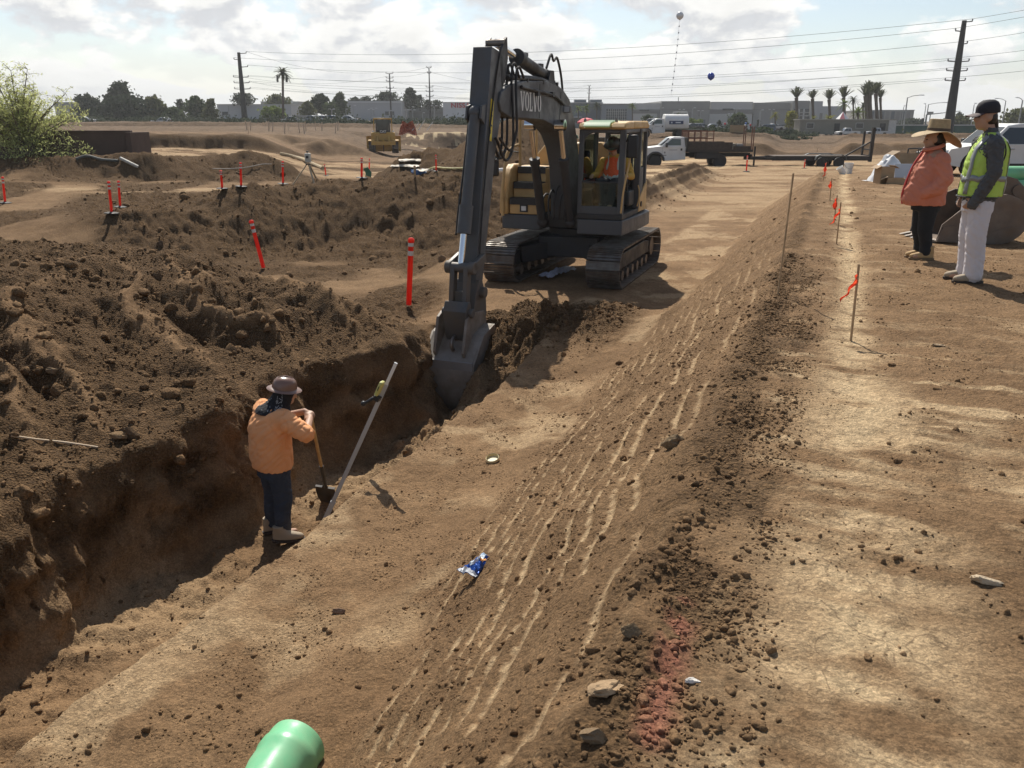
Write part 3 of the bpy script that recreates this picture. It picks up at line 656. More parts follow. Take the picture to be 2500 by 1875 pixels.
    m = MB(); m.cyl((-.95, -.6, 2.6), (-.95, -.6, 2.95), .06); m.build('exhaust_pipe', GRYD, t)
    # right-hand tank with boarding steps
    m = MB(); m.box((.0, -.93, 1.73), (.68, .80, .90)); m.build('side_tank', YEL, t, bevel=.03)
    stp = MB()
    for k, (xa, z0, z1) in enumerate(((1.02, 1.28, 1.58), (.80, 1.58, 1.88), (.56, 1.88, 2.17))):
        stp.box(((xa + .34) / 2, -.86, (z0 + z1) / 2), (xa - .34, .62, z1 - z0 - .004))
    st = stp.build('boarding_steps', YEL, t, bevel=.012)
    for k, (xa, z1) in enumerate(((1.02, 1.58), (.80, 1.88), (.56, 2.17))):
        tm = MB(); tm.box((xa - .10, -.86, z1 + .012), (.26, .60, .024)); tm.box((xa + .024, -.86, z1 - .055), (.02, .60, .11)); tm.build('step_tread', BLK, st)
    m = MB(); m.prism([(.30, 1.275), (1.10, 1.275), (1.12, 1.55), (1.02, 1.9), (.86, 2.14), (.66, 2.24), (.30, 2.24)], -1.36, -1.19); m.build('side_panel', YEL, t, bevel=.03)
    m = MB(); m.box((1.034, -.86, 1.40), (.012, .17, .15)); lp = m.build('work_light', BLK, t)
    m = MB(); m.box((1.044, -.86, 1.40), (.012, .10, .09)); m.build('lamp_lens', WHT, lp)
    for pts in ([(.66, -1.08, 2.2), (.66, -1.08, 3.05), (.60, -1.05, 3.13), (.02, -.98, 3.13), (-.05, -.98, 3.05), (-.05, -.98, 2.2)],
                [(.66, -1.10, 2.62), (.78, -1.16, 2.60), (.98, -1.24, 2.45), (1.13, -1.27, 1.9), (1.15, -1.27, 1.25)]):
        m = MB(); m.tube(smoothpath(pts, 5), .03, 8); m.build('handrail', YEL, t)
    m = MB(); m.tube([(.68, -1.10, 2.48), (.9, -1.42, 2.52), (.95, -1.52, 2.38)], .012, 6); arm = m.build('mirror_arm', BLK, t)
    m = MB(); m.box((.95, -1.52, 2.20), (.06, .18, .38)); m.build('side_mirror', BLK, t, bevel=.03)
    # --- cab
    X0, X1, Y0, Y1, Z0, Z1 = -.70, 1.36, .36, 1.25, 1.28, 2.94
    m = MB(); m.box(((X0 + X1) / 2, (Y0 + Y1) / 2, Z0 + .05), (X1 - X0, Y1 - Y0, .10)); m.build('cab_floor', GRYD, t, bevel=.01)
    m = MB()
    m.bar((X1 - .04, Y0 + .035, Z0 + .1), (X1 - .10, Y0 + .035, Z1), .07, .09); m.bar((X1 - .04, Y1 - .05, Z0 + .1), (X1 - .10, Y1 - .05, Z1), .11, .11)
    m.bar((.20, Y0 + .03, Z0 + .1), (.20, Y0 + .03, Z1), .06, .08); m.bar((.06, Y1 - .035, Z0 + .1), (.06, Y1 - .035, Z1), .07, .13)
    m.bar((X0 + .05, Y0 + .05, Z0 + .1), (X0 + .05, Y0 + .05, Z1), .10, .10); m.bar((X0 + .05, Y1 - .05, Z0 + .1), (X0 + .05, Y1 - .05, Z1), .10, .10)
    m.box((X1 - .05, (Y0 + Y1) / 2, Z0 + .17), (.08, Y1 - Y0 - .14, .15)); m.box((X1 - .10, (Y0 + Y1) / 2, Z1 - .03), (.09, Y1 - Y0 - .1, .07))
    for yy in (Y0 + .035, Y1 - .035): m.box(((X0 + X1) / 2 - .04, yy, Z1 - .035), (X1 - X0 - .2, .07, .07))
    # rounded upper corner of the windscreen opening
    m.prism([(Y0 + .07, Z1 - .06), (Y0 + .26, Z1 - .06), (Y0 + .16, Z1 - .10), (Y0 + .10, Z1 - .17), (Y0 + .07, Z1 - .28)], X1 - .13, X1 - .07, 'yz')
    m.box((X0 + .02, (Y0 + Y1) / 2, Z0 + .45), (.06, Y1 - Y0 - .2, .72)); m.box((X0 + .02, (Y0 + Y1) / 2, Z1 - .06), (.06, Y1 - Y0 - .2, .12))
    m.box((-.18, Y1 - .03, Z0 + .50), (.44, .05, .80)); m.box((.4, Y0 + .025, Z0 + .4), (1.6, .045, .6))
    m.build('cab_frame', GRY, t, bevel=.012)
    m = MB(); m.prism([(X0 - .02, Z0 + .02), (-.02, Z0 + .02), (-.10, Z0 + .30), (X0 - .02, Z0 + .62)], Y1 - .02, Y1 + .015); m.build('rear_panel', YEL, t, bevel=.008)
    m = MB(); m.cyl((-.2, Y1 + .01, Z0 + .17), (-.2, Y1 + .035, Z0 + .17), .055, n=16); m.build('filler_cap', BLK, t)
    rp = [(X0 - .06, Z1), (X1 - .02, Z1), (X1 + .03, Z1 + .03), (X1 - .05, Z1 + .11), (X1 - .45, Z1 + .145), (X0 + .1, Z1 + .145), (X0 - .06, Z1 + .07)]
    XS = X1 - .72
    rp = [(X0 - .06, Z1), (XS, Z1), (XS, Z1 + .145), (X0 + .1, Z1 + .145), (X0 - .06, Z1 + .07)]
    m = MB(); m.prism(rp, Y0 - .01, Y1 + .01); rf = m.build('cab_roof', YEL, t, bevel=.05)
    side_ = [(XS, Z1), (X1 - .02, Z1), (X1 + .03, Z1 + .03), (X1 - .05, Z1 + .11), (X1 - .45, Z1 + .145), (XS, Z1 + .145)]
    for (ya, yb) in ((Y0 - .01, Y0 + .11), (Y1 - .28, Y1 + .01)): m = MB(); m.prism(side_, ya, yb); m.build('roof_side', YEL, rf, bevel=.03)
    m = MB(); m.prism([(X1 - .16, Z1), (X1 - .02, Z1), (X1 + .03, Z1 + .03), (X1 - .02, Z1 + .07), (X1 - .14, Z1 + .05)], Y0 + .11, Y1 - .28); m.build('roof_front', YEL, rf)
    m = MB(); m.prism([(XS + .01, Z1 + .15), (X1 - .45, Z1 + .152), (X1 - .05, Z1 + .112), (X1 + .04, Z1 + .05), (X1 + .05, Z1 + .058), (X1 - .04, Z1 + .125), (X1 - .45, Z1 + .166), (XS + .01, Z1 + .165)], Y0 + .09, Y1 - .29)
    m.build('skylight', translucent('skylight_green', (.62, .80, .64), .72), rf, bevel=.004)
    for yy in (Y0 + .06, Y1 - .22): mm = MB(); mm.lathe([(.025, 0), (.03, .03), (.012, .07)], (X1 - .2, yy, Z1 + .13), 10); mm.build('roof_bolt', STEEL, rf)
    m = MB(); m.box((X1 - .03, (Y0 + Y1) / 2 - .01, Z0 + .46), (.008, Y1 - Y0 - .18, .44)); m.build('lower_windscreen', GLS, t)
    m = MB(); m.box((X1 - .035, (Y0 + Y1) / 2, Z0 + .695), (.02, Y1 - Y0 - .16, .03)); m.build('windscreen_rail', GRYD, t)
    m = MB(); m.box((.74, Y0 + .02, 2.32), (.98, .008, 1.05)); m.build('right_window', GLS, t)
    m = MB(); m.box((X0 + .02, (Y0 + Y1) / 2, 2.40), (.008, Y1 - Y0 - .2, .82)); m.build('rear_window', GLS, t)
    m = MB(); m.box((-.18, Y1 - .025, 2.55), (.38, .008, .68)); m.build('side_window', GLS, t)
    m = MB(); m.box((.20, .84, 1.74), (.50, .50, .16)); m.box((.20, .84, 1.46), (.36, .36, .22)); m.box((-.06, .84, 2.14), (.14, .50, .74), (0, R(-8), 0)); m.box((-.12, .84, 2.62), (.10, .30, .26), (0, R(-8), 0)); m.build('driver_seat', BLK, t, bevel=.04)
    for yy in (.52, 1.14):
        m = MB(); m.box((.42, yy, 1.62), (.42, .14, .30)); cs = m.build('control_console', GRYD, t, bevel=.03)
        m = MB(); m.tube([(.58, yy, 1.76), (.61, yy, 1.92)], .018, 8); m.ell((.62, yy, 1.96), (.028, .028, .055), 10, 8); m.build('joystick', BLK, cs)
    m = MB(); m.box((1.15, .52, 1.62), (.12, .16, .46), (0, R(14), 0)); m.box((1.13, .52, 1.88), (.06, .17, .12)); m.build('monitor', GRY, t, bevel=.015)
    for yy in (.78, .90): m = MB(); m.tube([(1.05, yy, 1.38), (1.0, yy, 1.85)], .014, 8); m.box((1.07, yy, 1.42), (.18, .08, .02), (0, R(-20), 0)); m.build('travel_lever', BLK, t)
    m = MB(); m.tube(smoothpath([(1.24, 1.32, 2.76), (1.27, 1.335, 2.40), (1.38, 1.31, 2.10), (1.44, 1.27, 1.75), (1.42, 1.24, 1.42)], 6), .019, 8); m.build('cab_handrail', YEL, t)
    m = MB(); m.tube(smoothpath([(.30, 1.30, 1.45), (.30, 1.33, 1.6), (.30, 1.33, 1.75), (.28, 1.30, 1.86)], 4), .014, 8); m.build('door_handrail', YEL, t)
    m = MB(); m.tube([(1.28, 1.26, 2.72), (1.34, 1.33, 2.86), (1.34, 1.40, 2.84)], .012, 6); m.build('mirror_arm', BLK, t)
    m = MB(); m.box((1.34, 1.40, 2.64), (.06, .20, .42)); m.build('side_mirror', BLK, t, bevel=.035)
    # --- boom
    YB = -.09; hw = .19
    out_ = [(.28, 1.25), (.28, 1.85), (.50, 2.55), (.80, 3.12), (1.14, 3.48), (1.6, 3.66), (2.5, 3.76), (3.65, 3.72), (4.4, 3.62), (4.70, 3.52), (4.78, 3.38), (4.70, 3.24), (4.3, 3.15), (3.4, 3.13), (2.7, 3.11), (2.2, 3.03), (1.75, 2.86), (1.42, 2.60), (1.20, 2.25), (1.10, 1.8), (1.04, 1.25)]
    m = MB(); m.prism(out_, YB - hw, YB + hw); bo = m.build('boom', GRY, t, bevel=.015)
    for (xa, za, xb, zb) in ((1.80, 2.91, 1.70, 3.60), (2.92, 3.14, 2.90, 3.70)):
        for s_ in (1, -1): m = MB(); m.bar((xa, YB + s_ * (hw + .003), za), (xb, YB + s_ * (hw + .003), zb), .012, .006, (0, 1, 0)); m.build('weld_seam', BLK, bo)
    # lettering with slab serifs, cut as flat shapes on both cheeks of the boom
    def glyphs():
        G = {}
        G['V'] = [[(.0, 1), (.30, 1), (.30, .92), (.25, .92), (.44, .30), (.60, .92), (.54, .92), (.54, 1), (.80, 1), (.80, .92), (.74, .92), (.48, 0), (.30, 0), (.05, .92), (0, .92)]]
        G['L'] = [[(.0, 1), (.34, 1), (.34, .92), (.26, .92), (.26, .10), (.48, .10), (.54, .28), (.60, .28), (.58, 0), (0, 0), (0, .08), (.08, .08), (.08, .92), (0, .92)]]
        o_ = [(.36 + .36 * math.cos(a), .5 + .5 * math.sin(a)) for a in [2 * math.pi * i / 24 for i in range(24)]]
        i_ = [(.36 + .17 * math.cos(a), .5 + .40 * math.sin(a)) for a in [2 * math.pi * i / 24 for i in range(24)]]
        G['O'] = [[o_[i], o_[(i + 1) % 24], i_[(i + 1) % 24], i_[i]] for i in range(24)]
        return G, dict(V=.86, L=.68, O=.80)
    G, W = glyphs(); lw = mat('letter_white', (.62, .62, .60), .5, var=.08)
    for side in (1, -1):
        m = MB(); TX = 3.34; cx = 0; tot = sum(W[c] for c in 'VOLVO'); h = .30; sc = .265
        for ch in 'VOLVO':
            for poly in G[ch]:
                pts = []
                for (gx, gz) in poly:
                    s = (cx + gx) * sc - tot * sc / 2; xx = TX - s * side; pts.append((xx, YB + side * (hw + .004), 3.25 + gz * h + (xx - TX) * .02))
                m.add(pts, [tuple(range(len(pts)))])
            cx += W[ch]
        m.build('lettering', lw, bo, smooth=False, fix=False)
    m = MB(); m.box((1.42, YB + .24, 3.30), (.10, .12, .12)); bl = m.build('boom_lamp', BLK, bo, bevel=.01)
    m = MB(); m.box((1.474, YB + .24, 3.30), (.01, .10, .10)); m.build('lamp_lens', mat('lens_grey', (.45, .47, .48), .12, var=.03), bl)
    # pipes and hoses along the boom
    for k, (yo, zo) in enumerate(((.10, .06), (.16, .03), (-.10, .06), (-.15, .03))):
        m = MB(); m.tube(smoothpath([(1.15, YB + yo, 3.42 + zo), (1.75, YB + yo, 3.64 + zo), (2.7, YB + yo, 3.74 + zo), (3.9, YB + yo, 3.72 + zo), (4.35, YB + yo, 3.72 + zo)], 4), .024, 8)
        for q in (1.9, 2.7, 3.5): m.box((q, YB + yo, 3.70 + zo), (.06, .07, .06))
        m.build('hydraulic_pipe', GRYD, bo)
    m = MB(); m.tube(smoothpath([(1.6, YB + hw + .03, 3.38), (2.2, YB + hw + .03, 3.52), (3.2, YB + hw + .03, 3.58), (3.9, YB + hw + .03, 3.62)], 5), .028, 8)
    for q in (2.3, 3.1): m.box((q, YB + hw + .03, 3.54), (.12, .06, .08))
    m.build('hydraulic_pipe', GRYD, bo)
    rng = random.Random(5)
    for k in range(7):
        yo = -.19 + k * .075; bl_ = rng.uniform(-.05, .12)
        m = MB(); m.tube(smoothpath([(3.9, YB + yo, 3.76), (4.12, YB + yo, 3.92 + bl_ * .4), (4.25, YB + yo, 3.74), (4.36 - bl_ * .6, YB + yo * 1.25, 3.1), (4.42 - bl_ * .6, YB + yo * 1.3, 2.85 - bl_ * 1.6), (4.62, YB + yo * 1.2, 2.62 - bl_), (4.86, YB + yo, 2.80), (4.95, YB + yo, 2.85)], 6), .021, 8); m.build('hydraulic_hose', RUB, bo)
    for k in range(5):
        yo = -.16 + k * .08
        m = MB(); m.tube(smoothpath([(.75, YB + yo, 1.35), (1.10 + .05 * (k % 2), YB + yo * 1.4, 1.70 + .08 * (k % 3)), (1.40, YB + yo * 1.5, 1.62), (1.42, YB + yo * 1.3, 1.25)], 6), .02, 7); m.build('hydraulic_hose', RUB, bo)
    m = MB(); m.tube(smoothpath([(2.35, YB + .12, 3.98), (2.1, YB + .12, 4.22), (1.95, YB + .12, 4.12), (1.75, YB + .12, 4.18), (1.5, YB + .12, 3.9), (1.35, YB + .12, 3.52)], 6), .022, 8); m.build('hydraulic_hose', RUB, bo)
    # boom cylinders
    for s in (-1, 1):
        yy = YB + s * .29; b0 = Vector((1.28, yy, 1.18)); b1 = Vector((2.02, yy, 3.02)); mid = b0.lerp(b1, .66)
        m = MB(); m.cyl(b0, mid, .085, n=18); m.cyl(mid - (b1 - b0).normalized() * .10, mid + (b1 - b0).normalized() * .02, .10, n=18); m.ell(b0, .11, 12, 8); cy_ = m.build('boom_cylinder', GRYD, t)
        m = MB(); m.cyl(mid, b1, .046, n=14); m.cyl(b1 + Vector((0, -.09, 0)), b1 + Vector((0, .09, 0)), .10, n=16); m.build('cylinder_rod', CHROME, cy_)
    m = MB(); m.cyl((2.02, YB - .38, 3.02), (2.02, YB + .38, 3.02), .05); m.build('boom_pin', GRYD, t)
    # stick cylinder on top of the boom
    a0 = Vector((2.10, YB, 3.86)); a1 = Vector((4.45, YB, 4.24)); md = a0.lerp(a1, .60); dd = (a1 - a0).normalized()
    m = MB(); m.cyl(a0, md, .105, n=20); m.cyl(md - dd * .14, md + dd * .03, .135, n=20); m.ell(a0, .13, 12, 8); m.prism([(1.9, 3.60), (2.36, 3.68), (2.2, 3.95), (2.0, 3.95)], YB - .15, YB - .12); m.prism([(1.9, 3.60), (2.36, 3.68), (2.2, 3.95), (2.0, 3.95)], YB + .12, YB + .15)
    m.box(md - dd * .35 + Vector((0, 0, .12)), (.18, .08, .06)); m.box(a0 + dd * .25 + Vector((0, 0, .12)), (.16, .08, .07))
    cy_ = m.build('stick_cylinder', GRYD, t)
    m = MB(); m.cyl(md, a1, .06, n=14); m.build('cylinder_rod', CHROME, cy_)
    # --- stick
    T_ = Vector((4.77, 4.08)); B_ = Vector((5.58, .62)); d_ = (B_ - T_).normalized(); n_ = Vector((-d_.y, d_.x))
    q_ = lambda s, o: tuple(T_ + d_ * s + n_ * o)
    Ls = (B_ - T_).length
    poly = [q_(-.02, .22), q_(Ls - .6, .17), q_(Ls + .08, .12), q_(Ls + .14, 0), q_(Ls + .08, -.12), q_(Ls - .7, -.17), q_(1.4, -.26), q_(.75, -.36), q_(.35, -.36), q_(-.05, -.24), q_(-.04, .0)]
    m = MB(); m.prism(poly, YB - .15, YB + .15); sk = m.build('stick', GRY, t, bevel=.012)
    for s in (-1, 1):
        m = MB(); m.prism([q_(.45, -.30), q_(.0, -.12), q_(-.30, -.30), q_(-.34, -.36), q_(-.05, -.46), q_(.3, -.42)], YB + s * .13 - .02, YB + s * .13 + .02); m.build('stick_ear', GRYD, sk)
    m = MB(); m.cyl((a1.x, YB - .15, a1.z), (a1.x, YB + .15, a1.z), .05); m.build('stick_pin', STEEL, sk)
    m = MB(); m.prism([q_(.70, .10), q_(.70, -.02), q_(1.30, -.04), q_(1.30, .08)], YB + .152, YB + .156); dc = m.build('warning_decal', mat('decal_yellow', (.72, .55, .03), .5, var=.05), sk)
    m = MB()
    for (s0, s1, o0, o1) in ((.82, .86, .065, .00), (.90, 1.00, .045, .02), (.92, .94, .07, .0), (1.06, 1.09, .06, -.01), (1.14, 1.20, .045, .02)): m.prism([q_(s0, o0), q_(s0, o1), q_(s1, o1), q_(s1, o0)], YB + .157, YB + .159)
    m.build('decal_mark', BLK, dc)
    m = MB(); m.tube(smoothpath([(*q_(-.1, -.1)[:1], YB + .165, q_(-.1, -.1)[1]), (q_(.4, .0)[0], YB + .165, q_(.4, .0)[1]), (q_(1.2, .10)[0], YB + .17, q_(1.2, .10)[1]), (q_(2.2, .14)[0], YB + .17, q_(2.2, .14)[1]), (q_(3.0, .12)[0], YB + .17, q_(3.0, .12)[1])], 5), .013, 6); m.build('grease_line', RUB, sk)
    m = MB(); m.tube(smoothpath([(q_(1.0, .10)[0], YB - .18, q_(1.0, .10)[1]), (q_(1.8, .14)[0], YB - .19, q_(1.8, .14)[1]), (q_(2.4, .20)[0], YB - .20, q_(2.4, .20)[1]), (q_(2.75, .30)[0], YB - .16, q_(2.75, .30)[1])], 5), .016, 6); m.build('hydraulic_hose', RUB, sk)
    # bucket cylinder on the front of the stick
    p0 = q_(.95, .30); p1 = (5.90, 1.02); P0 = Vector((p0[0], YB, p0[1])); P1 = Vector((p1[0], YB, p1[1])); dd = (P1 - P0).normalized(); md = P0 + dd * ((P1 - P0).length - .50)
    m = MB(); m.cyl(P0, md, .082, n=18); m.cyl(md - dd * .42, md, .105, n=20); m.ell(P0, .10, 12, 8); m.prism([q_(.8, .2), q_(1.1, .2), q_(1.05, .36), q_(.87, .36)], YB - .13, YB - .10); m.prism([q_(.8, .2), q_(1.1, .2), q_(1.05, .36), q_(.87, .36)], YB + .10, YB + .13); cy_ = m.build('bucket_cylinder', GRY, t)
    m = MB(); m.cyl(md, P1, .052, n=14); m.build('cylinder_rod', CHROME, cy_)
    # linkage, coupler
    m = MB(); m.cyl((5.90, YB - .21, 1.02), (5.90, YB + .21, 1.02), .075, n=16)
    for s in (-1, 1):
        m.cyl((5.90, YB + s * .14, 1.02), (5.90, YB + s * .235, 1.02), .095, n=16); m.bar((5.90, YB + s * .20, 1.02), (5.46, YB + s * .20, 1.12), .07, .14, (0, 0, 1))
        m.bar((5.90, YB + s * .11, 1.02), (6.0, YB + s * .11, .34), .075, .15, (1, 0, 0))
    m.box((5.93, YB, .55), (.08, .26, .25)); m.build('bucket_link', mat('link_grey', (.11, .105, .10), .5, metal=.3, var=.15, dirt=.6, dirtcol=(.19, .14, .09)), t, bevel=.012)
    m = MB(); m.prism([(5.38, .52), (5.52, .78), (5.66, .80), (5.76, .62), (5.92, .30), (5.98, .52), (6.08, .54), (6.16, .40), (6.10, .02), (6.0, -.12), (5.55, -.02), (5.36, .22)], YB - .19, YB + .19)
    m.cyl((5.58, YB - .27, .60), (5.58, YB + .27, .60), .085, n=16); m.cyl((6.02, YB - .25, .36), (6.02, YB + .25, .36), .07, n=16)
    m.build('quick_coupler', mat('coupler_grey', (.10, .10, .10), .5, metal=.3, var=.2, dirt=.6, dirtcol=(.17, .125, .08)), t, bevel=.012)
    # bucket
    hwb = .40; YK = YB - .05
    back = [(5.50, .10), (5.95, .02), (6.26, -.28)] + [(5.80 + .57 * math.cos(R(a)), -.62 + .76 * math.sin(R(a))) for a in range(22, -94, -12)] + [(5.50, -1.44), (5.28, -1.38)]
    th = .035; inner = []
    for i, p in enumerate(back):
        a = Vector(back[max(0, i - 1)]); b = Vector(back[min(len(back) - 1, i + 1)]); dn = (b - a).normalized(); inner.append(tuple(Vector(p) + Vector((dn.y, -dn.x)) * th))
    m = MB(); n = len(back)
    for yy in (YK - hwb, YK + hwb): m.add([(p[0], yy, p[1]) for p in back], []); m.add([(p[0], yy, p[1]) for p in inner], [])
    fs = []
    for i in range(n - 1):
        o0, i0, o1, i1 = i, n + i, 2 * n + i, 3 * n + i
        fs += [(o0, o0 + 1, o1 + 1, o1), (i0 + 1, i0, i1, i1 + 1), (o0 + 1, o0, i0, i0 + 1), (o1, o1 + 1, i1 + 1, i1)]
    fs += [(0, 2 * n, 3 * n, n), (n - 1, 2 * n - 1, 4 * n - 1, 3 * n - 1)]
    m.add([], []); m.f += fs
    bk = m.build('bucket', STAINED, t, ang=30)
    for s in (-1, 1):
        y0 = YK + s * (hwb + .003); m = MB(); m.prism(back + [(5.30, -.9), (5.40, -.2)], y0, y0 + s * .03); m.build('bucket_cheek', STAINED, bk)
    for k in range(5):
        m = MB(); m.prism([(5.34, -1.36), (5.30, -1.45), (5.06, -1.40)], YK - hwb + .03 + k * .15, YK - hwb + .11 + k * .15)
        m.build('bucket_tooth', STEEL, bk)
    m = MB(); m.box((6.335, YK, -.48), (.03, hwb * 2 + .02, .34), (0, R(2), 0)); m.build('wear_plate', mat('wear_plate', (.25, .245, .24), .5, metal=.15, var=.25, dirt=.4, dirtcol=(.14, .10, .07)), bk, bevel=.006)
    for s in (-1, 1):
        m = MB(); m.prism([(5.40, .12), (5.50, .30), (6.0, .36), (6.14, .30), (6.30, -.20), (6.26, -.27), (5.9, -.02), (5.45, .06)], YK + s * .235 - .022, YK + s * .235 + .022); m.build('bucket_ear', STAINED, bk, bevel=.006)
    m = MB(); pth = [(6.12 + .10 * math.cos(R(a)), YK + .02, -.10 + .10 * math.sin(R(a))) for a in range(-80, 200, 20)]; m.tube(pth, .03, 8); m.build('lifting_eye', STEEL, bk)
    return t
exc = excavator()
# ------------------------------------------------------------------ people
SKIN = mat('skin', (.43, .25, .165), .55, var=.06, sc=9)
def fuse(mb, name, material, parent, voxel=.014, it=5, wr=0.0, wsc=(9, 9, 5), seed=1, smooth=True):
    """melt overlapping shapes into one continuous surface; wr adds cloth folds"""
    me = mb.mesh(name)
    bm = bmesh.new(); bm.from_mesh(me); bmesh.ops.recalc_face_normals(bm, faces=bm.faces); bm.to_mesh(me); bm.free()
    o = bpy.data.objects.new(name, me); C.objects.link(o)
    r = o.modifiers.new('r', 'REMESH'); r.mode = 'VOXEL'; r.voxel_size = voxel
    if it: s_ = o.modifiers.new('s', 'SMOOTH'); s_.iterations = it; s_.factor = .5
    dg = bpy.context.evaluated_depsgraph_get(); me2 = bpy.data.meshes.new_from_object(o.evaluated_get(dg))
    o.modifiers.clear(); o.data = me2; bpy.data.meshes.remove(me); me2.name = name
    if wr:
        n = len(me2.vertices); co = np.empty(n * 3); me2.vertices.foreach_get('co', co); co = co.reshape(-1, 3)
        no = np.empty(n * 3); me2.vertices.foreach_get('normal', no); no = no.reshape(-1, 3)
        a = np.arctan2(co[:, 1], co[:, 0])
        f = gnoise(co[:, 0] * wsc[0] + co[:, 2] * wsc[2] + seed * 3.1, co[:, 1] * wsc[1] - co[:, 2] * wsc[2] * .8, seed) + .5 * gnoise(co[:, 0] * wsc[0] * 2.3 + seed, co[:, 2] * wsc[2] * 2.6 + co[:, 1] * 8, seed + 9)
        f2 = gnoise(co[:, 0] * wsc[0] * 1.5 - co[:, 2] * wsc[2] * 2 + seed * 1.7, co[:, 1] * wsc[1] * 1.5 + co[:, 2] * wsc[2] * 2.2, seed + 4)
        g = .3 - np.abs(f) * .8 - .75 * np.exp(-(f / .16) ** 2) - .6 * np.exp(-(f2 / .12) ** 2)
        co = co + no * (g * wr)[:, None]; me2.vertices.foreach_set('co', co.ravel()); me2.update()
    me2.materials.clear(); me2.materials.append(material)
    me2.polygons.foreach_set('use_smooth', [True] * len(me2.polygons))
    o.parent = parent; return o
def head_shape(m, c, s=1.0, yaw=0.0, pitch=0.0):
    """head facing +x before turning: skull, jaw, nose, brow, lips, ears, eye sockets"""
    M = Matrix.Rotation(yaw, 3, 'Z') @ Matrix.Rotation(pitch, 3, 'Y'); c = Vector(c)
    def e(p, r): 
        q = MB(); q.ell((0, 0, 0), tuple(k * s for k in r), 16, 11); m.add([M @ (Vector(v) + Vector(p) * s) + c for v in q.v], q.f)
    e((-.012, 0, .03), (.098, .076, .105)); e((.025, 0, -.035), (.066, .060, .085)); e((.052, 0, -.085), (.032, .036, .030))
    e((.084, 0, .035), (.014, .055, .014)); e((.098, 0, -.012), (.022, .015, .026)); e((.088, 0, .012), (.013, .010, .028))
    e((.082, 0, -.058), (.014, .026, .008)); e((.080, 0, -.070), (.014, .024, .009)); e((.070, .034, -.01), (.02, .022, .022)); e((.070, -.034, -.01), (.02, .022, .022))
    for k in (-1, 1): e((-.005, k * .078, -.005), (.026, .012, .034))
def eyes(c, s, yaw, pitch, parent):
    M = Matrix.Rotation(yaw, 3, 'Z') @ Matrix.Rotation(pitch, 3, 'Y'); c = Vector(c); m = MB()
    for k in (-1, 1):
        p = M @ (Vector((.078, k * .032, .014)) * s) + c; m.ell(p, .011 * s, 10, 8)
    return m.build('eyes', mat('eye_dark', (.03, .02, .015), .15, var=.02), parent)
def hand(m, wrist, dirv, palm_n, s=1.0, curl=.5, thumb_side=1):
    """palm, four unequal fingers with two bends, thumb from the side of the palm; closes towards palm_n"""
    d = Vector(dirv).normalized(); n = Vector(palm_n); n = (n - d * n.dot(d)).normalized(); a = d.cross(n) * thumb_side; w = Vector(wrist)
    m.cap(w, w + d * .03 * s, .024 * s, .026 * s, 10)
    for k in range(4):
        off = a * ((1.5 - k) * .021 * s); L_ = (.072, .082, .077, .060)[k] * s
        base = w + d * .085 * s + off; m.cap(w + d * .03 * s + off * .8, base, .0125 * s, .012 * s, 8)
        p = base; ang = 0
        for j, f in enumerate((.45, .32, .25)):
            ang += curl * (.9, 1.2, .9)[j]; q = p + (d * math.cos(ang) + n * math.sin(ang)) * L_ * f
            m.cap(p, q, (.0105 - .001 * j) * s, (.0095 - .001 * j) * s, 8); p = q
    p0 = w + d * .025 * s + a * .026 * s; p1 = p0 + (d * .6 + a * .65 + n * .35).normalized() * .038 * s; p2 = p1 + (d * .75 + a * .15 + n * .65).normalized() * .03 * s
    m.chain([p0, p1, p2], [.014 * s, .0115 * s, .009 * s], 8)
def boot(parent, name, p, yaw, material, sole, s=1.0, h=.14):
    """p = heel point on the ground, toe along yaw"""
    m = MB(); m.loft([((.11, 0, .03), .155, .050), ((.11, 0, .055), .152, .050), ((.10, 0, .08), .140, .047), ((.05, 0, .105), .09, .045), ((.03, 0, h), .062, .048), ((.02, 0, h + .03), .058, .05)], 20)
    m.ell((.19, 0, .052), (.075, .047, .035), 14, 9)
    o = fuse(m, name, material, parent, .008, 4); o.location = p; o.rotation_euler = (0, 0, yaw); o.scale = (s, s, s)
    m = MB(); m.loft([((.11, 0, .0), .158, .050, 0, .8), ((.11, 0, .028), .164, .055, 0, .8)], 24); so_ = m.build('boot_sole', sole, o); return o

def hard_hat(m, c, tilt, s=1.0, full=True):
    M = Euler(tilt).to_matrix()
    q = MB(); q.lathe([(.001, .135), (.05, .131), (.09, .112), (.115, .08), (.127, .035), (.131, .0), (.150, -.006), (.178, -.018), (.182, -.022), (.176, -.024), (.13, -.012), (.122, .0), (.118, .03), (.10, .08), (.001, .12)], (0, 0, 0), 36)
    for k in range(len(q.v)):
        x, y, z = q.v[k]; q.v[k] = (x * 1.12, y * .95, z)
    r = MB(); r.tube([(-.115, 0, .085), (-.06, 0, .128), (0, 0, .14), (.06, 0, .128), (.115, 0, .085)], .012, 8); q.add(r.v, r.f)
    c = Vector(c); m.add([M @ (Vector(v) * s) + c for v in q.v], q.f)

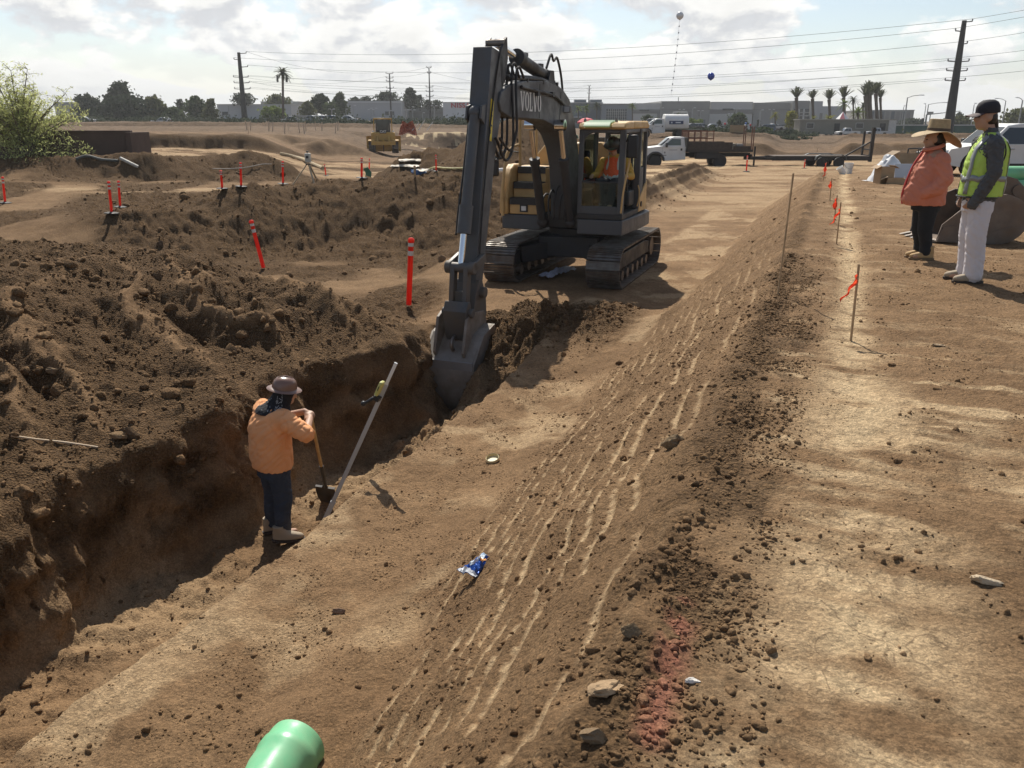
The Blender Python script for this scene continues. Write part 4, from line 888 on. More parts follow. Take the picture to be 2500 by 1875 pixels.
# ---- worker standing in the trench, seen from behind, leaning on a shovel (local frame: he faces +x)
def trench_worker():
    p = at_z(683, 1306, -2.60); gz = -2.60
    t = MB(); face = R(42); H = 1.0
    T = lambda x, y, z: Vector((x, y, z))
    # continuous body
    t.loft([((.0, 0, .86), .13, .17), ((.0, 0, 1.0), .15, .18), ((.02, 0, 1.2), .16, .18), ((.03, 0, 1.36), .13, .19), ((.05, 0, 1.45), .07, .12)], 20)
    hc = T(.19, -.05, 1.575); t.cap(T(.06, 0, 1.40), T(.15, -.03, 1.51), .062, .058, 12); head_shape(t, hc, 1.0, R(-22), R(14))
    for s in (-1, 1):
        t.chain([T(0, s * .10, .88), T(.02, s * .11, .48), T(-.01, s * .115, .09)], [.10, .07, .05]); t.cap(T(-.01, s * .115, .06), T(.12, s * .12, .04), .04, .035)
    ra = [T(.05, -.21, 1.37), T(.17, -.45, 1.25), T(.37, -.18, 1.29)]; la = [T(.05, .21, 1.37), T(.20, .30, 1.20), T(.40, -.02, 1.32)]
    t.chain(ra, [.065, .052, .036]); t.chain(la, [.065, .052, .036])
    hand(t, ra[2], T(.25, .85, .05), T(.2, -.1, -1), 1.0, .75, 1); hand(t, la[2], T(.25, -.85, -.05), T(.2, .1, -1), 1.0, .75, -1)
    o = fuse(t, 'person', SKIN, None, .011, 4)
    o.location = (p.x, p.y, gz + .01); o.rotation_euler = (0, 0, face); o.scale = (.985, .985, .985)
    tag(o, 'man in brown hard hat and orange shirt leaning on a shovel in the trench', 'person')
    m = MB()     # shirt, loose over a broad back
    m.loft([((.0, 0, .80), .205, .245), ((-.01, 0, .90), .215, .255), ((-.01, 0, 1.06), .215, .255), ((.0, 0, 1.22), .205, .262), ((.01, 0, 1.34), .175, .262), ((.02, 0, 1.43), .125, .20), ((.05, 0, 1.49), .085, .10)], 28)
    m.ell((-.05, 0, 1.2), (.17, .24, .22)); m.ell((.01, .17, 1.36), (.10, .11, .10)); m.ell((.01, -.17, 1.36), (.10, .11, .10))
    m.chain([ra[0], ra[0].lerp(ra[1], .6), ra[1] + T(.01, .02, -.01)], [.115, .105, .10]); m.chain([la[0], la[0].lerp(la[1], .7)], [.115, .105])
    m.cap(ra[1], ra[1].lerp(ra[2], .12), .088, .082)
    fuse(m, 'shirt', mat('shirt_orange', (.80, .37, .16), .85, var=.06, sc=5, bump=.15, bsc=160), o, .012, 4, .017, (5, 5, 3.2), 3)
    m = MB()
    m.loft([((0, 0, .70), .165, .205), ((0, 0, .80), .165, .20), ((0, 0, .92), .16, .195)], 24)
    for s in (-1, 1): m.chain([T(0, s * .10, .78), T(.025, s * .115, .47), T(-.005, s * .115, .26), T(-.005, s * .115, .11)], [.125, .102, .09, .085])
    fuse(m, 'jeans', mat('denim', (.030, .042, .066), .85, var=.25, sc=7, dirt=.35, dirtcol=(.12, .10, .08), bump=.1, bsc=200), o, .011, 4, .014, (7, 7, 7), 6)
    bm_ = mat('boot_tan', (.36, .29, .205), .75, var=.15, dirt=.5, dirtcol=(.28, .20, .13)); sm_ = mat('boot_sole', (.06, .045, .035), .8)
    boot(o, 'boot', (-.09, -.12, -.01), R(-35), bm_, sm_, 1.08); boot(o, 'boot', (-.08, .125, -.01), R(4), bm_, sm_, 1.08)
    m = MB(); hard_hat(m, hc + T(-.012, 0, .07), (R(4), R(10), R(-22)), .88); m.build('hard_hat', mat('helmet_brown', (.20, .115, .085), .32, var=.06, coat=.3), o)
    m = MB()     # neck flap of the bandana
    c0 = hc
    m.loft([((.05, 0, 1.405), .185, .195), ((.06, 0, 1.45), .165, .17), ((.12, -.02, 1.50), .135, .125), ((.165, -.04, 1.57), .126, .104), ((.185, -.05, 1.64), .118, .094)], 28)
    bd = fuse(m, 'bandana', mat('bandana_black', (.012, .013, .017), .9, var=.2), o, .009, 3, .008, (14, 14, 9), 4)
    pms = [MB() for _ in range(6)]; pm = pms[0]; rng = random.Random(8)   # printed band and specks, lying on the cloth
    dg = bpy.context.evaluated_depsgraph_get(); dg.update()
    def on(q):
        ok, loc, no, _ = bd.closest_point_on_mesh(q); return loc, no
    def patch(q, sx, sz, pm):
        loc, no = on(q); up = Vector((0, 0, 1)); a = up.cross(no).normalized(); b = no.cross(a); loc = loc + no * .0025
        pm.add([loc + a * (i * sx) + b * (j * sz) for (i, j) in ((-1, -1), (1, -1), (1, 1), (-1, 1))], [(0, 1, 2, 3)])
    for k in range(14):
        zq = 1.43 + k * .014
        for i_, an in enumerate((228, 250)): patch(T(.14 + .22 * math.cos(R(an)), -.01 + .22 * math.sin(R(an)), zq), .0022, .0085, pms[i_])
    for i_, zc in enumerate((1.47, 1.52, 1.57)):
        for k in range(9):
            a = 2 * math.pi * k / 9; patch(T(.14 + .22 * math.cos(R(239 + 6.5 * math.cos(a))), -.01 + .22 * math.sin(R(239 + 6.5 * math.cos(a))), zc + .02 * math.sin(a)), .005, .004, pms[2 + i_])
    for k in range(26): patch(T(.14 + .25 * math.cos(R(rng.uniform(120, 222))), .25 * math.sin(R(rng.uniform(120, 222))), rng.uniform(1.45, 1.65)), .004, .004, pms[5])
    for q_ in pms: q_.build('print_motif', mat('print_grey', (.38, .39, .40), .9), bd, smooth=False)
    # shovel under his hands
    W = Matrix.Translation(o.location) @ Matrix.Rotation(face, 4, 'Z')
    top = W @ T(.42, -.10, 1.25)
    bot = at_z(800, 1212, -2.50)
    sh = thing('shovel', 'round point shovel with wooden handle held upright by the worker in the trench', 'shovel', bot)
    a = top - bot; d = a.normalized()
    m = MB(); m.tube([d * .40, d * .8, a * .97, a], [.018, .0185, .0185, .012], 10); m.build('handle', mat('shovel_wood', (.50, .31, .125), .6, var=.18, sc=14), sh)
    side = (Vector((.95, -.2, 0)) - d * Vector((.95, -.2, 0)).dot(d)).normalized(); nrm = side.cross(d)
    m = MB(); m.tube([d * .16, d * .30, d * .52], [.018, .021, .024], 10)
    pr = [(.115, .20), (.118, .10), (.112, .0), (.09, -.08), (.05, -.13), (.0, -.15)]
    rows = []
    for (w_, s_) in [(.115, .17)] + pr[1:5] + [(.012, -.15)]:
        row = []
        for k in range(9):
            f = -1 + k / 4; row.append(side * (w_ * f) + d * s_ + nrm * (.035 * f * f - .01) - nrm * 0)
        rows.append(row)
    vs = [v for r in rows for v in r] + [v - nrm * .004 for r in rows for v in r]; nr = len(rows); fs = []
    for i in range(nr - 1):
        for k in range(8): fs += [(i * 9 + k, i * 9 + k + 1, (i + 1) * 9 + k + 1, (i + 1) * 9 + k), tuple(nr * 9 + q for q in (i * 9 + k, (i + 1) * 9 + k, (i + 1) * 9 + k + 1, i * 9 + k + 1))]
    m.add(vs, fs)
    for s_ in (-1, 1): m.box(side * (.075 * s_) + d * .175 + nrm * .012, (.08, .03, .012), Matrix((side, nrm, d)).transposed())
    m.build('blade', mat('shovel_steel', (.07, .07, .072), .4, metal=.6, var=.2, dirt=.5, dirtcol=(.2, .14, .09)), sh)
    return o

# ---- woman with the straw hat (faces image left)
def hat_woman():
    p = at_z(2242, 630, 0); face = R(176)
    T = lambda x, y, z: Vector((x, y, z)); t = MB()
    t.loft([((.0, 0, .72), .14, .17), ((0, 0, .85), .16, .18), ((.02, 0, 1.0), .15, .17), ((.0, 0, 1.15), .14, .17), ((-.02, 0, 1.24), .10, .16), ((-.02, 0, 1.29), .06, .10)], 20)
    hc = T(.03, 0, 1.40); t.cap(T(-.02, 0, 1.26), T(.0, 0, 1.33), .055, .052); head_shape(t, hc, .94, R(-6), R(6))
    for s in (-1, 1): t.chain([T(0, s * .09, .74), T(.01, s * .095, .40), T(-.03, s * .09, .08)], [.10, .07, .045]); t.cap(T(-.03, s * .09, .05), T(.09, s * .10, .035), .036, .03)
    for s in (-1, 1):
        ar = [T(-.03, s * .185, 1.19), T(-.06, s * .25, .95), T(.12, s * .165, .80)]; t.chain(ar, [.055, .046, .033]); hand(t, ar[2], T(.9, -s * .2, -.35), T(0, -s, 0), .9, .4, -s)
    o = fuse(t, 'person', SKIN, None, .011, 4); o.location = (p.x, p.y, ground_z(p.x, p.y) + .008); o.rotation_euler = (0, 0, face)
    tag(o, 'person in a wide straw hat and salmon jacket standing with hands in pockets', 'person')
    jm = mat('jacket_salmon', (.58, .20, .12), .75, var=.07, sc=5, bump=.1, bsc=150)
    m = MB()
    m.loft([((.03, 0, .645), .235, .215, 0, .9), ((.045, 0, .70), .255, .23), ((.04, 0, .82), .25, .23), ((.03, 0, .95), .225, .22), ((.0, 0, 1.08), .195, .215), ((-.02, 0, 1.18), .155, .20), ((-.02, 0, 1.26), .10, .13), ((-.01, 0, 1.31), .075, .08)], 30)
    m.ell((.09, 0, .98), (.15, .17, .20))
    for s in (-1, 1):
        m.chain([T(-.03, s * .19, 1.18), T(-.07, s * .26, .97), T(.0, s * .265, .86), T(.115, s * .23, .80)], [.095, .092, .09, .066])
    fuse(m, 'jacket', jm, o, .011, 4, .014, (5, 5, 3.5), 11)
    m = MB(); m.tube(smoothpath([(.11, -.02, 1.28), (.20, -.02, 1.12), (.255, -.02, .95), (.29, -.02, .78), (.275, -.02, .655)], 5), .014, 6); m.build('jacket_placket', mat('jacket_lining', (.50, .05, .04), .7), o)
    m = MB(); m.tube([T(.10 * math.cos(a) + .01, .10 * math.sin(a), 1.315 - .03 * math.cos(a)) for a in [2 * math.pi * k / 18 for k in range(19)]], .022, 8); m.build('jacket_collar', jm, o)
    m = MB(); m.loft([((0, 0, .58), .165, .185), ((0, 0, .70), .165, .185), ((0, 0, .8), .16, .18)], 22)
    for s in (-1, 1): m.chain([T(0, s * .085, .66), T(.01, s * .095, .36), T(-.03, s * .09, .18), T(-.03, s * .09, .10)], [.118, .088, .073, .072])
    fuse(m, 'trousers', mat('trousers_black', (.013, .015, .018), .85, var=.2), o, .012, 5, .006, (9, 9, 6), 4)
    bm_ = mat('boot_wheat', (.46, .30, .14), .75, var=.1, dirt=.2); sm_ = mat('boot_sole_tan', (.22, .15, .085), .8)
    boot(o, 'boot', (-.10, .10, -.006), R(-6), bm_, sm_, .92, .16); boot(o, 'boot', (-.10, -.09, -.006), R(8), bm_, sm_, .92, .16)
    m = MB(); hs = []
    n = 40; prof = [(.10, .165), (.107, .16), (.118, .06), (.122, .03), (.150, .018), (.21, -.005), (.262, -.024), (.268, -.030), (.26, -.030), (.20, -.013), (.14, .006), (.116, .02)]
    m.lathe([(.001, .150), (.05, .152), (.088, .166)] + prof, (0, 0, 0), n)
    for k in range(len(m.v)):
        x, y, z = m.v[k]; r_ = math.hypot(x, y)
        if r_ > .13: z += (r_ - .13) * (.55 * (y / r_) ** 2 - .55 * max(0, -x / r_) ** 1.0 * 1.25 - .16)
        m.v[k] = (x, y * .93, z)
    hb = m.build('straw_hat', mat('straw', (.40, .295, .165), .8, var=.15, sc=30, bump=.3, bsc=120), o, loc=hc + T(-.045, 0, .07)); hb.scale = (1.06, 1.06, 1.0); hb.rotation_euler = (0, R(-3), 0)
    m = MB(); m.lathe([(.1215, .03), (.1225, .036), (.1195, .062), (.118, .062), (.118, .03)], (0, 0, 0), 36); 
    for k in range(len(m.v)): m.v[k] = (m.v[k][0], m.v[k][1] * .935, m.v[k][2])
    m.build('hat_band', mat('hat_band', (.11, .075, .05), .8), hb)
    m = MB(); m.ell(hc + T(-.035, 0, .01), (.085, .083, .10)); m.chain([hc + T(-.10, 0, -.02), hc + T(-.125, .0, -.14), hc + T(-.145, .0, -.28), hc + T(-.14, 0, -.40)], [.05, .045, .035, .015]); fuse(m, 'hair', mat('hair_dark', (.018, .012, .009), .5, var=.25, sc=20), o, .010, 3, .006, (40, 40, 4), 7)
    eyes(hc, .94, R(-6), R(6), o)
    return o

# ---- tall man in the lime vest
def vest_man():
    p = at_z(2356, 689, 0); face = R(172)
    T = lambda x, y, z: Vector((x, y, z)); t = MB()
    t.loft([((.0, 0, .86), .115, .16), ((.0, 0, .98), .125, .16), ((.015, 0, 1.12), .125, .16), ((.0, 0, 1.32), .125, .175), ((-.02, 0, 1.43), .085, .16), ((-.02, 0, 1.49), .055, .09)], 20)
    hc = T(.06, 0, 1.635); t.cap(T(-.02, 0, 1.46), T(.02, 0, 1.56), .055, .053); head_shape(t, hc, 1.0, R(4), R(3))
    for s in (-1, 1): t.chain([T(0, s * .085, .88), T(.005, s * .09, .48), T(-.03, s * .09, .08)], [.088, .062, .043]); t.cap(T(-.03, s * .09, .05), T(.11, s * .10, .035), .037, .032)
    arms = []; s_of = lambda q: 1 if q[0].y > 0 else -1
    for s in (-1, 1):
        ar = [T(.0, s * .19, 1.39), T(-.02, s * .235, 1.12), T(.075, s * .135, .87)]; arms.append(ar); t.chain(ar, [.052, .043, .032]); hand(t, ar[2], T(.55, -s * .15, -.8), T(0, -s, 0), 1.0, .35, -s)
    o = fuse(t, 'person', SKIN, None, .011, 4); o.location = (p.x, p.y, ground_z(p.x, p.y) + .008); o.rotation_euler = (0, 0, face)
    tag(o, 'tall man in a dark cap, lime reflective vest and white trousers', 'person')
    gm = mat('shirt_charcoal', (.075, .078, .082), .85, var=.08)
    m = MB(); m.loft([((0, 0, .82), .155, .185), ((0, 0, 1.0), .15, .185), ((.01, 0, 1.2), .15, .185), ((0, 0, 1.34), .14, .195), ((-.015, 0, 1.44), .095, .165), ((-.012, 0, 1.51), .068, .078), ((.0, 0, 1.545), .066, .072)], 26)
    for ar in arms: m.chain([ar[0], ar[0].lerp(ar[1], .5), ar[1], ar[2] + T(.0, s_of(ar) * .035, .0), ar[2] + T(.03, s_of(ar) * .02, -.07)], [.085, .075, .072, .064, .058])
    fuse(m, 'shirt', gm, o, .010, 4, .015, (8, 8, 7), 21)
    lime = mat('vest_lime', (.44, .62, .10), .7, var=.05, bump=.08, bsc=200)
    m = MB(); m.loft([((-.005, 0, .875), .205, .205), ((-.01, 0, 1.0), .205, .20), ((-.015, 0, 1.2), .20, .196), ((-.03, 0, 1.33), .18, .192), ((-.035, 0, 1.42), .13, .16), ((-.015, 0, 1.48), .08, .105), ((-.015, 0, 1.50), .074, .09)], 34)
    ve = fuse(m, 'vest', lime, o, .010, 4, .007, (7, 7, 5), 25)
    rm = mat('reflective_grey', (.27, .28, .28), .35, metal=.2, var=.06)
    # reflective tape wrapped on the vest
    bpy.context.view_layer.update()
    def tape(path, wdt, name='reflective_tape'):
        mm = MB(); L_, R_ = [], []
        pts = [Vector(q) for q in path]; pr = []
        for q in pts:
            ok, loc, no, _ = ve.closest_point_on_mesh(q); pr.append((loc + no * .005, no))
        for i, (loc, no) in enumerate(pr):
            tg = (pr[min(i + 1, len(pr) - 1)][0] - pr[max(i - 1, 0)][0]).normalized(); sd = tg.cross(no).normalized() * wdt / 2; L_.append(loc + sd); R_.append(loc - sd)
        n = len(L_); mm.add(L_ + R_, [(i, i + 1, n + i + 1, n + i) for i in range(n - 1)]); ob = mm.build(name, rm, ve, fix=False)
        sm_ = ob.modifiers.new('t', 'SOLIDIFY'); sm_.thickness = .003
    tape([T(.3 * math.cos(a) + .015, .3 * math.sin(a), 1.06) for a in [2 * math.pi * k / 40 for k in range(41)]], .055)
    for s in (-1, 1):
        tape([T(.22, s * .12, z) for z in np.linspace(.90, 1.40, 12)] + [T(.10, s * .13, 1.50), T(-.05, s * .13, 1.52), T(-.2, s * .12, 1.44)] + [T(-.25, s * .12, z) for z in np.linspace(1.36, .90, 10)], .05)
    m = MB(); m.tube([T(.192 * math.cos(a) + .015, .212 * math.sin(a), .873) for a in [2 * math.pi * k / 36 for k in range(37)]], .008, 6); m.build('vest_hem', BLK, ve)
    for s in (-1, 1):
        m = MB(); m.tube([T(-.02 + .085 * math.cos(a), s * (.20 - .01 * abs(math.sin(a))), 1.30 + .14 * math.sin(a)) for a in [2 * math.pi * k / 24 for k in range(25)]], .007, 6); m.build('armhole_trim', BLK, ve)
    m = MB(); m.loft([((0, 0, .72), .145, .175), ((0, 0, .82), .15, .175), ((0, 0, .92), .145, .17)], 24)
    for s in (-1, 1): m.chain([T(0, s * .08, .80), T(.005, s * .095, .48), T(-.02, s * .095, .25), T(-.025, s * .095, .085)], [.115, .10, .096, .098])
    fuse(m, 'trousers', mat('trousers_white', (.62, .59, .61), .8, var=.05, dirt=.25, dirtcol=(.5, .43, .36)), o, .010, 4, .008, (7, 7, 4), 31)
    bm_ = mat('boot_tan', (.36, .29, .205)); sm_ = mat('boot_sole', (.06, .045, .035))
    boot(o, 'boot', (-.09, .10, -.006), R(3), bm_, sm_, .98, .10); boot(o, 'boot', (-.08, -.095, -.006), R(-8), bm_, sm_, .98, .10)
    m = MB(); m.lathe([(.001, .118), (.05, .114), (.085, .09), (.103, .05), (.107, .0), (.104, -.012), (.098, 0), (.001, .1)], (0, 0, 0), 30)
    for k in range(len(m.v)): m.v[k] = (m.v[k][0] * 1.08, m.v[k][1] * .88, m.v[k][2])
    cp = m.build('cap', mat('cap_black', (.022, .020, .026), .8, var=.15), o, loc=hc + T(-.012, 0, .055)); cp.rotation_euler = (0, R(4), R(4))
    m = MB(); r0 = [T(.105 * math.cos(a), .088 * math.sin(a), .0) for a in np.linspace(-1.2, 1.2, 13)]; r1 = [T(.10 + .105 * math.cos(a), .092 * math.sin(a), -.018 - .02 * abs(math.sin(a)) ) for a in np.linspace(-1.2, 1.2, 13)]
    m.add(r0 + r1 + [v - T(0, 0, .006) for v in r0 + r1], [(i, i + 1, 13 + i + 1, 13 + i) for i in range(12)] + [(26 + i + 1, 26 + i, 39 + i, 39 + i + 1) for i in range(12)] + [(13 + i, 13 + i + 1, 39 + i + 1, 39 + i) for i in range(12)])
    m.build('visor', mat('cap_maroon', (.085, .055, .055), .7), cp)
    m = MB(); m.prism([(.0, .118), (.055, .105), (.098, .06), (.113, .002), (.03, .002)], -.055, .055)
    for k in range(len(m.v)):
        x, y, z = m.v[k]; m.v[k] = (x, y, z)
    m = MB(); m.ell(hc + T(-.035, 0, .0), (.078, .076, .085)); m.chain([hc + T(-.095, 0, -.03), hc + T(-.115, 0, -.09)], [.03, .022]); hr = fuse(m, 'hair', mat('hair_dark', (.018, .012, .009)), o, .009, 3)
    m = MB(); m.tube(smoothpath([hc + T(-.105, 0, -.06), hc + T(-.125, .005, -.12), hc + T(-.145, .005, -.18), hc + T(-.165, 0, -.23)], 4), [.014] * 5 + [.011] * 5 + [.006] * 3, 7); m.build('braid', MATS['hair_dark'], hr)
    eyes(hc, 1.0, R(4), R(3), o)
    return o

# ---- operator sitting in the cab
def operator():
    T = lambda x, y, z: Vector((x, y, z)); t = MB()
    W = exc.matrix_basis.copy()
    t.loft([((.18, 0, 1.70), .14, .17), ((.14, 0, 1.85), .15, .18), ((.12, 0, 2.05), .14, .19), ((.13, 0, 2.20), .10, .17), ((.15, 0, 2.26), .06, .10)], 20)
    hc = T(.24, -.02, 2.40); t.cap(T(.16, 0, 2.23), T(.20, 0, 2.32), .055, .053); head_shape(t, hc, 1.0, R(12), R(26))
    for s in (-1, 1): t.chain([T(.20, s * .10, 1.76), T(.66, s * .13, 1.80), T(.88, s * .12, 1.43)], [.095, .068, .05]); t.cap(T(.88, s * .12, 1.41), T(1.02, s * .12, 1.40), .042, .036)
    arms = []
    for s in (-1, 1):
        ar = [T(.12, s * .22, 2.16), T(.16, s * .33, 1.90), T(.50, s * .32, 1.92)]; arms.append(ar); t.chain(ar, [.055, .046, .034]); hand(t, ar[2], T(.85, 0, .05), T(.1, -s * .3, -1), .95, .8, s)
    o = fuse(t, 'person', SKIN, None, .012, 4); o.matrix_basis = W @ Matrix.Translation((.12, .80, -.02)) @ Matrix.Diagonal((1.08, 1.08, 1.08, 1)) 
    tag(o, 'machine operator in an orange vest and dark hard hat seated in the excavator cab', 'person')
    m = MB()
    for ar in arms: m.chain([ar[0], ar[1], ar[2] - T(.03, 0, 0)], [.078, .072, .05])
    m.loft([((.16, 0, 1.72), .165, .19), ((.12, 0, 2.05), .155, .20), ((.14, 0, 2.22), .10, .17), ((.16, 0, 2.30), .07, .08)], 22)
    fuse(m, 'shirt', mat('shirt_mustard', (.50, .30, .055), .85, var=.08), o, .012, 4, .012, (10, 10, 7), 41)
    m = MB(); m.loft([((.19, 0, 1.71), .19, .21), ((.16, 0, 1.85), .185, .205), ((.13, 0, 2.06), .17, .205), ((.13, 0, 2.18), .13, .19), ((.14, 0, 2.27), .085, .12)], 26)
    ve = fuse(m, 'vest', mat('vest_orange', (.78, .115, .03), .7, var=.05), o, .011, 4, .008, (8, 8, 6), 43)
    m = MB()
    for z_ in (1.90,):
        for a in np.linspace(-1.2, 1.2, 15):
            pass
    bpy.context.view_layer.update()
    def strip(path, w_):
        L_, R_ = [], []; pr = []
        for q in path:
            ok, loc, no, _ = ve.closest_point_on_mesh(Vector(q)); pr.append((loc + no * .005, no))
        for i, (loc, no) in enumerate(pr):
            tg = (pr[min(i + 1, len(pr) - 1)][0] - pr[max(i - 1, 0)][0]).normalized(); sd = tg.cross(no).normalized() * w_ / 2; L_.append(loc + sd); R_.append(loc - sd)
        n = len(L_); m.add(L_ + R_, [(i, i + 1, n + i + 1, n + i) for i in range(n - 1)])
    strip([T(.14 + .4 * math.cos(a), .4 * math.sin(a), 1.93) for a in np.linspace(-1.4, 1.4, 24)], .055)
    for s in (-1, 1): strip([T(.30, s * .12, z_) for z_ in np.linspace(2.02, 2.16, 6)] + [T(.20, s * .12, 2.26)], .05)
    m.build('reflective_tape', mat('reflective_pale', (.5, .52, .5), .5), ve, fix=False).modifiers.new('t', 'SOLIDIFY').thickness = .003
    m = MB()
    for s in (-1, 1): m.chain([T(.20, s * .10, 1.765), T(.67, s * .13, 1.81), T(.88, s * .12, 1.47)], [.115, .088, .068])
    m.ell((.2, 0, 1.76), (.16, .2, .12)); fuse(m, 'trousers', mat('trousers_dark', (.02, .022, .028), .85), o, .012, 4)
    m = MB(); hard_hat(m, hc + T(.0, 0, .07), (0, R(24), R(12)), .98); m.build('hard_hat', mat('helmet_dark', (.03, .026, .026), .35), o)
    m = MB(); m.tube([hc + T(.115 * math.cos(a), .082 * math.sin(a), -.005 - .05 * math.cos(a)) for a in np.linspace(-1.9, 1.9, 16)], .008, 6); m.build('eyewear_strap', mat('strap_orange', (.6, .13, .04), .5), o)
    return o
# ------------------------------------------------------------------ things about the site
_YS = np.concatenate([np.linspace(1.2, 12, 700), np.geomspace(12, 420, 1500)[1:]])
def hit(px, py):
    d = ray(px, py); s = _YS / d.y; xs = d.x * s; zs = HCAM + d.z * s
    u, v = xy2uv(xs, _YS); tz = terrain(u, v)[0]; k = np.nonzero(zs < tz)[0]
    i = k[0] if len(k) else len(_YS) - 1
    return Vector((xs[i], _YS[i], tz[i]))
ORG = translucent('delineator_orange', (.90, .07, .035), .5)
REFL = mat('reflector_white', (.62, .60, .56), .35, var=.08)
LATH = mat('lath_wood', (.40, .27, .15), .75, var=.25, sc=12)
RIB = translucent('ribbon_orange', (.95, .17, .07), .55)
# -- delineator posts
def delin_proto():
    t = thing('delineator_post', '', 'post')
    m = MB(); m.lathe([(.045, .03), (.045, .99), (.052, 1.0), (.052, 1.05), (.03, 1.07)], n=14); m.build('post_tube', ORG, t)
    for z in (.80, .94): m = MB(); m.lathe([(.0465, z), (.0465, z + .07), (.045, z + .071), (.045, z - .001)], n=14); m.build('reflective_band', REFL, t)
    m = MB(); m.lathe([(.24, 0), (.24, .02), (.20, .035), (.07, .05), (.06, .06)], n=16); m.build('base', RUB, t)
    return t
DEL = [((6, 431), (13, 496), 'orange delineator post at the far left edge of the photo'),
 ((265, 442), (273, 522), 'orange delineator post with black base on the dirt, nearer of the close pair'),
 ((289, 441), (294, 508), 'orange delineator post standing just behind another in the close pair'),
 ((539, 417), (543, 463), 'short leaning orange delineator left of the taller post on a black base'),
 ((587, 396), (589, 457), 'orange delineator on black base beside the short leaning one below the bank'),
 ((690, 393), (691, 450), 'orange delineator standing left of the survey tripod'),
 ((792, 401), (796, 430), 'small orange delineator leaning just right of the survey tripod'),
 ((883, 385), (883, 435), 'orange delineator in front of the bulldozer, nearer of two'),
 ((902, 387), (901, 421), 'slim orange delineator in front of the bulldozer, farther of two'),
 ((1064, 378), (1065, 419), 'orange delineator in front of the dark hole near the stick of the digger'),
 ((612, 535), (641, 622), 'orange delineator tilted strongly to the left behind the dark spoil heap'),
 ((1004, 580), (996, 700), 'tall orange delineator by the spoil heap just left of the digging arm'),
 ((1825, 380), (1822, 419), 'orange delineator standing behind the tail of the flatbed truck'),
 ((1966, 389), (1963, 411), 'orange delineator leaning beside the trailer wheels')]
dp = None
for (tp, bt, lb) in DEL:
    g = hit(*bt) if lb.find('tilted') < 0 and lb.find('tall orange') < 0 else at_y(bt[0], bt[1], 21.5 if 'tilted' in lb else 15.2)
    if 'tall orange' in lb or 'tilted' in lb: g.z = min(g.z, ground_z(g.x, g.y))
    top = at_y(tp[0], tp[1], g.y); h = max(.55, min(1.5, top.z - g.z))
    if dp is None: o = dp = delin_proto()
    else: o = copy_tree(dp)
    if 'tall orange' in lb or 'tilted' in lb:
        for q in kids(o):
            if q.name.startswith('base'): bpy.data.objects.remove(q)
    o.location = g; s = h / 1.07; o.scale = (min(1.25, s ** .5 if s > 1 else max(s, .75)),) * 2 + (s,)
    o.rotation_euler = (R(random.uniform(-2, 2)), math.atan2(top.x - g.x, h), random.uniform(0, 6))
    ax = Vector((top.x - g.x, 0, h)).to_track_quat('Z', 'Y'); o.rotation_euler = ax.to_euler()
    tag(o, lb, 'post', 'orange delineator posts around the dig')
# -- lath stakes with survey ribbon
def stake(tp, bt, lb, rib=None, w=.016, grp='survey laths along the slope', y=None):
    g = hit(*bt) if y is None else at_y(bt[0], bt[1], y); top = at_y(tp[0], tp[1], g.y)
    t = thing('survey_lath', lb, 'stake', g, group=grp); d = top - g
    m = MB(); m.bar(-d.normalized() * .12, d, w, .011, (0, 1, 0)); m.build('lath', LATH, t)
    if rib:
        pts = [at_y(q[0], q[1], g.y - .01) - g for q in rib]; wd = rib_w(g.y)
        P = smoothpath(pts, 5); L_, R_ = [], []
        for i, p in enumerate(P):
            tw = math.sin(i * .7) * .5; sd = Vector((math.cos(tw + .6) * .9, math.sin(tw + .3), .45)).normalized() * wd / 2
            L_.append(p + sd); R_.append(p - sd)
        n = len(P); m = MB(); m.add(L_ + R_, [(i, i + 1, n + i + 1, n + i) for i in range(n - 1)]); r = m.build('ribbon', RIB, t, fix=False)
        sm_ = r.modifiers.new('t', 'SOLIDIFY'); sm_.thickness = .002
    return t
rib_w = lambda y: .062 if y < 9 else .055 + .0016 * y
stake((1937, 423), (1899, 719), 'tall bare wooden lath standing at the top of the slope')
stake((2097, 645), (2077, 833), 'nearest wooden lath with a long orange ribbon beside the pale wheel track', [(2093, 668), (2086, 690), (2074, 708), (2063, 722), (2054, 732)])
stake((2053, 494), (2042, 596), 'second lath up the wheel track with an orange ribbon hanging left', [(2051, 508), (2046, 520), (2038, 533), (2030, 546)], .016)
stake((2044, 477), (2036, 545), 'thin lath with an upright orange ribbon just behind the second lath', [(2041, 484), (2038, 496), (2040, 509)], .016)
stake((2031, 435), (2026, 490), 'thin lath with a short orange ribbon, third from the near end of the row', [(2029, 442), (2026, 450), (2029, 458)], .02)
stake((2018, 396), (2010, 440), 'lath with a long drooping orange ribbon in front of the trailer wheels', [(2017, 398), (2014, 410), (2015, 420), (2011, 430)], .022)
stake((1996, 362), (1991, 402), 'lath tied with pale ribbon right before the trailer fender', None, .03)
stake((2026, 378), (2021, 404), 'lath with orange ribbon strung sideways before the rear trailer wheel', [(2025, 380), (2016, 388), (2006, 396)], .03)
stake((2296, 497), (2291, 532), 'thin lath with orange ribbon between the straw hat person and the steel bucket', [(2297, 498), (2302, 504), (2307, 510)], .016, y=13.2)
rng = random.Random(31)
sp_ = None
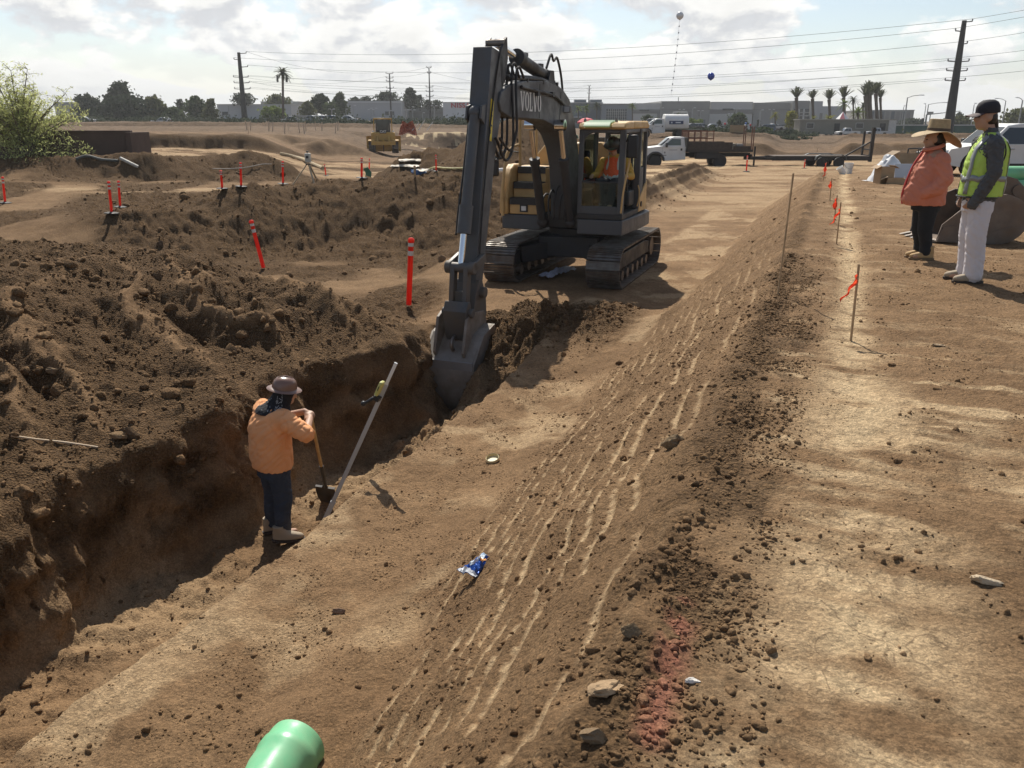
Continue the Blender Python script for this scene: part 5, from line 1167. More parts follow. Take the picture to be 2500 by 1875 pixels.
for k in range(16):
    px = rng.uniform(600, 830); py = rng.choice([314, 316, 318, 321, 323]) + rng.uniform(-1, 1)
    g = hit(px, py + 3)
    if sp_ is None:
        m = MB(); m.box((0, 0, .45), (.12, .03, 1.1)); sp_ = o = m.build('survey_stake', mat('stake_pale', (.55, .42, .30), .7), None)
    else: o = sp_.copy(); C.objects.link(o)
    o.location = g; o.rotation_euler = (0, R(rng.uniform(-8, 8)), rng.uniform(0, 3)); tag(o, 'small pale survey stake standing on the far graded pad left of the bulldozer', 'stake', 'survey stakes on the far pad')
# -- grade rod with laser receiver, leaning out of the trench
b = Vector((*uv2xy(6.43, -4.62), -2.60)); tpx = at_y(967, 886, 7.30); d = tpx - b
t = thing('grade_rod', 'pale square levelling rod with a clamped receiver leaning out of the trench', 'rod', b)
GREYP = mat('rod_grey', (.42, .43, .44), .45, var=.06, dirt=.2)
m = MB(); m.bar((0, 0, 0), d * .30, .050, .036, (0, 1, 0)); m.build('rod_section', GREYP, t, bevel=.003)
m = MB(); m.bar(d * .295, d * .90, .040, .028, (0, 1, 0)); m.build('rod_section', GREYP, t, bevel=.003)
m = MB(); m.bar(d * .88, d, .030, .022, (0, 1, 0)); m.build('rod_section', mat('rod_white', (.66, .66, .63), .4), t, bevel=.003)
rc = d * .885; un = d.normalized()
m = MB(); m.box(rc + Vector((-.045, -.03, .0)), (.07, .035, .15), un.to_track_quat('Z', 'Y').to_matrix()); rv = m.build('receiver', mat('receiver_yellow', (.50, .48, .16), .45), t, bevel=.01)
m = MB(); m.box(rc + Vector((-.045, -.05, .01)), (.045, .006, .045), un.to_track_quat('Z', 'Y').to_matrix()); m.build('receiver_display', BLK, rv)
m = MB(); m.box(rc - un * .11 + Vector((-.02, -.01, 0)), (.11, .06, .045), un.to_track_quat('Z', 'Y').to_matrix()); m.tube([rc - un * .11 + Vector((-.06, -.02, 0)), rc - un * .15 + Vector((-.13, -.03, -.02))], .016, 8); m.ell(rc - un * .15 + Vector((-.14, -.03, -.02)), .026, 10, 7); m.build('rod_clamp', BLK, t, bevel=.006)
# -- green sewer pipe in the foreground with its bell end
GRN = mat('pipe_green', (.175, .52, .27), .32, var=.05, sc=3, dirt=.35, dirtcol=(.34, .36, .22), dsc=4)
e1 = at_z(727, 1816, -1.33); dirp = Vector((.256, .967, 0)).normalized()
def pipe(name, label, end, dirv, L_, r, group=None, bell=.24):
    t = thing(name, label, 'pipe', end, group=group); q = Vector(dirv).to_track_quat('Z', 'Y').to_matrix()
    prof = [(r * .90, 0), (r * 1.0, -.002)] if not bell else [(r * 1.10, .0), (r * 1.17, -.004), (r * 1.19, -.03), (r * 1.18, -bell * .30), (r * 1.235, -bell * .38), (r * 1.235, -bell * .56), (r * 1.17, -bell * .64), (r * 1.15, -bell * .95), (r * 1.0, -bell * 1.35)]
    prof = prof + [(r, -L_), (r * .93, -L_), (r * .93, -bell * 1.5 if bell else -.01), (r * (1.08 if bell else .93), -bell if bell else -.005)]
    m = MB(); n = 48; c = Vector((0, 0, 0)); vs = []
    for (rr, z) in prof:
        for j in range(n): a = 2 * math.pi * j / n; vs.append(q @ Vector((rr * math.cos(a), rr * math.sin(a), z)))
    k = len(prof); m.add(vs, [(i * n + j, i * n + (j + 1) % n, ((i + 1) % k) * n + (j + 1) % n, ((i + 1) % k) * n + j) for i in range(k) for j in range(n)])
    m.build('pipe_wall', GRN, t, ang=50)
    if bell:
        m = MB(); ring = [(q @ Vector((r * 1.085 * math.cos(a), r * 1.085 * math.sin(a), -.05))) for a in [2 * math.pi * j / 40 for j in range(41)]]; m.tube(ring, .012, 6, caps=False); m.build('gasket', BLK, t)
    return t
pipe('sewer_pipe', 'light green plastic pipe with bell end lying in the front of the picture', e1, dirp, 4.0, .126)
# -- stack of green pipes on the right
ys = 14.6; x0 = at_y(2392, 480, ys).x; k = 0
gz = ground_z(x0 + 1, ys)
pr_ = .125
for lay, n_ in enumerate((4, 3, 2, 1)):
    for q in range(n_):
        lb = '%s green pipe in the %s of the stack beside the steel bucket' % (('front', 'second', 'third', 'rear')[q] if n_ > 1 else 'single', ('bottom layer', 'second layer', 'third layer', 'top')[lay])
        pipe('sewer_pipe', lb, (x0 + .03 * ((q * 7 + lay * 3) % 5), ys + (q + lay * .5) * pr_ * 2.02, gz + pr_ + lay * pr_ * 1.76), (-1, .02, 0), 4.2, pr_, 'stacked green pipes', bell=0)
# -- crumpled crisps bag
g = at_z(1166, 1388, -1.40); g = hit(1166, 1392)
t = thing('snack_bag', 'crumpled blue and white foil snack bag lying at the foot of the slope', 'litter', g + Vector((0, 0, .02)), R(52))
def crumple(name, L_, W_, col, parent, z0=0, amp=.03, sd=1, part=None):
    nx, ny = 22, 14; vs = []
    for i in range(nx):
        for j in range(ny):
            a = (i / (nx - 1) - .5); b_ = (j / (ny - 1) - .5)
            x = a * L_ * (1 - .15 * abs(b_)); y = b_ * W_ * (1 - .35 * math.exp(-(a * 4) ** 2))
            n = float(gnoise(np.array([a * 5 + sd]), np.array([b_ * 4 + sd * 2]), sd)[0]); n2 = float(gnoise(np.array([a * 11 + sd]), np.array([b_ * 10]), sd + 3)[0])
            vs.append((x, y, z0 + amp * (1.2 * (1 - 4 * b_ * b_) * (1 - 3.2 * a * a) + .9 * abs(n) + .4 * n2)))
    m = MB(); m.add(vs, [(i * ny + j, i * ny + j + 1, (i + 1) * ny + j + 1, (i + 1) * ny + j) for i in range(nx - 1) for j in range(ny - 1)])
    return m
m = crumple('bag', .26, .15, None, t, amp=.035); o = m.build('bag_front', mat('foil_blue', (.035, .11, .42), .25, metal=.35, var=.1), t, ang=25); o.modifiers.new('t', 'SOLIDIFY').thickness = .002
for (a0, a1, b0, b1, col, nm) in ((-.5, -.32, .0, 1, (.72, .74, .76), 'bag_seam'), (-.30, .34, .42, .78, (.66, .74, .80), 'bag_stripe'), (.06, .22, .20, .48, (.75, .35, .10), 'bag_spot'), (.36, .5, .05, .95, (.45, .58, .72), 'bag_seam')):
    nx, ny = 22, 14; q = crumple('x', .26, .15, None, t, amp=.035); mm = MB(); idx = {}
    I = [i for i in range(nx) if a0 <= i / (nx - 1) - .5 <= a1]; J = [j for j in range(ny) if b0 <= j / (ny - 1) <= b1]
    mm.add([Vector(q.v[i * ny + j]) + Vector((0, 0, .0055)) for i in I for j in J], [(i * len(J) + j, i * len(J) + j + 1, (i + 1) * len(J) + j + 1, (i + 1) * len(J) + j) for i in range(len(I) - 1) for j in range(len(J) - 1)])
    mm.build(nm, mat(nm + '_%d' % int(col[0] * 100), col, .3, metal=.2), t, ang=25, fix=False)
# -- ring of a pipe cap on the bench, rocks
g = hit(1203, 1124); m = MB(); m.lathe([(.062, 0), (.066, .004), (.066, .026), (.062, .03), (.058, .026), (.058, .004)], n=28); o = m.build('plastic_ring', mat('ring_cream', (.62, .52, .30), .5), None); o.location = g + Vector((0, 0, .008)); o.rotation_euler = (R(16), R(-8), 0)
tag(o, 'pale cream plastic ring lying on the bench right of the trench', 'ring')
def rock(px, py, size, label, col, seed, flat=.6, rot=0.0, z=None):
    v, f = clod_template(seed, 3); g = hit(px, py); m = MB(); m.add([(a * size, b_ * size * .62, c * size * flat) for a, b_, c in v], [tuple(q) for q in f])
    o = m.build('rock', mat('rock_%d' % seed, col, .95, var=.3, sc=9, bump=.6, bsc=60, spec=.08), None, ang=24); o.location = g + Vector((0, 0, size * flat * .35)); o.rotation_euler = (R(-10), R(6), rot); tag(o, label, 'rock'); return o
rock(1465, 1698, .075, 'pale wedge shaped rock slab on the crest near the red paint', (.36, .25, .15), 61, .42, R(28))
rock(1690, 1672, .026, 'small white stone chip right of the red paint line', (.70, .66, .60), 62, .6)
rock(1444, 1815, .05, 'round grey brown clod low on the crest left of the red paint', (.20, .14, .085), 63, .9)
rock(1543, 1555, .042, 'round clod beside the crest above the pale rock slab', (.19, .135, .08), 64, .9)
rock(1640, 1090, .07, 'round grey clod sitting on the slope shelf', (.21, .15, .09), 65, .8)
rock(830, 1497, .05, 'twin brown stones on the bench in the middle foreground', (.23, .15, .10), 66, .6)
rock(2290, 845, .05, 'flat pale stone on the dirt below the man in the vest', (.42, .31, .2), 67, .3)
rock(2405, 1422, .06, 'pale flat stone on the right side of the dirt', (.50, .40, .28), 68, .35)
rock(288, 1070, .10, 'large light brown boulder lying at the foot of the spoil heap', (.25, .165, .09), 69, .8)
rock(318, 1072, .12, 'large dark boulder next to the light brown one', (.13, .085, .05), 70, .85)
rock(132, 912, .08, 'grey boulder on the face of the spoil heap at left', (.17, .12, .075), 71, .75)
rock(383, 680, .09, 'large clod high on the dark spoil heap', (.13, .085, .05), 72, .9)
rock(392, 600, .10, 'knobbly clod standing up on the heap skyline', (.12, .08, .05), 73, 1.2)
rock(1080, 636, .15, 'round brown boulder on the bank left of the digging arm', (.22, .15, .09), 74, .8)
# -- survey tripod
g = hit(756, 448); t = thing('survey_tripod', 'survey instrument on a wooden tripod standing on the dirt track', 'tripod', g); hh = at_y(752, 402, g.y).z - g.z
for (a, lb) in ((200, 0), (300, 1), (70, 2)): m = MB(); m.bar((.55 * math.cos(R(a)), .55 * math.sin(R(a)), -.05), (.06 * math.cos(R(a)), .06 * math.sin(R(a)), hh), .05, .035); m.build('leg', mat('tripod_wood', (.38, .30, .19), .6, var=.15), t)
m = MB(); m.lathe([(.09, 0), (.09, .03), (.05, .04)], (0, 0, hh), 14); m.build('tripod_head', BLK, t)
m = MB(); m.box((0, 0, hh + .22), (.17, .20, .30)); ins_ = m.build('instrument', mat('instrument_pale', (.50, .49, .42), .4), t, bevel=.02)
m = MB(); m.cyl((0, -.12, hh + .25), (0, .12, hh + .25), .045); m.box((0, 0, hh + .42), (.05, .14, .05)); m.build('telescope', GRYD, ins_)
# -- spare excavator bucket lying on the ground
def spare_bucket():
    g = at_z(2272, 590, 0); g.z = ground_z(g.x, g.y); t = thing('steel_bucket', 'large rusty brown excavator bucket lying on the dirt behind the two people', 'bucket', g + Vector((.06, 0, 0)), R(-4)); t.scale = (.90, .90, .86)
    RUST = mat('rusty_steel', (.15, .120, .098), .45, metal=.4, var=.25, sc=5, dirt=.6, dirtcol=(.27, .185, .12), dsc=3, bump=.1)
    side = [(0, .02), (.06, .30), (.50, .72), (.64, .78)] + [(.88 + .46 * math.cos(R(a)), .385 + .40 * math.sin(R(a))) for a in range(80, -100, -12)] + [(.5, .0)]
    shell = [(.64, .78)] + [(.88 + .46 * math.cos(R(a)), .385 + .40 * math.sin(R(a))) for a in range(80, -100, -12)] + [(.5, .0), (-.02, .03)]
    inn = [(p[0] + (.85 - p[0]) * .06, p[1] + (.4 - p[1]) * .08) for p in shell]
    n = len(shell); m = MB()
    for yy in (0, 1.05): m.add([(p[0], yy, p[1]) for p in shell], []); m.add([(p[0], yy, p[1]) for p in inn], [])
    for i in range(n - 1): m.f += [(i, i + 1, 2 * n + i + 1, 2 * n + i), (n + i + 1, n + i, 3 * n + i, 3 * n + i + 1), (i + 1, i, n + i, n + i + 1), (2 * n + i, 2 * n + i + 1, 3 * n + i + 1, 3 * n + i)]
    m.f += [(0, 2 * n, 3 * n, n), (n - 1, 2 * n - 1, 4 * n - 1, 3 * n - 1)]
    m.build('bucket_shell', RUST, t, ang=30)
    for y0 in (-.03, 1.05): m = MB(); m.prism(side, y0, y0 + .03); m.build('bucket_cheek', RUST, t, bevel=.006)
    m = MB(); m.prism([(.35, .03), (.42, .18), (.80, .19), (1.08, .28), (1.26, .26), (1.05, .06), (.8, .0)], -.045, -.031); m.build('wear_plate', RUST, t)
    m = MB(); m.prism([(.0, .03), (.30, .03), (.26, .30), (.08, .26)], -.05, -.031); m.build('wear_plate', RUST, t)
    m = MB(); m.cyl((.42, -.036, .44), (.42, -.03, .44), .022, n=12); m.build('bolt_hole', WHT, t)
    for y0 in (.30, .70):
        m = MB(); m.prism([(.74, .76), (.80, .98), (.94, 1.08), (1.22, 1.0), (1.36, .86), (1.40, .62), (1.28, .48), (1.05, .72)], y0, y0 + .06); e = m.build('hinge_ear', RUST, t, bevel=.012)
        for (bx, bz) in ((.98, .96), (1.25, .82)): m = MB(); m.cyl((bx, y0 - .03, bz), (bx, y0 + .09, bz), .09, n=18); m.build('pin_boss', RUST, e)
    for k in range(5): m = MB(); m.prism([(.02, .0), (.0, .055), (-.17, .015)], .02 + k * .235, .11 + k * .235); m.build('bucket_tooth', STEEL, t)
spare_bucket()
# -- debris by the pipes: plastic sheet, boxes, generator, pail
def box_thing(name, label, cat, loc, sz, rz, mt, lid=None, group=None):
    t = thing(name, label, cat, loc, rz, group); a, b_, c = sz; m = MB(); th = .012
    for (cx, cy, sx, sy) in ((0, -b_ / 2, a, th), (0, b_ / 2, a, th), (-a / 2, 0, th, b_ - th), (a / 2, 0, th, b_ - th)): m.box((cx, cy, c / 2), (sx, sy, c))
    m.box((0, 0, .01), (a - th * 2, b_ - th * 2, .01)); m.build('box_wall', mt, t)
    for s in (-1, 1):
        m = MB(); m.box((s * (a / 2 + a * .18), 0, c - .02 + .02), (a * .42, b_, .008), (0, R(s * 28), 0)); m.build('box_flap', mt, t)
    return t
CARD = mat('cardboard', (.37, .255, .15), .85, var=.1, sc=6)
def P(px, py, y): p = at_y(px, py, y); p.z = ground_z(p.x, p.y); return p
box_thing('cardboard_box', 'brown cardboard box at the left end of the rubbish heap', 'box', P(2158, 428, 25.2), (.42, .34, .46), R(12), CARD)
box_thing('cardboard_box', 'flattened open cardboard box in front of the white sheet', 'box', P(2188, 430, 24.8), (.46, .40, .16), R(-18), CARD)
box_thing('cardboard_box', 'big cardboard box standing behind the plastic sheet', 'box', P(2215, 415, 26.8), (.85, .5, .80), R(4), mat('cardboard_dark', (.27, .19, .115), .85))
g = P(2172, 420, 26.2); nx, ny = 30, 22; vs = []
for i in range(nx):
    for j in range(ny):
        a = i / (nx - 1) - .5; b_ = j / (ny - 1) - .5; r_ = math.hypot(a * 2, b_ * 2)
        nn = float(fbm(np.array([a * 3.0]), np.array([b_ * 3.0]), 1, 4, 77)[0]); vs.append((a * 1.25, b_ * 1.0, max(.0, .74 * (1 - r_ ** 1.5) + .16 * abs(nn) + .05 * nn)))
m = MB(); m.add(vs, [(i * ny + j, i * ny + j + 1, (i + 1) * ny + j + 1, (i + 1) * ny + j) for i in range(nx - 1) for j in range(ny - 1)])
o = m.build('plastic_sheet', mat('sheet_white', (.62, .63, .64), .35, var=.08), None, ang=25); o.location = g; tag(o, 'bunched white plastic sheet heaped over rubbish beside the boxes', 'sheet')
g = P(2222, 428, 25.6); m = MB(); m.box((0, 0, .28), (.95, .05, .5), (R(-14), 0, 0)); o = m.build('foam_panel', mat('panel_white', (.52, .55, .60), .6, var=.06), None, bevel=.008); o.location = g; tag(o, 'pale blue white panel leaning against the box behind the jacket', 'panel')
g = P(2247, 408, 27.5); t = thing('generator', 'small dark blue generator in a tube frame behind the straw hat person', 'generator', g, R(10))
m = MB(); m.box((0, 0, .52), (.42, .4, .5)); m.build('engine_block', mat('gen_blue', (.02, .032, .085), .5), t, bevel=.03)
m = MB()
for s in (-1, 1): m.tube(smoothpath([(-.33, s * .26, .02), (-.33, s * .26, .85), (-.25, s * .26, .93), (.25, s * .26, .93), (.33, s * .26, .85), (.33, s * .26, .02)], 3), .022, 7)
for x_ in (-.33, .33): m.tube([(x_, -.26, .4), (x_, .26, .4)], .02, 7)
m.build('tube_frame', GRYD, t)
m = MB(); m.ell((0, 0, .82), (.2, .17, .07)); m.build('fuel_tank', BLK, t)
g = P(2072, 407, 31.2); t = thing('pail', 'white plastic pail standing on the pale wheel track', 'pail', g)
m = MB(); m.lathe([(.13, 0), (.155, .34), (.165, .35), (.165, .38), (.15, .38), (.14, .35), (.12, .02)], n=22); m.build('pail_wall', WHT, t)
m = MB(); m.tube([(.16 * math.cos(a), -.16 * abs(math.sin(a)) - .0, .34 - .16 * math.sin(a)) for a in np.linspace(0, 3.14, 14)], .005, 5); m.build('pail_handle', STEEL, t)
m = MB(); m.lathe([(.10, 0), (.12, .26), (.125, .28), (.11, .28), (.10, .02)], n=18); o = m.build('pail', WHT, None); g2 = P(2061, 407, 30.9); o.location = g2; o.rotation_euler = (0, R(-35), 0); tag(o, 'smaller white tub tipped against the pail', 'tub')
# -- litter, tarp, hose, wattles and pipes on the left
def tubething(name, label, cat, pts, r, mt, group=None, hitpts=True, lift=.0):
    P_ = [hit(*p) + Vector((0, 0, r * .8 + lift)) for p in pts]; m = MB(); m.tube(smoothpath(P_, 5), r, 8); o = m.build(name, mt, None); tag(o, label, cat, group); return o
WAT = mat('straw_wattle', (.42, .33, .20), .9, var=.2, sc=8, bump=.4)
tubething('straw_wattle', 'long pale straw wattle lying down the bank left of the tripod', 'wattle', [(684, 378), (715, 385), (745, 396), (772, 407), (788, 414)], .12, WAT)
tubething('straw_wattle', 'shorter straw wattle piece above the long one', 'wattle', [(726, 388), (745, 393), (760, 398)], .12, WAT)
tubething('drain_hose', 'dark drain hose lying along the foot of the brown wall', 'hose', [(186, 393), (215, 391), (250, 394), (290, 397)], .07, mat('hose_dark', (.10, .10, .085), .7))
tubething('drain_hose', 'pale hose end sticking out past the brown wall', 'hose', [(296, 396), (315, 400), (338, 412)], .08, mat('hose_pale', (.45, .42, .36), .6))
tubething('pipe', 'yellowish hose lying across the dirt behind the delineator', 'hose', [(1040, 421), (1060, 417), (1085, 415), (1110, 416), (1140, 418)], .04, mat('hose_yellow', (.55, .50, .22), .6), lift=.05)
tubething('rope', 'thin pale line strung along the bank at left', 'rope', [(520, 418), (560, 418), (600, 415), (640, 409), (664, 407)], .02, mat('rope_pale', (.45, .40, .33), .8), lift=.1)
tubething('hose', 'pale flattened hose lying at the foot of the near spoil heap', 'hose', [(28, 1072), (90, 1078), (160, 1086), (240, 1097)], .012, mat('hose_tan', (.52, .38, .23), .6), lift=.01)
g = hit(1026, 424); t = crumple('t', .9, .6, None, None, amp=.14, sd=5); o = t.build('tarp', mat('tarp_blue', (.03, .10, .24), .5), None, ang=25); o.location = g; o.rotation_euler = (R(30), 0, R(30)); tag(o, 'blue tarp crumpled by the dark hole left of the digging arm', 'tarp')
for k, (px, py, L_, rz, lb) in enumerate(((1005, 398, 1.3, 10, 'white plastic sheeting spread at the lip of the dark hole'), (990, 408, 1.6, -25, 'second strip of pale sheeting below the white one'), (1050, 419, 1.2, 20, 'pale sheet scrap under the delineator by the hole'))):
    t = crumple('t', L_, .55, None, None, amp=.05, sd=9 + k); o = t.build('plastic_sheet', mat('sheet_cream', (.45, .38, .28), .6), None, ang=25); o.location = hit(px, py) + Vector((0, 0, .05)); o.rotation_euler = (R(8), 0, R(rz)); tag(o, lb, 'sheet')
g = at_y(898, 424, 45); g.z = ground_z(g.x, g.y); m = MB(); m.prism([(-.18, 0), (.15, 0), (.20, .35), (.02, .62), (-.22, .55), (-.10, .3)], -.03, .03); o = m.build('green_board', mat('board_green', (.04, .16, .08), .6), None, bevel=.02); o.location = g; tag(o, 'dark green scrap board beside the two delineators near the bulldozer', 'board')
g = hit(1107, 432) ; stake((1012, 404), (1013, 433), 'single wooden stake standing by the blue tarp', None, .07, None)
m = MB(); m.tube([at_y(1202, 417, 36), at_y(1290, 411, 37)], .09, 12); o = m.build('pipe', WHT, None); tag(o, 'white plastic pipe lying on the ground behind the digging arm', 'pipe')
for k, (x_, z_) in enumerate(((0, 0), (.55, 0), (.28, .45))):
    c = at_y(1398, 336, 72); m = MB(); n = 24; M_ = Matrix.Rotation(R(90), 3, 'X'); m.lathe([(.20, -3), (.24, -3), (.24, 3), (.20, 3), (.20, -3)], c + Vector((x_ - .3, 3, z_)), 20, M_); o = m.build('drain_pipe', mat('pipe_teal', (.30, .52, .42), .4), None); tag(o, 'pale green pipe with dark open end stacked behind the cab', 'pipe', 'pale pipes stacked behind the cab')
# orange mesh fence heap and plank barrier
g = at_y(996, 325, 104); t = thing('safety_fence', 'crumpled orange mesh fence propped on sticks above the far pit', 'fence', g)
m = crumple('f', 2.3, 2.2, None, None, amp=.5, sd=14); m.v = [(x * (1 - .2 * (y + 1)), z - .3, (y + .9) * .75 - .1) for (x, y, z) in m.v]; o = m.build('mesh_sheet', mat('fence_orange', (.45, .13, .07), .8, var=.45, sc=7), t, ang=20)
for (x_, z_) in ((1.3, 1.2), (2.0, 1.5), (3.0, 1.3)): m = MB(); m.bar((x_ - .8, .2, .3), (x_, .3, z_), .08, .08); m.build('fence_stick', WHT, t)
g = at_y(1112, 368, 107); t = thing('barrier', 'brown timber barrier standing in front of the pale pit wall', 'barrier', g)
WOOD = mat('dark_timber', (.10, .065, .042), .8, var=.2)
for x_ in (-.42, .42): m = MB(); m.box((x_, 0, .25), (.16, .12, 1.3)); m.build('barrier_post', WOOD, t)
for z_ in (.48,): m = MB(); m.box((0, -.08, z_), (2.1, .05, .2)); m.build('barrier_rail', WOOD, t)

g = hit(1362, 672); t = crumple('t', 1.3, .28, None, None, amp=.07, sd=21); o = t.build('plastic_scrap', mat('scrap_pale', (.42, .43, .50), .4, var=.3, sc=9), None, ang=20); o.location = g + Vector((0, 0, .03)); o.rotation_euler = (0, 0, R(58)); tag(o, 'pale crumpled plastic strip lying on the ground between the digger tracks', 'plastic scrap')
# ------------------------------------------------------------------ vehicles
def wheel(parent, x, y, r, w=.26, side=1, name='wheel', spokes=5, rim=None):
    m = MB(); M_ = Matrix.Rotation(R(90), 3, 'X'); c = Vector((x, y, r))
    m.lathe([(r * .62, -w / 2), (r * .93, -w / 2), (r, -w * .36), (r, w * .36), (r * .93, w / 2), (r * .62, w / 2)], c, 28, M_); t = m.build(name, RUB, parent)
    m = MB(); m.lathe([(.01, side * -w * .40), (r * .16, side * -w * .42), (r * .17, side * -w * .36), (r * .58, side * -w * .30), (r * .63, side * -w * .44), (r * .60, side * -w * .2), (.01, side * -w * .18)], c, 24, M_)
    m.build('rim', rim or mat('alloy', (.52, .53, .54), .3, metal=.7, var=.05), t)
    if spokes:
        m = MB()
        for k in range(spokes):
            a = 2 * math.pi * (k + .5) / spokes; p = c + Vector((math.cos(a) * r * .38, -side * -w * 0, math.sin(a) * r * .38)); p.y = y + side * w * .335
            m.box(p, (r * .36, .012, r * .13), (0, -a, 0))
        m.build('rim_opening', BLK, t)
    return t
def car(name, label, cat, loc, rz, kind='suv', paint=None, L_=5.1, H=1.86, W=1.95, r=.39, group=None, scale=1.0):
    """local: +x forward, side profile extruded across with a narrower glasshouse"""
    t = thing(name, label, cat, loc, rz, group); t.scale = (scale,) * 3; paint = paint or WHT
    a = L_ / 2; zb, zs = .34, 1.02 if kind != 'sedan' else .88
    wx = (a - .92, -a + 1.12 if kind != 'pickup' else -a + 1.2)
    def low(x): return zb
    pts = [(a - .02, .50), (a, .78), (a - .10, zs - .10), (a - .95, zs + .04), (a - 1.25, zs + .06)]
    pts += [(-a + .05, zs + .03), (-a, zs - .15), (-a + .02, .52), (-a + .18, zb)]
    def archpts(cx): return [(cx + (r + .07) * math.cos(R(q)), r + (r + .07) * math.sin(R(q))) for q in range(186, -7, -16)]
    low_ = [(wx[1] - r - .07, zb)] + archpts(wx[1]) + [(wx[0] - r - .07, zb)] + archpts(wx[0]) + [(a - .12, .40)]
    m = MB(); m.prism(pts + low_, -W / 2, W / 2); b_ = m.build('body', paint, t, bevel=.05)
    if kind == 'pickup': top = [(a - 1.45, zs), (a - 2.05, H - .04), (a - 2.45, H), (a - 3.35, H - .02), (a - 3.55, zs)]
    elif kind == 'suv': top = [(a - 1.30, zs), (a - 1.98, H - .06), (a - 2.4, H), (-a + .55, H - .02), (-a + .22, H - .12), (-a + .06, zs)]
    else: top = [(a - 1.35, zs), (a - 2.1, H - .05), (a - 2.6, H), (-a + 1.6, H - .03), (-a + .7, zs)]
    hw0, hw1 = W / 2 - .05, W / 2 - .20; zt = max(p[1] for p in top)
    hwz = lambda z: hw0 + (hw1 - hw0) * (z - zs) / (zt - zs)
    n = len(top); m = MB(); m.add([(p[0], -hwz(p[1]), p[1]) for p in top] + [(p[0], hwz(p[1]), p[1]) for p in top], [tuple(range(n)), tuple(range(2 * n - 1, n - 1, -1))] + [(i, (i + 1) % n, n + (i + 1) % n, n + i) for i in range(n)])
    m.build('cabin', paint, t, bevel=.035)
    # side glass as inset dark panes following the tumblehome
    gm = mat('auto_glass', (.025, .032, .036), .06, var=.02, spec=.8)
    z0, z1 = zs + .06, zt - .13
    def xat(z, seg): (xa, za), (xb, zb_) = seg; return xa + (xb - xa) * (z - za) / (zb_ - za)
    fx = lambda z: xat(z, (top[0], top[1])) - .12
    bx = lambda z: xat(z, (top[-1], top[-2])) + .14
    splits = {'suv': [.37, .70], 'sedan': [.52], 'pickup': [.55] if L_ > 5.5 else []}[kind]
    edges = [0] + splits + [1]
    for s in (-1, 1):
        for i in range(len(edges) - 1):
            f0, f1 = edges[i] + (.015 if i else 0), edges[i + 1] - (.015 if i < len(edges) - 2 else 0)
            q = []
            for (f, z) in ((f0, z0), (f1, z0), (f1, z1), (f0, z1)):
                x = fx(z) + (bx(z) - fx(z)) * f; q.append((x, s * (hwz(z) + .006), z))
            mm = MB(); mm.add(q + [(x, y - s * .02, z) for (x, y, z) in q], [(0, 1, 2, 3), (7, 6, 5, 4), (0, 4, 5, 1), (1, 5, 6, 2), (2, 6, 7, 3), (3, 7, 4, 0)]); mm.build('side_window', gm, t, smooth=False)
    for (pa, pb, nm) in ((top[0], top[1], 'windscreen'), (top[-1], top[-2], 'rear_window')):
        pa, pb = Vector(pa), Vector(pb); dn = Vector((pb.y - pa.y, -(pb.x - pa.x))).normalized(); dn = dn if (dn.x > 0) == (nm == 'windscreen') else -dn
        q = []
        for f in (.08, .92):
            p = pa.lerp(pb, f) + dn * .006
            for s in (-1, 1): q.append((p.x, s * (hwz(p.y) - .07), p.y))
        mm = MB(); mm.add([q[0], q[1], q[3], q[2]], [(0, 1, 2, 3)]); o = mm.build(nm, gm, t, smooth=False); o.modifiers.new('t', 'SOLIDIFY').thickness = .006
    for x in wx:
        for s in (-1, 1): wheel(t, x, s * (W / 2 - .14), r, .26, s)
    for s in (-1, 1):
        m = MB(); m.box((a - .05, s * (W / 2 - .26), .80), (.12, .34, .17)); m.build('headlight', mat('lamp_clear', (.62, .64, .66), .1), t, bevel=.02)
        m = MB(); m.box((-a + .03, s * (W / 2 - .16), .86), (.08, .18, .26)); m.build('tail_light', mat('lamp_red', (.35, .015, .012), .2), t, bevel=.015)
        m = MB(); m.box((fx(z0) - .05, s * (W / 2 + .10), z0 + .06), (.10, .20, .17)); m.build('wing_mirror', BLK, t, bevel=.03)
        for dx in ((.62, 1.75) if kind != 'pickup' or L_ > 5.5 else (.75,)): m = MB(); m.box((a - 1.5 - dx, s * (W / 2 + .012), zs - .10), (.20, .03, .035)); m.build('door_handle', mat('handle_grey', (.42, .42, .42), .3), t, bevel=.008)
        m = MB(); m.box((0, s * (W / 2 + .004), .40), (L_ * .46, .012, .10)); m.build('sill_trim', BLK, t)
        for dx in ((.02, 1.12, 2.2) if kind != 'pickup' else (.02, 1.1)): m = MB(); m.box((a - 1.52 - dx, s * (W / 2 + .0015), .72), (.012, .004, .58)); m.build('door_gap', BLK, t)
    m = MB(); m.box((a - .01, 0, .74), (.05, W * .5, .24)); m.build('grille', BLK, t, bevel=.02)
    m = MB(); m.box((a - .02, 0, .50), (.16, W - .08, .17)); m.build('bumper', mat('bumper_grey', (.30, .30, .31), .4), t, bevel=.04)
    if kind == 'pickup': m = MB(); m.box(((-a + a - 3.6) / 2 - .02, 0, zs + .032), (2 * a - 3.75, W - .3, .02)); m.build('bed_floor', GRYD, t)
    return t
g = at_y(2452, 421, 30.0); gz = ground_z(g.x, g.y); x_w = at_y(2344, 421, 30.0).x
car('suv', 'white sport utility vehicle parked behind the man in the vest', 'vehicle', (x_w + 1.65, 30.2, min(gz, -.05)), R(180), 'suv', WHT, 5.15, 1.74, 2.0, .385)
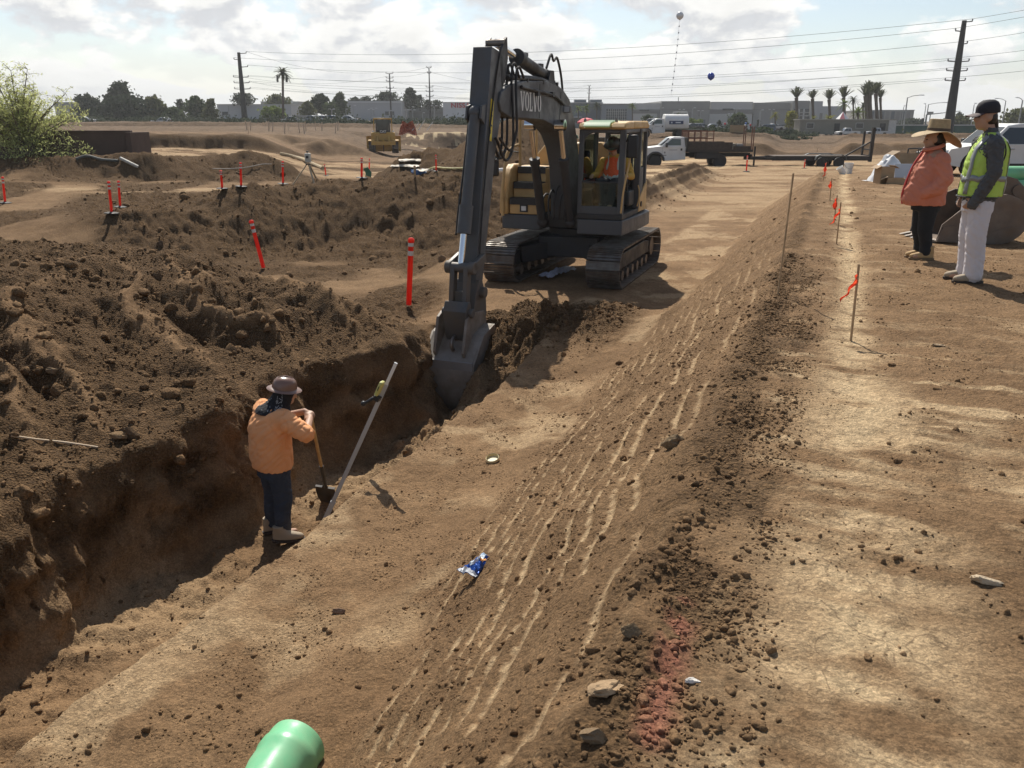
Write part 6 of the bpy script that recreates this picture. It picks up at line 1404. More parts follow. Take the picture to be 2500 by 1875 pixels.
# -- flatbed truck with stake rack
def cab_truck(t, r, zf, paint, cabx=0.0):
    """bonneted truck cab, local +x forward, front axle at x = cabx"""
    W = 1.98; f = cabx
    def arch(cx): return [(cx + (r + .12) * math.cos(R(q)), r + (r + .10) * math.sin(R(q))) for q in range(180, -1, -18)]
    pts = [(f - 2.05, .56)] + arch(f) + [(f + .62, .56), (f + .86, .60), (f + .90, 1.02), (f + .80, 1.30), (f - .25, 1.42), (f - .42, 1.44), (f - 1.95, 1.44), (f - 2.05, 1.40)]
    m = MB(); m.prism(pts, -W / 2, W / 2); m.build('body', paint, t, bevel=.05)
    top = [(f - .38, 1.42), (f - 1.02, 1.98), (f - 1.25, 2.04), (f - 1.95, 2.03), (f - 2.03, 1.42)]; n = len(top); m = MB()
    hw = lambda z: W / 2 - .05 - (z - 1.42) * .22
    m.add([(p[0], -hw(p[1]), p[1]) for p in top] + [(p[0], hw(p[1]), p[1]) for p in top], [tuple(range(n)), tuple(range(2 * n - 1, n - 1, -1))] + [(i, (i + 1) % n, n + (i + 1) % n, n + i) for i in range(n)]); m.build('cabin', paint, t, bevel=.04)
    gm = mat('auto_glass', (.025, .032, .036), .06, var=.02, spec=.8)
    for s in (-1, 1):
        q = [(f - .62, 1.49), (f - 1.72, 1.49), (f - 1.70, 1.90), (f - 1.10, 1.92)]
        mm = MB(); mm.add([(x, s * (hw(z) + .006), z) for x, z in q] + [(x, s * (hw(z) - .02), z) for x, z in q], [(0, 1, 2, 3), (7, 6, 5, 4), (0, 4, 5, 1), (1, 5, 6, 2), (2, 6, 7, 3), (3, 7, 4, 0)]); mm.build('side_window', mat('window_green', (.10, .12, .09), .08, spec=.8), t, smooth=False)
        m = MB(); m.box((f - .70, s * (W / 2 + .16), 1.52), (.14, .26, .30)); m.build('wing_mirror', BLK, t, bevel=.03)
        m = MB(); m.box((f - 1.75, s * (W / 2 + .005), 1.22), (.12, .02, .14)); m.build('door_handle', BLK, t)
        m = MB(); m.tube([(f + (r + .13) * math.cos(R(q)), s * (W / 2 + .01), r + (r + .11) * math.sin(R(q))) for q in range(180, -1, -12)], .07, 7); m.build('fender_flare', mat('flare_grey', (.07, .07, .072), .6), t)
        m = MB(); m.box((f - .45, s * (W / 2 + .002), .95), (.012, .004, .8)); m.box((f - 1.2, s * (W / 2 + .003), 1.19), (.55, .004, .035)); m.box((f - .62, s * (W / 2 + .003), 1.02), (.10, .004, .12)); m.box((f - .62, s * (W / 2 + .003), .84), (.24, .004, .06)); m.build('door_marking', mat('marking_grey', (.25, .25, .25), .5), t)
    mm = MB(); mm.add([(f - .43, -.82, 1.47), (f - .43, .82, 1.47), (f - .98, .74, 1.95), (f - .98, -.74, 1.95)], [(0, 1, 2, 3)]); mm.v = [(x + .02, y, z + .02) for x, y, z in mm.v]; mm.build('windscreen', gm, t).modifiers.new('t', 'SOLIDIFY').thickness = .005
    m = MB(); m.box((f + .90, 0, .62), (.14, W, .22)); m.build('bumper', CHROME, t, bevel=.03)
    m = MB(); m.box((f + .885, 0, 1.0), (.04, 1.0, .34)); m.build('grille', BLK, t, bevel=.02)
    for s in (-1, 1): m = MB(); m.box((f + .86, s * .78, 1.02), (.08, .30, .26)); m.build('headlight', MATS['lamp_clear'], t, bevel=.02)
DARKBED = mat('bed_black', (.022, .020, .020), .6, var=.2, dirt=.3, dirtcol=(.10, .075, .05))
RUSTY = mat('rust_red', (.14, .055, .035), .8, var=.3)
yT = 60.5; rx = at_y(1748, 404, yT).x
t = thing('flatbed_truck', 'white cab flatbed truck with black bed parked on the dirt beyond the digger', 'truck', (rx, yT, at_y(1748, 408, yT).z), R(180))
cab_truck(t, .46, .6, WHT, 4.42)
m = MB(); m.box((1.3, 0, .85), (7.0, .86, .24)); m.build('chassis', DARKBED, t)
m = MB(); m.box((.10, 0, 1.14), (4.55, 2.36, .16)); m.box((2.30, 0, 1.55), (.10, 2.36, .9)); m.build('bed_deck', DARKBED, t, bevel=.01)
m = MB()
for s in (-1, 1): m.box((.75, s * 1.19, 1.45), (3.0, .05, .50)); m.box((-1.4, s * 1.19, 1.33), (1.2, .05, .24))
m.build('side_board', mat('board_brown', (.05, .038, .030), .8, var=.3, sc=5), t)
m = MB()
for s in (-1, 1): m.box((.9, s * .95, .82), (1.6, .40, .44))
m.build('tool_box', DARKBED, t, bevel=.02)
m = MB(); 
for s in (-1, 1):
    for k in range(5): m.box((2.25 - k * .42, s * 1.14, 2.0), (.05, .05, .95))
    for z_ in (1.95, 2.42): m.box((1.4, s * 1.17, z_), (1.75, .04, .06))
for k in range(6): m.box((2.30, -1.0 + k * .4, 2.0), (.05, .05, .95))
m.build('stake_rack', RUSTY, t)
m = MB()
for s in (-1, 1):
    for x_ in (-2.05, -2.18): m = MB(); m.box((x_, s * 1.05, 1.95), (.06, .06, 1.55)); m.build('tail_stake', RUSTY, t)
for s in (-1, 1): wheel(t, 4.42, s * .86, .44, .28, s, spokes=0, rim=STEEL); wheel(t, 0, s * .84, .46, .52, s, spokes=0, rim=BLK)
m = MB(); m.box((-2.18, 0, .75), (.1, 1.9, .3)); m.build('rear_bumper', DARKBED, t)
for s in (-1, 1): m = MB(); m.box((-2.24, s * .8, .8), (.03, .2, .1)); m.build('tail_light', MATS['lamp_red'], t)
zb_ = at_y(1748, 404, yT).z
for (x_, y_, z_, sz, mt, lb, nm) in ((-.75, -.3, 1.23, (.75, .6, .34), mat('crate_pale', (.46, .38, .27), .7), 'pale crate with side handles on the truck bed', 'crate'), (-1.35, .2, 1.23, (.35, .5, .32), mat('crate_grey', (.22, .21, .2), .7), 'grey toolbox near the tail of the truck bed', 'toolbox')):
    m = MB(); m.box((0, 0, sz[2] / 2), sz); m.box((0, 0, sz[2] + .015), (sz[0] + .05, sz[1] + .05, .03)); m.box((0, -sz[1] / 2 - .02, sz[2] * .55), (.16, .04, .10)); o = m.build(nm, mt, None, bevel=.012); o.location = (rx - x_, yT - y_ - .5, at_y(1748, 408, yT).z + z_); tag(o, lb, nm)
# -- equipment trailer hitched behind
tx = at_y(2010, 404, yT).x; t = thing('equipment_trailer', 'black two axle equipment trailer hitched behind the flatbed truck', 'trailer', (tx, yT - .1, at_y(2010, 408, yT).z), R(180))
m = MB()
for s in (-1, 1): m.box((.6, s * .92, .62), (6.6, .12, .26))
for k in range(8): m.box((-2.4 + k * .85, 0, .62), (.09, 1.75, .12))
m.bar((3.9, .9, .62), (5.6, 0, .62), .12, .2); m.bar((3.9, -.9, .62), (5.6, 0, .62), .12, .2); m.build('trailer_frame', DARKBED, t)
m = MB(); m.box((.55, 0, .775), (6.4, 1.7, .05)); m.build('deck', mat('deck_wood', (.12, .085, .06), .85, var=.2), t)
for s in (-1, 1):
    for x_ in (-.58, .58): wheel(t, x_, s * 1.16, .36, .22, s, spokes=0, rim=mat('trailer_rim', (.30, .27, .24), .5))
    m = MB(); m.prism([(-1.08, .55), (-1.0, .80), (-.75, .90), (.75, .90), (1.0, .80), (1.08, .55), (1.02, .55), (.96, .76), (.73, .85), (-.73, .85), (-.96, .76), (-1.02, .55)], s * 1.02, s * 1.30) ; m.build('fender', mat('fender_grey', (.10, .105, .10), .4), t)
m = MB(); m.box((4.9, 0, .75), (.10, .10, 1.3)); m.box((4.9, 0, .08), (.3, .3, .05)); m.build('jack', DARKBED, t)
m = MB(); m.bar((-2.85, .75, .4), (-2.88, .75, 2.65), .20, .20); m.bar((-1.0, .75, .72), (-2.8, .75, 1.75), .09, .09); m.bar((-2.85, -.75, .5), (-2.88, -.75, 2.4), .12, .12); m.box((-2.87, 0, 1.2), (.06, 1.5, .08)); m.box((-2.87, 0, .8), (.06, 1.5, .08))
m.build('ramp_gate', DARKBED, t)
# -- tank truck
yK = 97.0; kx = at_y(1652, 335, yK).x; t = thing('tank_truck', 'white service truck with a rounded tank body parked on the far bank', 'truck', (kx, yK, ground_z(kx, yK) - .05), R(180))
cab_truck(t, .46, .6, WHT, 3.55)
m = MB(); prof = [(-.95, .95), (1.0, .95), (1.15, 1.15), (1.18, 1.9), (.9, 2.35), (.5, 2.5), (-.5, 2.5), (-.9, 2.35), (-1.18, 1.9), (-1.15, 1.15)]; m.prism(prof, -1.05, 1.55, 'yz'); m.build('tank', WHT, t, bevel=.10)
for s in (-1, 1):
    m = MB(); m.box((.35, s * 1.19, 1.62), (1.55, .02, .36)); sg = m.build('sign_panel', mat('sign_navy', (.03, .05, .12), .4), t)
    m = MB(); m.box((.15, s * 1.204, 1.62), (.55, .01, .12)); m.box((.85, s * 1.204, 1.62), (.16, .01, .16)); m.build('sign_mark', mat('sign_pale', (.6, .65, .7), .5), sg)
m = MB(); m.box((0, 0, .75), (5.2, .9, .24)); m.build('chassis', DARKBED, t)
m = MB(); m.tube([(-.95, .3, 2.5), (-.95, .3, 2.72), (.6, .3, 2.72), (.6, .3, 2.5)], .035, 6); m.build('top_rail', WHT, t)
for s in (-1, 1): wheel(t, 3.55, s * .86, .42, .28, s, spokes=0, rim=STEEL); wheel(t, -.1, s * .84, .44, .5, s, spokes=0, rim=BLK)
# -- bulldozer seen from behind
def text_mesh(txt, size, ext, off, material, center=True, spacing=1.0):
    cu = bpy.data.curves.new('lettering', 'FONT'); cu.body = txt; cu.size = size; cu.extrude = ext; cu.offset = off; cu.space_character = spacing
    if center: cu.align_x = 'CENTER'; cu.align_y = 'CENTER'
    q = bpy.data.objects.new('lettering', cu); C.objects.link(q); dg = bpy.context.evaluated_depsgraph_get(); me = bpy.data.meshes.new_from_object(q.evaluated_get(dg)); bpy.data.objects.remove(q); bpy.data.curves.remove(cu)
    me.materials.clear(); me.materials.append(material); o = bpy.data.objects.new('lettering', me); C.objects.link(o); return o
def dozer():
    g = hit(938, 381); g = at_y(938, 382, 86.0); t = thing('bulldozer', 'yellow bulldozer seen from behind with its ripper frame on the haul road', 'bulldozer', (g.x, g.y, g.z + .4), R(98))
    DY = mat('dozer_yellow', (.50, .30, .065), .5, var=.08, dirt=.45, dirtcol=(.28, .19, .1))
    for s in (-1, 1):
        y0 = s * 1.12; pr = arc((-1.35, .50), .48, 90, 270, 9) + arc((1.35, .50), .48, -90, 90, 9)
        m = MB(); m.prism(pr, y0 - .30, y0 + .30)
        n = 40
        for k in range(n):
            a = k / n * (5.4 + 2 * math.pi * .5)
            if a < 2.7: p, q = (-1.35 + a, 1.0), 0
            elif a < 2.7 + math.pi * .5: th = (a - 2.7) / .5; p, q = (1.35 + .5 * math.sin(th), .5 + .5 * math.cos(th)), th
            elif a < 5.4 + math.pi * .5: p, q = (1.35 - (a - 2.7 - math.pi * .5), 0), math.pi
            else: th = (a - 5.4 - math.pi * .5) / .5; p, q = (-1.35 - .5 * math.sin(th), .5 - .5 * math.cos(th)), math.pi + th
            m.box((p[0], y0, p[1]), (.13, .62, .07), (0, q, 0))
        m.build('track', TRK, t, smooth=False)
        m = MB(); m.box((-.2, s * 1.15, 1.12), (3.2, .66, .10)); m.build('fender', DY, t, bevel=.02)
    m = MB(); m.box((.9, 0, 1.35), (2.4, 1.1, 1.0)); m.build('engine_hood', DY, t, bevel=.06)
    m = MB(); m.box((-1.0, 0, 1.5), (1.3, 2.3, .75)); m.prism([(-1.62, 1.2), (-1.3, 1.95), (-.5, 1.95), (-.5, 1.2)], -1.0, 1.0); m.build('fuel_tank', DY, t, bevel=.06)
    m = MB()
    for sx in (-1, 1):
        for sy in (-1, 1): m.bar((-.55 + sx * .55, sy * .66, 1.85), (-.55 + sx * .48, sy * .60, 3.1), .12, .12)
    m.box((-.55, 0, 1.98), (1.2, 1.3, .25)); m.build('cab_frame', GRYD, t)
    m = MB(); m.box((-.55, 0, 3.16), (1.7, 1.75, .14)); m.build('cab_roof', DY, t, bevel=.04)
    for s in (-1, 1): m = MB(); m.box((-.95, s * .86, 2.55), (.10, .09, 1.2)); m.build('rops_post', DY, t)
    for (c, sz) in (((-1.09, 0, 2.55), (.02, 1.12, 1.0)), ((-.02, 0, 2.55), (.02, 1.12, 1.0)), ((-.55, .63, 2.55), (.95, .02, 1.0)), ((-.55, -.63, 2.55), (.95, .02, 1.0))): m = MB(); m.box(c, sz); m.build('cab_window', mat('dozer_glass', (.04, .055, .055), .08, spec=.8), t)
    m = MB(); m.box((-.5, 0, 2.35), (.2, .5, .6)); m.build('driver_seat', BLK, t)
    m = MB(); m.box((-1.66, 0, 1.98), (.04, .62, .34)); pn = m.build('name_panel', BLK, t)
    for txt, sz in (('CAT', .30),):
        o = text_mesh(txt, sz, .006, .012, MATS['letter_white']); o.parent = pn; o.location = (-1.70, 0, 1.98); o.rotation_euler = (R(90), 0, R(-90))
    m = MB(); m.box((-2.25, 0, .92), (.32, 2.3, .34))
    for s in (-1, 0, 1): m.prism([(-2.42, 1.05), (-2.1, 1.05), (-2.15, 1.25), (-2.35, 1.25)], s * .95 - .09, s * .95 + .09)
    rp = m.build('ripper_beam', DY, t, bevel=.02)
    for s in (-1, 1): m = MB(); m.bar((-1.6, s * .55, 1.55), (-2.2, s * .55, 1.0), .17, .2); m.bar((-1.5, s * .55, .75), (-2.2, s * .55, .85), .14, .18); m.build('ripper_arm', DY, t)
    for s in (-1, 0, 1): m = MB(); m.prism([(-2.32, 1.0), (-2.16, 1.0), (-2.16, .3), (-2.02, .12), (-2.3, .3)], s * .95 - .045, s * .95 + .045); m.build('ripper_shank', GRYD, t)
    m = MB(); pr = [(2.35 + .25 * math.cos(R(a)), .75 + .75 * math.sin(R(a))) for a in range(-90, 91, 15)]; pr2 = [(x + .06, z) for x, z in pr][::-1]; m.prism(pr + pr2, -1.72, 1.72); m.build('blade', DY, t)
    m = MB(); m.cyl((.9, -.35, 1.8), (.9, -.35, 2.6), .08); m.build('exhaust_pipe', GRYD, t)
    for s in (-1, 1): m = MB(); m.box((-1.55, s * .95, 2.0), (.1, .18, .12)); m.build('rear_lamp', WHT, t)
dozer()
# -- far pickups and parked cars
for (px, py, y, lb) in ((2068, 331.5, 158, 'white pickup parked by the long site trailer, left one'), (2140, 331.5, 158, 'silver white pickup parked by the long site trailer, right one')):
    p = at_y(px, py, y); car('pickup', lb, 'pickup', (p.x, p.y, p.z), R(178 if px < 2100 else 170), 'pickup', WHT if px < 2100 else mat('silver', (.5, .51, .53), .35, metal=.3), 5.6, 1.85, 1.95, .40, 'pickups by the site trailer', .74)
rng = random.Random(12); cols = [((.6, .6, .6), 'white'), ((.05, .05, .055), 'black'), ((.25, .26, .28), 'grey'), ((.5, .52, .54), 'silver'), ((.06, .10, .16), 'dark blue')]
spots = [(1588, 309, 'behind the tank truck'), (1690, 318, 'right of the tank truck'), (1712, 320, 'left of the low green bush'), (1735, 319, 'beside the low green bush'), (1868, 322, 'left of the white kerb'), (1890, 318, 'near the yellow palm'), (1910, 322, 'right of the yellow palm'), (1950, 322, 'at the left end of the site trailer')]
for k, (px, py, wh) in enumerate(spots):
    col, cn = cols[k % 5]; p = at_y(px, py, 190 + 3 * k); car('car', '%s parked car in the far lot %s' % (cn, wh), 'car', (p.x, p.y, p.z), R(rng.choice([0, 180, 20, 160])), 'sedan' if k % 2 else 'suv', mat('car_%s' % cn.replace(' ', '_'), col, .3, var=.03), 4.7, 1.5 if k % 2 else 1.7, 1.85, .34, 'cars in the far car park')
spots = [(716, 303, 'white', 'near the fake palm mast'), (760, 301, 'grey', 'right of the mast'), (785, 301, 'silver', 'left of the dark blue one'), (815, 300, 'dark blue', 'below the low grey wall'), (846, 301, 'white', 'in front of the low white building'), (400, 305, 'white', 'beyond the left pad'), (208, 302, 'white', 'below the dark trees')]
for k, (px, py, cn, wh) in enumerate(spots):
    p = at_y(px, py, 165 + 2 * k); car('car', '%s parked car %s' % (cn, wh), 'car', (p.x, p.y, p.z), R(rng.choice([0, 180, 15, 165])), 'sedan', MATS.get('car_' + cn.replace(' ', '_')), 4.6, 1.45, 1.8, .33, 'cars parked along the left lots')
# ------------------------------------------------------------------ trees and shrubs
def leafmat(name, col, tl=.35, var=.35):
    if name in MATS: return MATS[name]
    m = bpy.data.materials.new(name); m.use_nodes = True; nt = m.node_tree; nt.nodes.clear(); N = nt.nodes.new; L = nt.links.new
    o = N('ShaderNodeOutputMaterial'); d = N('ShaderNodeBsdfDiffuse'); t = N('ShaderNodeBsdfTranslucent'); mx = N('ShaderNodeMixShader'); mx.inputs[0].default_value = tl
    g = N('ShaderNodeNewGeometry'); nz = N('ShaderNodeTexNoise'); nz.inputs['Scale'].default_value = .9; nz.inputs['Detail'].default_value = 4; L(g.outputs['Position'], nz.inputs['Vector'])
    ad = N('ShaderNodeMath'); ad.operation = 'ADD'; L(nz.outputs['Fac'], ad.inputs[0]); L(g.outputs['Random Per Island'], ad.inputs[1])
    mr = N('ShaderNodeMapRange'); mr.inputs[1].default_value = .3; mr.inputs[2].default_value = 1.5; mr.inputs[3].default_value = 1 - var; mr.inputs[4].default_value = 1 + var; L(ad.outputs[0], mr.inputs[0])
    mm = N('ShaderNodeMix'); mm.data_type = 'RGBA'; mm.blend_type = 'MULTIPLY'; mm.inputs[0].default_value = 1; mm.inputs[6].default_value = (*col, 1); L(mr.outputs[0], mm.inputs[7])
    L(mm.outputs[2], d.inputs[0]); L(mm.outputs[2], t.inputs[0]); L(d.outputs[0], mx.inputs[1]); L(t.outputs[0], mx.inputs[2]); L(mx.outputs[0], o.inputs[0]); MATS[name] = m; return m
LEAF = {'dark': leafmat('leaf_dark', (.040, .052, .032), .3), 'mid': leafmat('leaf_mid', (.07, .092, .042), .35), 'olive': leafmat('leaf_olive', (.10, .108, .046), .35), 'light': leafmat('leaf_light', (.13, .17, .05), .4), 'grey': leafmat('leaf_grey', (.07, .082, .058), .25), 'palm': leafmat('leaf_palm', (.075, .085, .045), .3), 'yellow': leafmat('leaf_yellow', (.20, .20, .05), .4), 'brush': leafmat('leaf_brush', (.52, .55, .23), .6, .3)}
BARK = mat('bark', (.085, .068, .052), .9, var=.25)
def leaves(name, pts, sz, material, parent, rng, asp=.6):
    n = len(pts); pts = np.array(pts); a = rng.normal(size=(n, 3)); a /= np.linalg.norm(a, axis=1)[:, None]; b = rng.normal(size=(n, 3)); b -= a * (a * b).sum(1)[:, None]; b /= np.linalg.norm(b, axis=1)[:, None]
    s = sz * rng.uniform(.6, 1.4, n)[:, None]; V = np.stack([pts - a * s, pts - b * s * asp, pts + a * s, pts + b * s * asp], 1).reshape(-1, 3)
    me = bpy.data.meshes.new(name); me.vertices.add(4 * n); me.vertices.foreach_set('co', V.ravel().astype(np.float32)); me.loops.add(4 * n); me.loops.foreach_set('vertex_index', np.arange(4 * n, dtype=np.int32)); me.polygons.add(n); me.polygons.foreach_set('loop_start', np.arange(0, 4 * n, 4, dtype=np.int32)); me.update(calc_edges=True); me.materials.append(material)
    o = bpy.data.objects.new(name, me); C.objects.link(o); o.parent = parent; return o
def tree(label, px0, px1, py_top, py_bot, y, kind='mid', seed=1, shape='round', trunk=.25, cat='tree', name='tree', group='trees along the far side of the site', n=900):
    c = at_y((px0 + px1) / 2, py_bot, y); top = at_y((px0 + px1) / 2, py_top, y).z; W = (px1 - px0) / F_PX * y / 2 * 1.28; H = top - c.z
    t = thing(name, label, cat, c, group=group); rng = np.random.default_rng(seed); pts = []; tr = MB(); rg = random.Random(seed)
    zt = H * trunk; tr.tube([(0, 0, -.3), (W * .03, 0, zt), (W * .02, 0, H * .75)], [max(.12, H * .03), H * .022, H * .008], 7)
    ncl = 22 if shape != 'tall' else 17
    for k in range(ncl):
        f = (k + .5) / ncl; zz = zt * .85 + (H - zt * .85) * f
        prof = {'round': math.sin(math.pi * min(1, f * .86 + .12)) ** .7, 'tall': (1 - f) ** .55 * .9 + .15, 'spread': .45 + .55 * math.sin(math.pi * f * .8 + .5), 'bush': max(.15, 1 - f ** 2.2)}[shape]
        a = k * 2.4 + rg.uniform(-.4, .4); rr = W * prof * rg.uniform(.25, .75); cx, cy = rr * math.cos(a), rr * math.sin(a) * .8
        rc = W * prof * rg.uniform(.24, .48) + .12 * W; m = n // ncl
        q = rng.normal(size=(m, 3)); q /= np.linalg.norm(q, axis=1)[:, None]; q *= (rng.uniform(.25, 1, m) ** .5)[:, None] * rc * np.array([1, 1, .78]) * (1 + .25 * rng.normal(size=m))[:, None]
        p = q + np.array([cx, cy, zz]); p = p[(p[:, 2] > (.05 if shape == 'bush' else zt * .5)) & (p[:, 2] < H * (1.0 + .06 * rng.normal(size=m)))]; pts.append(p)
        tr.tube([(W * .02, 0, zt * .8 + (zz - zt * .8) * .4), (cx * .6, cy * .6, zz * .96), (cx, cy, zz)], [H * .012, H * .008, H * .003], 5)
    leaves('crown', np.concatenate(pts), max(.13, min(.5, W * .12)), LEAF[kind], t, rng)
    tr.build('trunk', BARK, t); return t
TREES = [
 ('grey green round tree at the left end of the dark trees', 190, 248, 233, 303, 250, 'grey', 'round', .1, 1000),
 ('tall dark ragged tree, highest of the dark group', 262, 345, 203, 300, 255, 'dark', 'tall', .1, 1500),
 ('big dense dark tree in front of the tallest one', 268, 352, 236, 303, 240, 'dark', 'round', .05, 1500),
 ('low dark bushy tree left of the big dense one', 228, 285, 256, 304, 238, 'dark', 'bush', .05, 900),
 ('olive dark tree right of the big dense one', 350, 408, 238, 303, 245, 'olive', 'round', .05, 1200),
 ('low dark green shrub tree between olive tree and light green one', 400, 452, 264, 304, 240, 'mid', 'bush', .05, 900),
 ('slender dark tree behind the low shrub tree', 432, 458, 243, 300, 262, 'dark', 'round', .2, 600),
 ('rounded dark green tree beside the light green one', 462, 508, 238, 303, 250, 'mid', 'round', .1, 1100),
 ('fresh light green tree left of the tall black pole', 502, 536, 243, 304, 235, 'olive', 'tall', .1, 1000),
 ('thin dark tree showing behind the tall black pole', 574, 616, 229, 262, 300, 'grey', 'spread', .3, 600),
 ('tree behind the pale flat roof next to the mast', 655, 705, 232, 275, 310, 'olive', 'round', .15, 700),
 ('small pale yellow green tree in front of the pale building', 645, 692, 262, 300, 220, 'light', 'spread', .35, 700),
 ('light olive tree right of the mast', 735, 768, 248, 296, 260, 'olive', 'round', .1, 800),
 ('dark upright tree between mast and white building', 766, 806, 231, 283, 270, 'dark', 'round', .2, 900),
 ('feathery tree left of the white building', 815, 850, 226, 284, 270, 'mid', 'tall', .1, 800),
 ('low dark tree below the feathery one', 792, 825, 250, 290, 265, 'mid', 'round', .1, 600),
 ('tree top showing over the white building, left', 853, 882, 238, 262, 330, 'grey', 'round', .2, 500),
 ('tree top showing over the white building, middle', 882, 908, 236, 262, 330, 'grey', 'spread', .2, 450),
 ('round dark tree behind the white building beside a pole', 918, 970, 226, 266, 320, 'grey', 'round', .2, 800),
 ('tall airy tree right of the white building', 983, 1022, 216, 272, 300, 'grey', 'tall', .25, 900),
 ('smaller airy tree beside the tall airy one', 1015, 1036, 232, 268, 305, 'grey', 'round', .2, 450),
 ('low tree right of the airy trees', 1034, 1056, 244, 268, 310, 'grey', 'round', .2, 400),
 ('low tree left of the red lettered building', 1054, 1078, 245, 268, 310, 'grey', 'round', .2, 400),
 ('small round tree in front of the grey warehouse behind the tank truck', 1569, 1592, 281, 306, 205, 'mid', 'round', .25, 500),
 ('light bush right of the small round tree', 1592, 1612, 288, 308, 205, 'light', 'bush', .1, 350),
 ('light green tree behind the tank truck tail', 1672, 1698, 290, 314, 200, 'light', 'round', .2, 500),
 ('light green tree second behind the tank truck tail', 1695, 1718, 292, 316, 203, 'light', 'round', .2, 500),
 ('round dark tree behind the tan board', 1782, 1822, 278, 318, 215, 'mid', 'round', .2, 800),
 ('dark narrow conifer by the pale warehouse wall', 1748, 1762, 293, 312, 220, 'dark', 'tall', .1, 250),
 ('dark narrow conifer near the warehouse door', 1845, 1856, 292, 313, 225, 'dark', 'tall', .1, 250),
 ('green bush right of the parked cars', 1728, 1750, 306, 326, 150, 'mid', 'bush', .05, 450),
 ('wide low green bush on the bank behind the truck', 1845, 1885, 312, 332, 140, 'mid', 'bush', .05, 600),
 ('dark bush left of the office trailer', 1905, 1950, 318, 334, 140, 'grey', 'bush', .05, 500),
 ('pale yellow green tree behind the office trailer end', 1915, 1942, 272, 320, 190, 'yellow', 'spread', .25, 500),
 ('pale green trees beyond the green fence', 2195, 2245, 292, 318, 280, 'grey', 'round', .1, 600),
 ('pale green tree between the two people', 2310, 2370, 285, 322, 260, 'olive', 'round', .1, 700),
 ('pale green tree right of the man in the vest, near', 2445, 2520, 268, 322, 240, 'olive', 'round', .1, 900),
 ('hazy tree behind the tall pole at right', 2325, 2350, 275, 312, 300, 'grey', 'round', .15, 400),
]
for k, (lb, a, b_, tp, bt, y, kd, sh, tk, n) in enumerate(TREES): tree(lb, a, b_, tp, bt, y, kd, 100 + k, sh, tk, n=int(n * 2), name='bush' if sh == 'bush' else 'tree', cat='bush' if sh == 'bush' else 'tree')
def palm(label, px, py_top, py_bot, y, r_px, upright=.5, nf=34, seed=1, kind='palm', lean=0.0, name='palm_tree', trunk=.2, group='palms along the far street'):
    c = at_y(px, py_bot, y); top = at_y(px + lean, py_top, y); Rr = r_px / F_PX * y * (1.55 if upright > .3 else 1.15); H = top.z - c.z - Rr * (.92 if upright > .3 else .5); dx = top.x - c.x
    t = thing(name, label, 'palm tree', c, group=group); m = MB(); m.tube([(0, 0, -.5), (dx * .3, 0, H * .35), (dx * .8, 0, H * .8), (dx, 0, H)], [trunk * 1.25, trunk, trunk * .95, trunk * 1.3], 9); m.build('trunk', mat('palm_bark', (.11, .085, .065), .9, var=.25, sc=6), t)
    m = MB(); rg = random.Random(seed)
    for k in range(nf):
        az_ = k * 2.399; el = R(rg.uniform(38, 86) if upright > .3 else rg.uniform(-35, 70)); L_ = Rr * rg.uniform(.85, 1.1); P_ = Vector((dx, 0, H)); d = Vector((math.cos(az_) * math.cos(el), math.sin(az_) * math.cos(el), math.sin(el))); droop = .25 if upright > .3 else .9; pts = []
        for i in range(7):
            f = i / 6; pts.append(P_ + d * L_ * f - Vector((0, 0, 1)) * droop * L_ * .45 * f * f)
        sd = d.cross(Vector((0, 0, 1))); sd = sd.normalized() if sd.length > .05 else Vector((1, 0, 0))
        # leaflets along both sides of the rib
        for i in range(1, 7):
            for s in (-1, 1):
                for h in (0, .5):
                    p = pts[i - 1].lerp(pts[i], h); tg = (pts[i] - pts[i - 1]).normalized(); q = p + (sd * s * .75 + tg * .8 - Vector((0, 0, .18))).normalized() * L_ * (.24 - .02 * i)
                    w = tg * L_ * .05; m.add([p - w, p + w, q], [(0, 1, 2)])
    m.build('crown', LEAF[kind], t, smooth=False, fix=False); return t
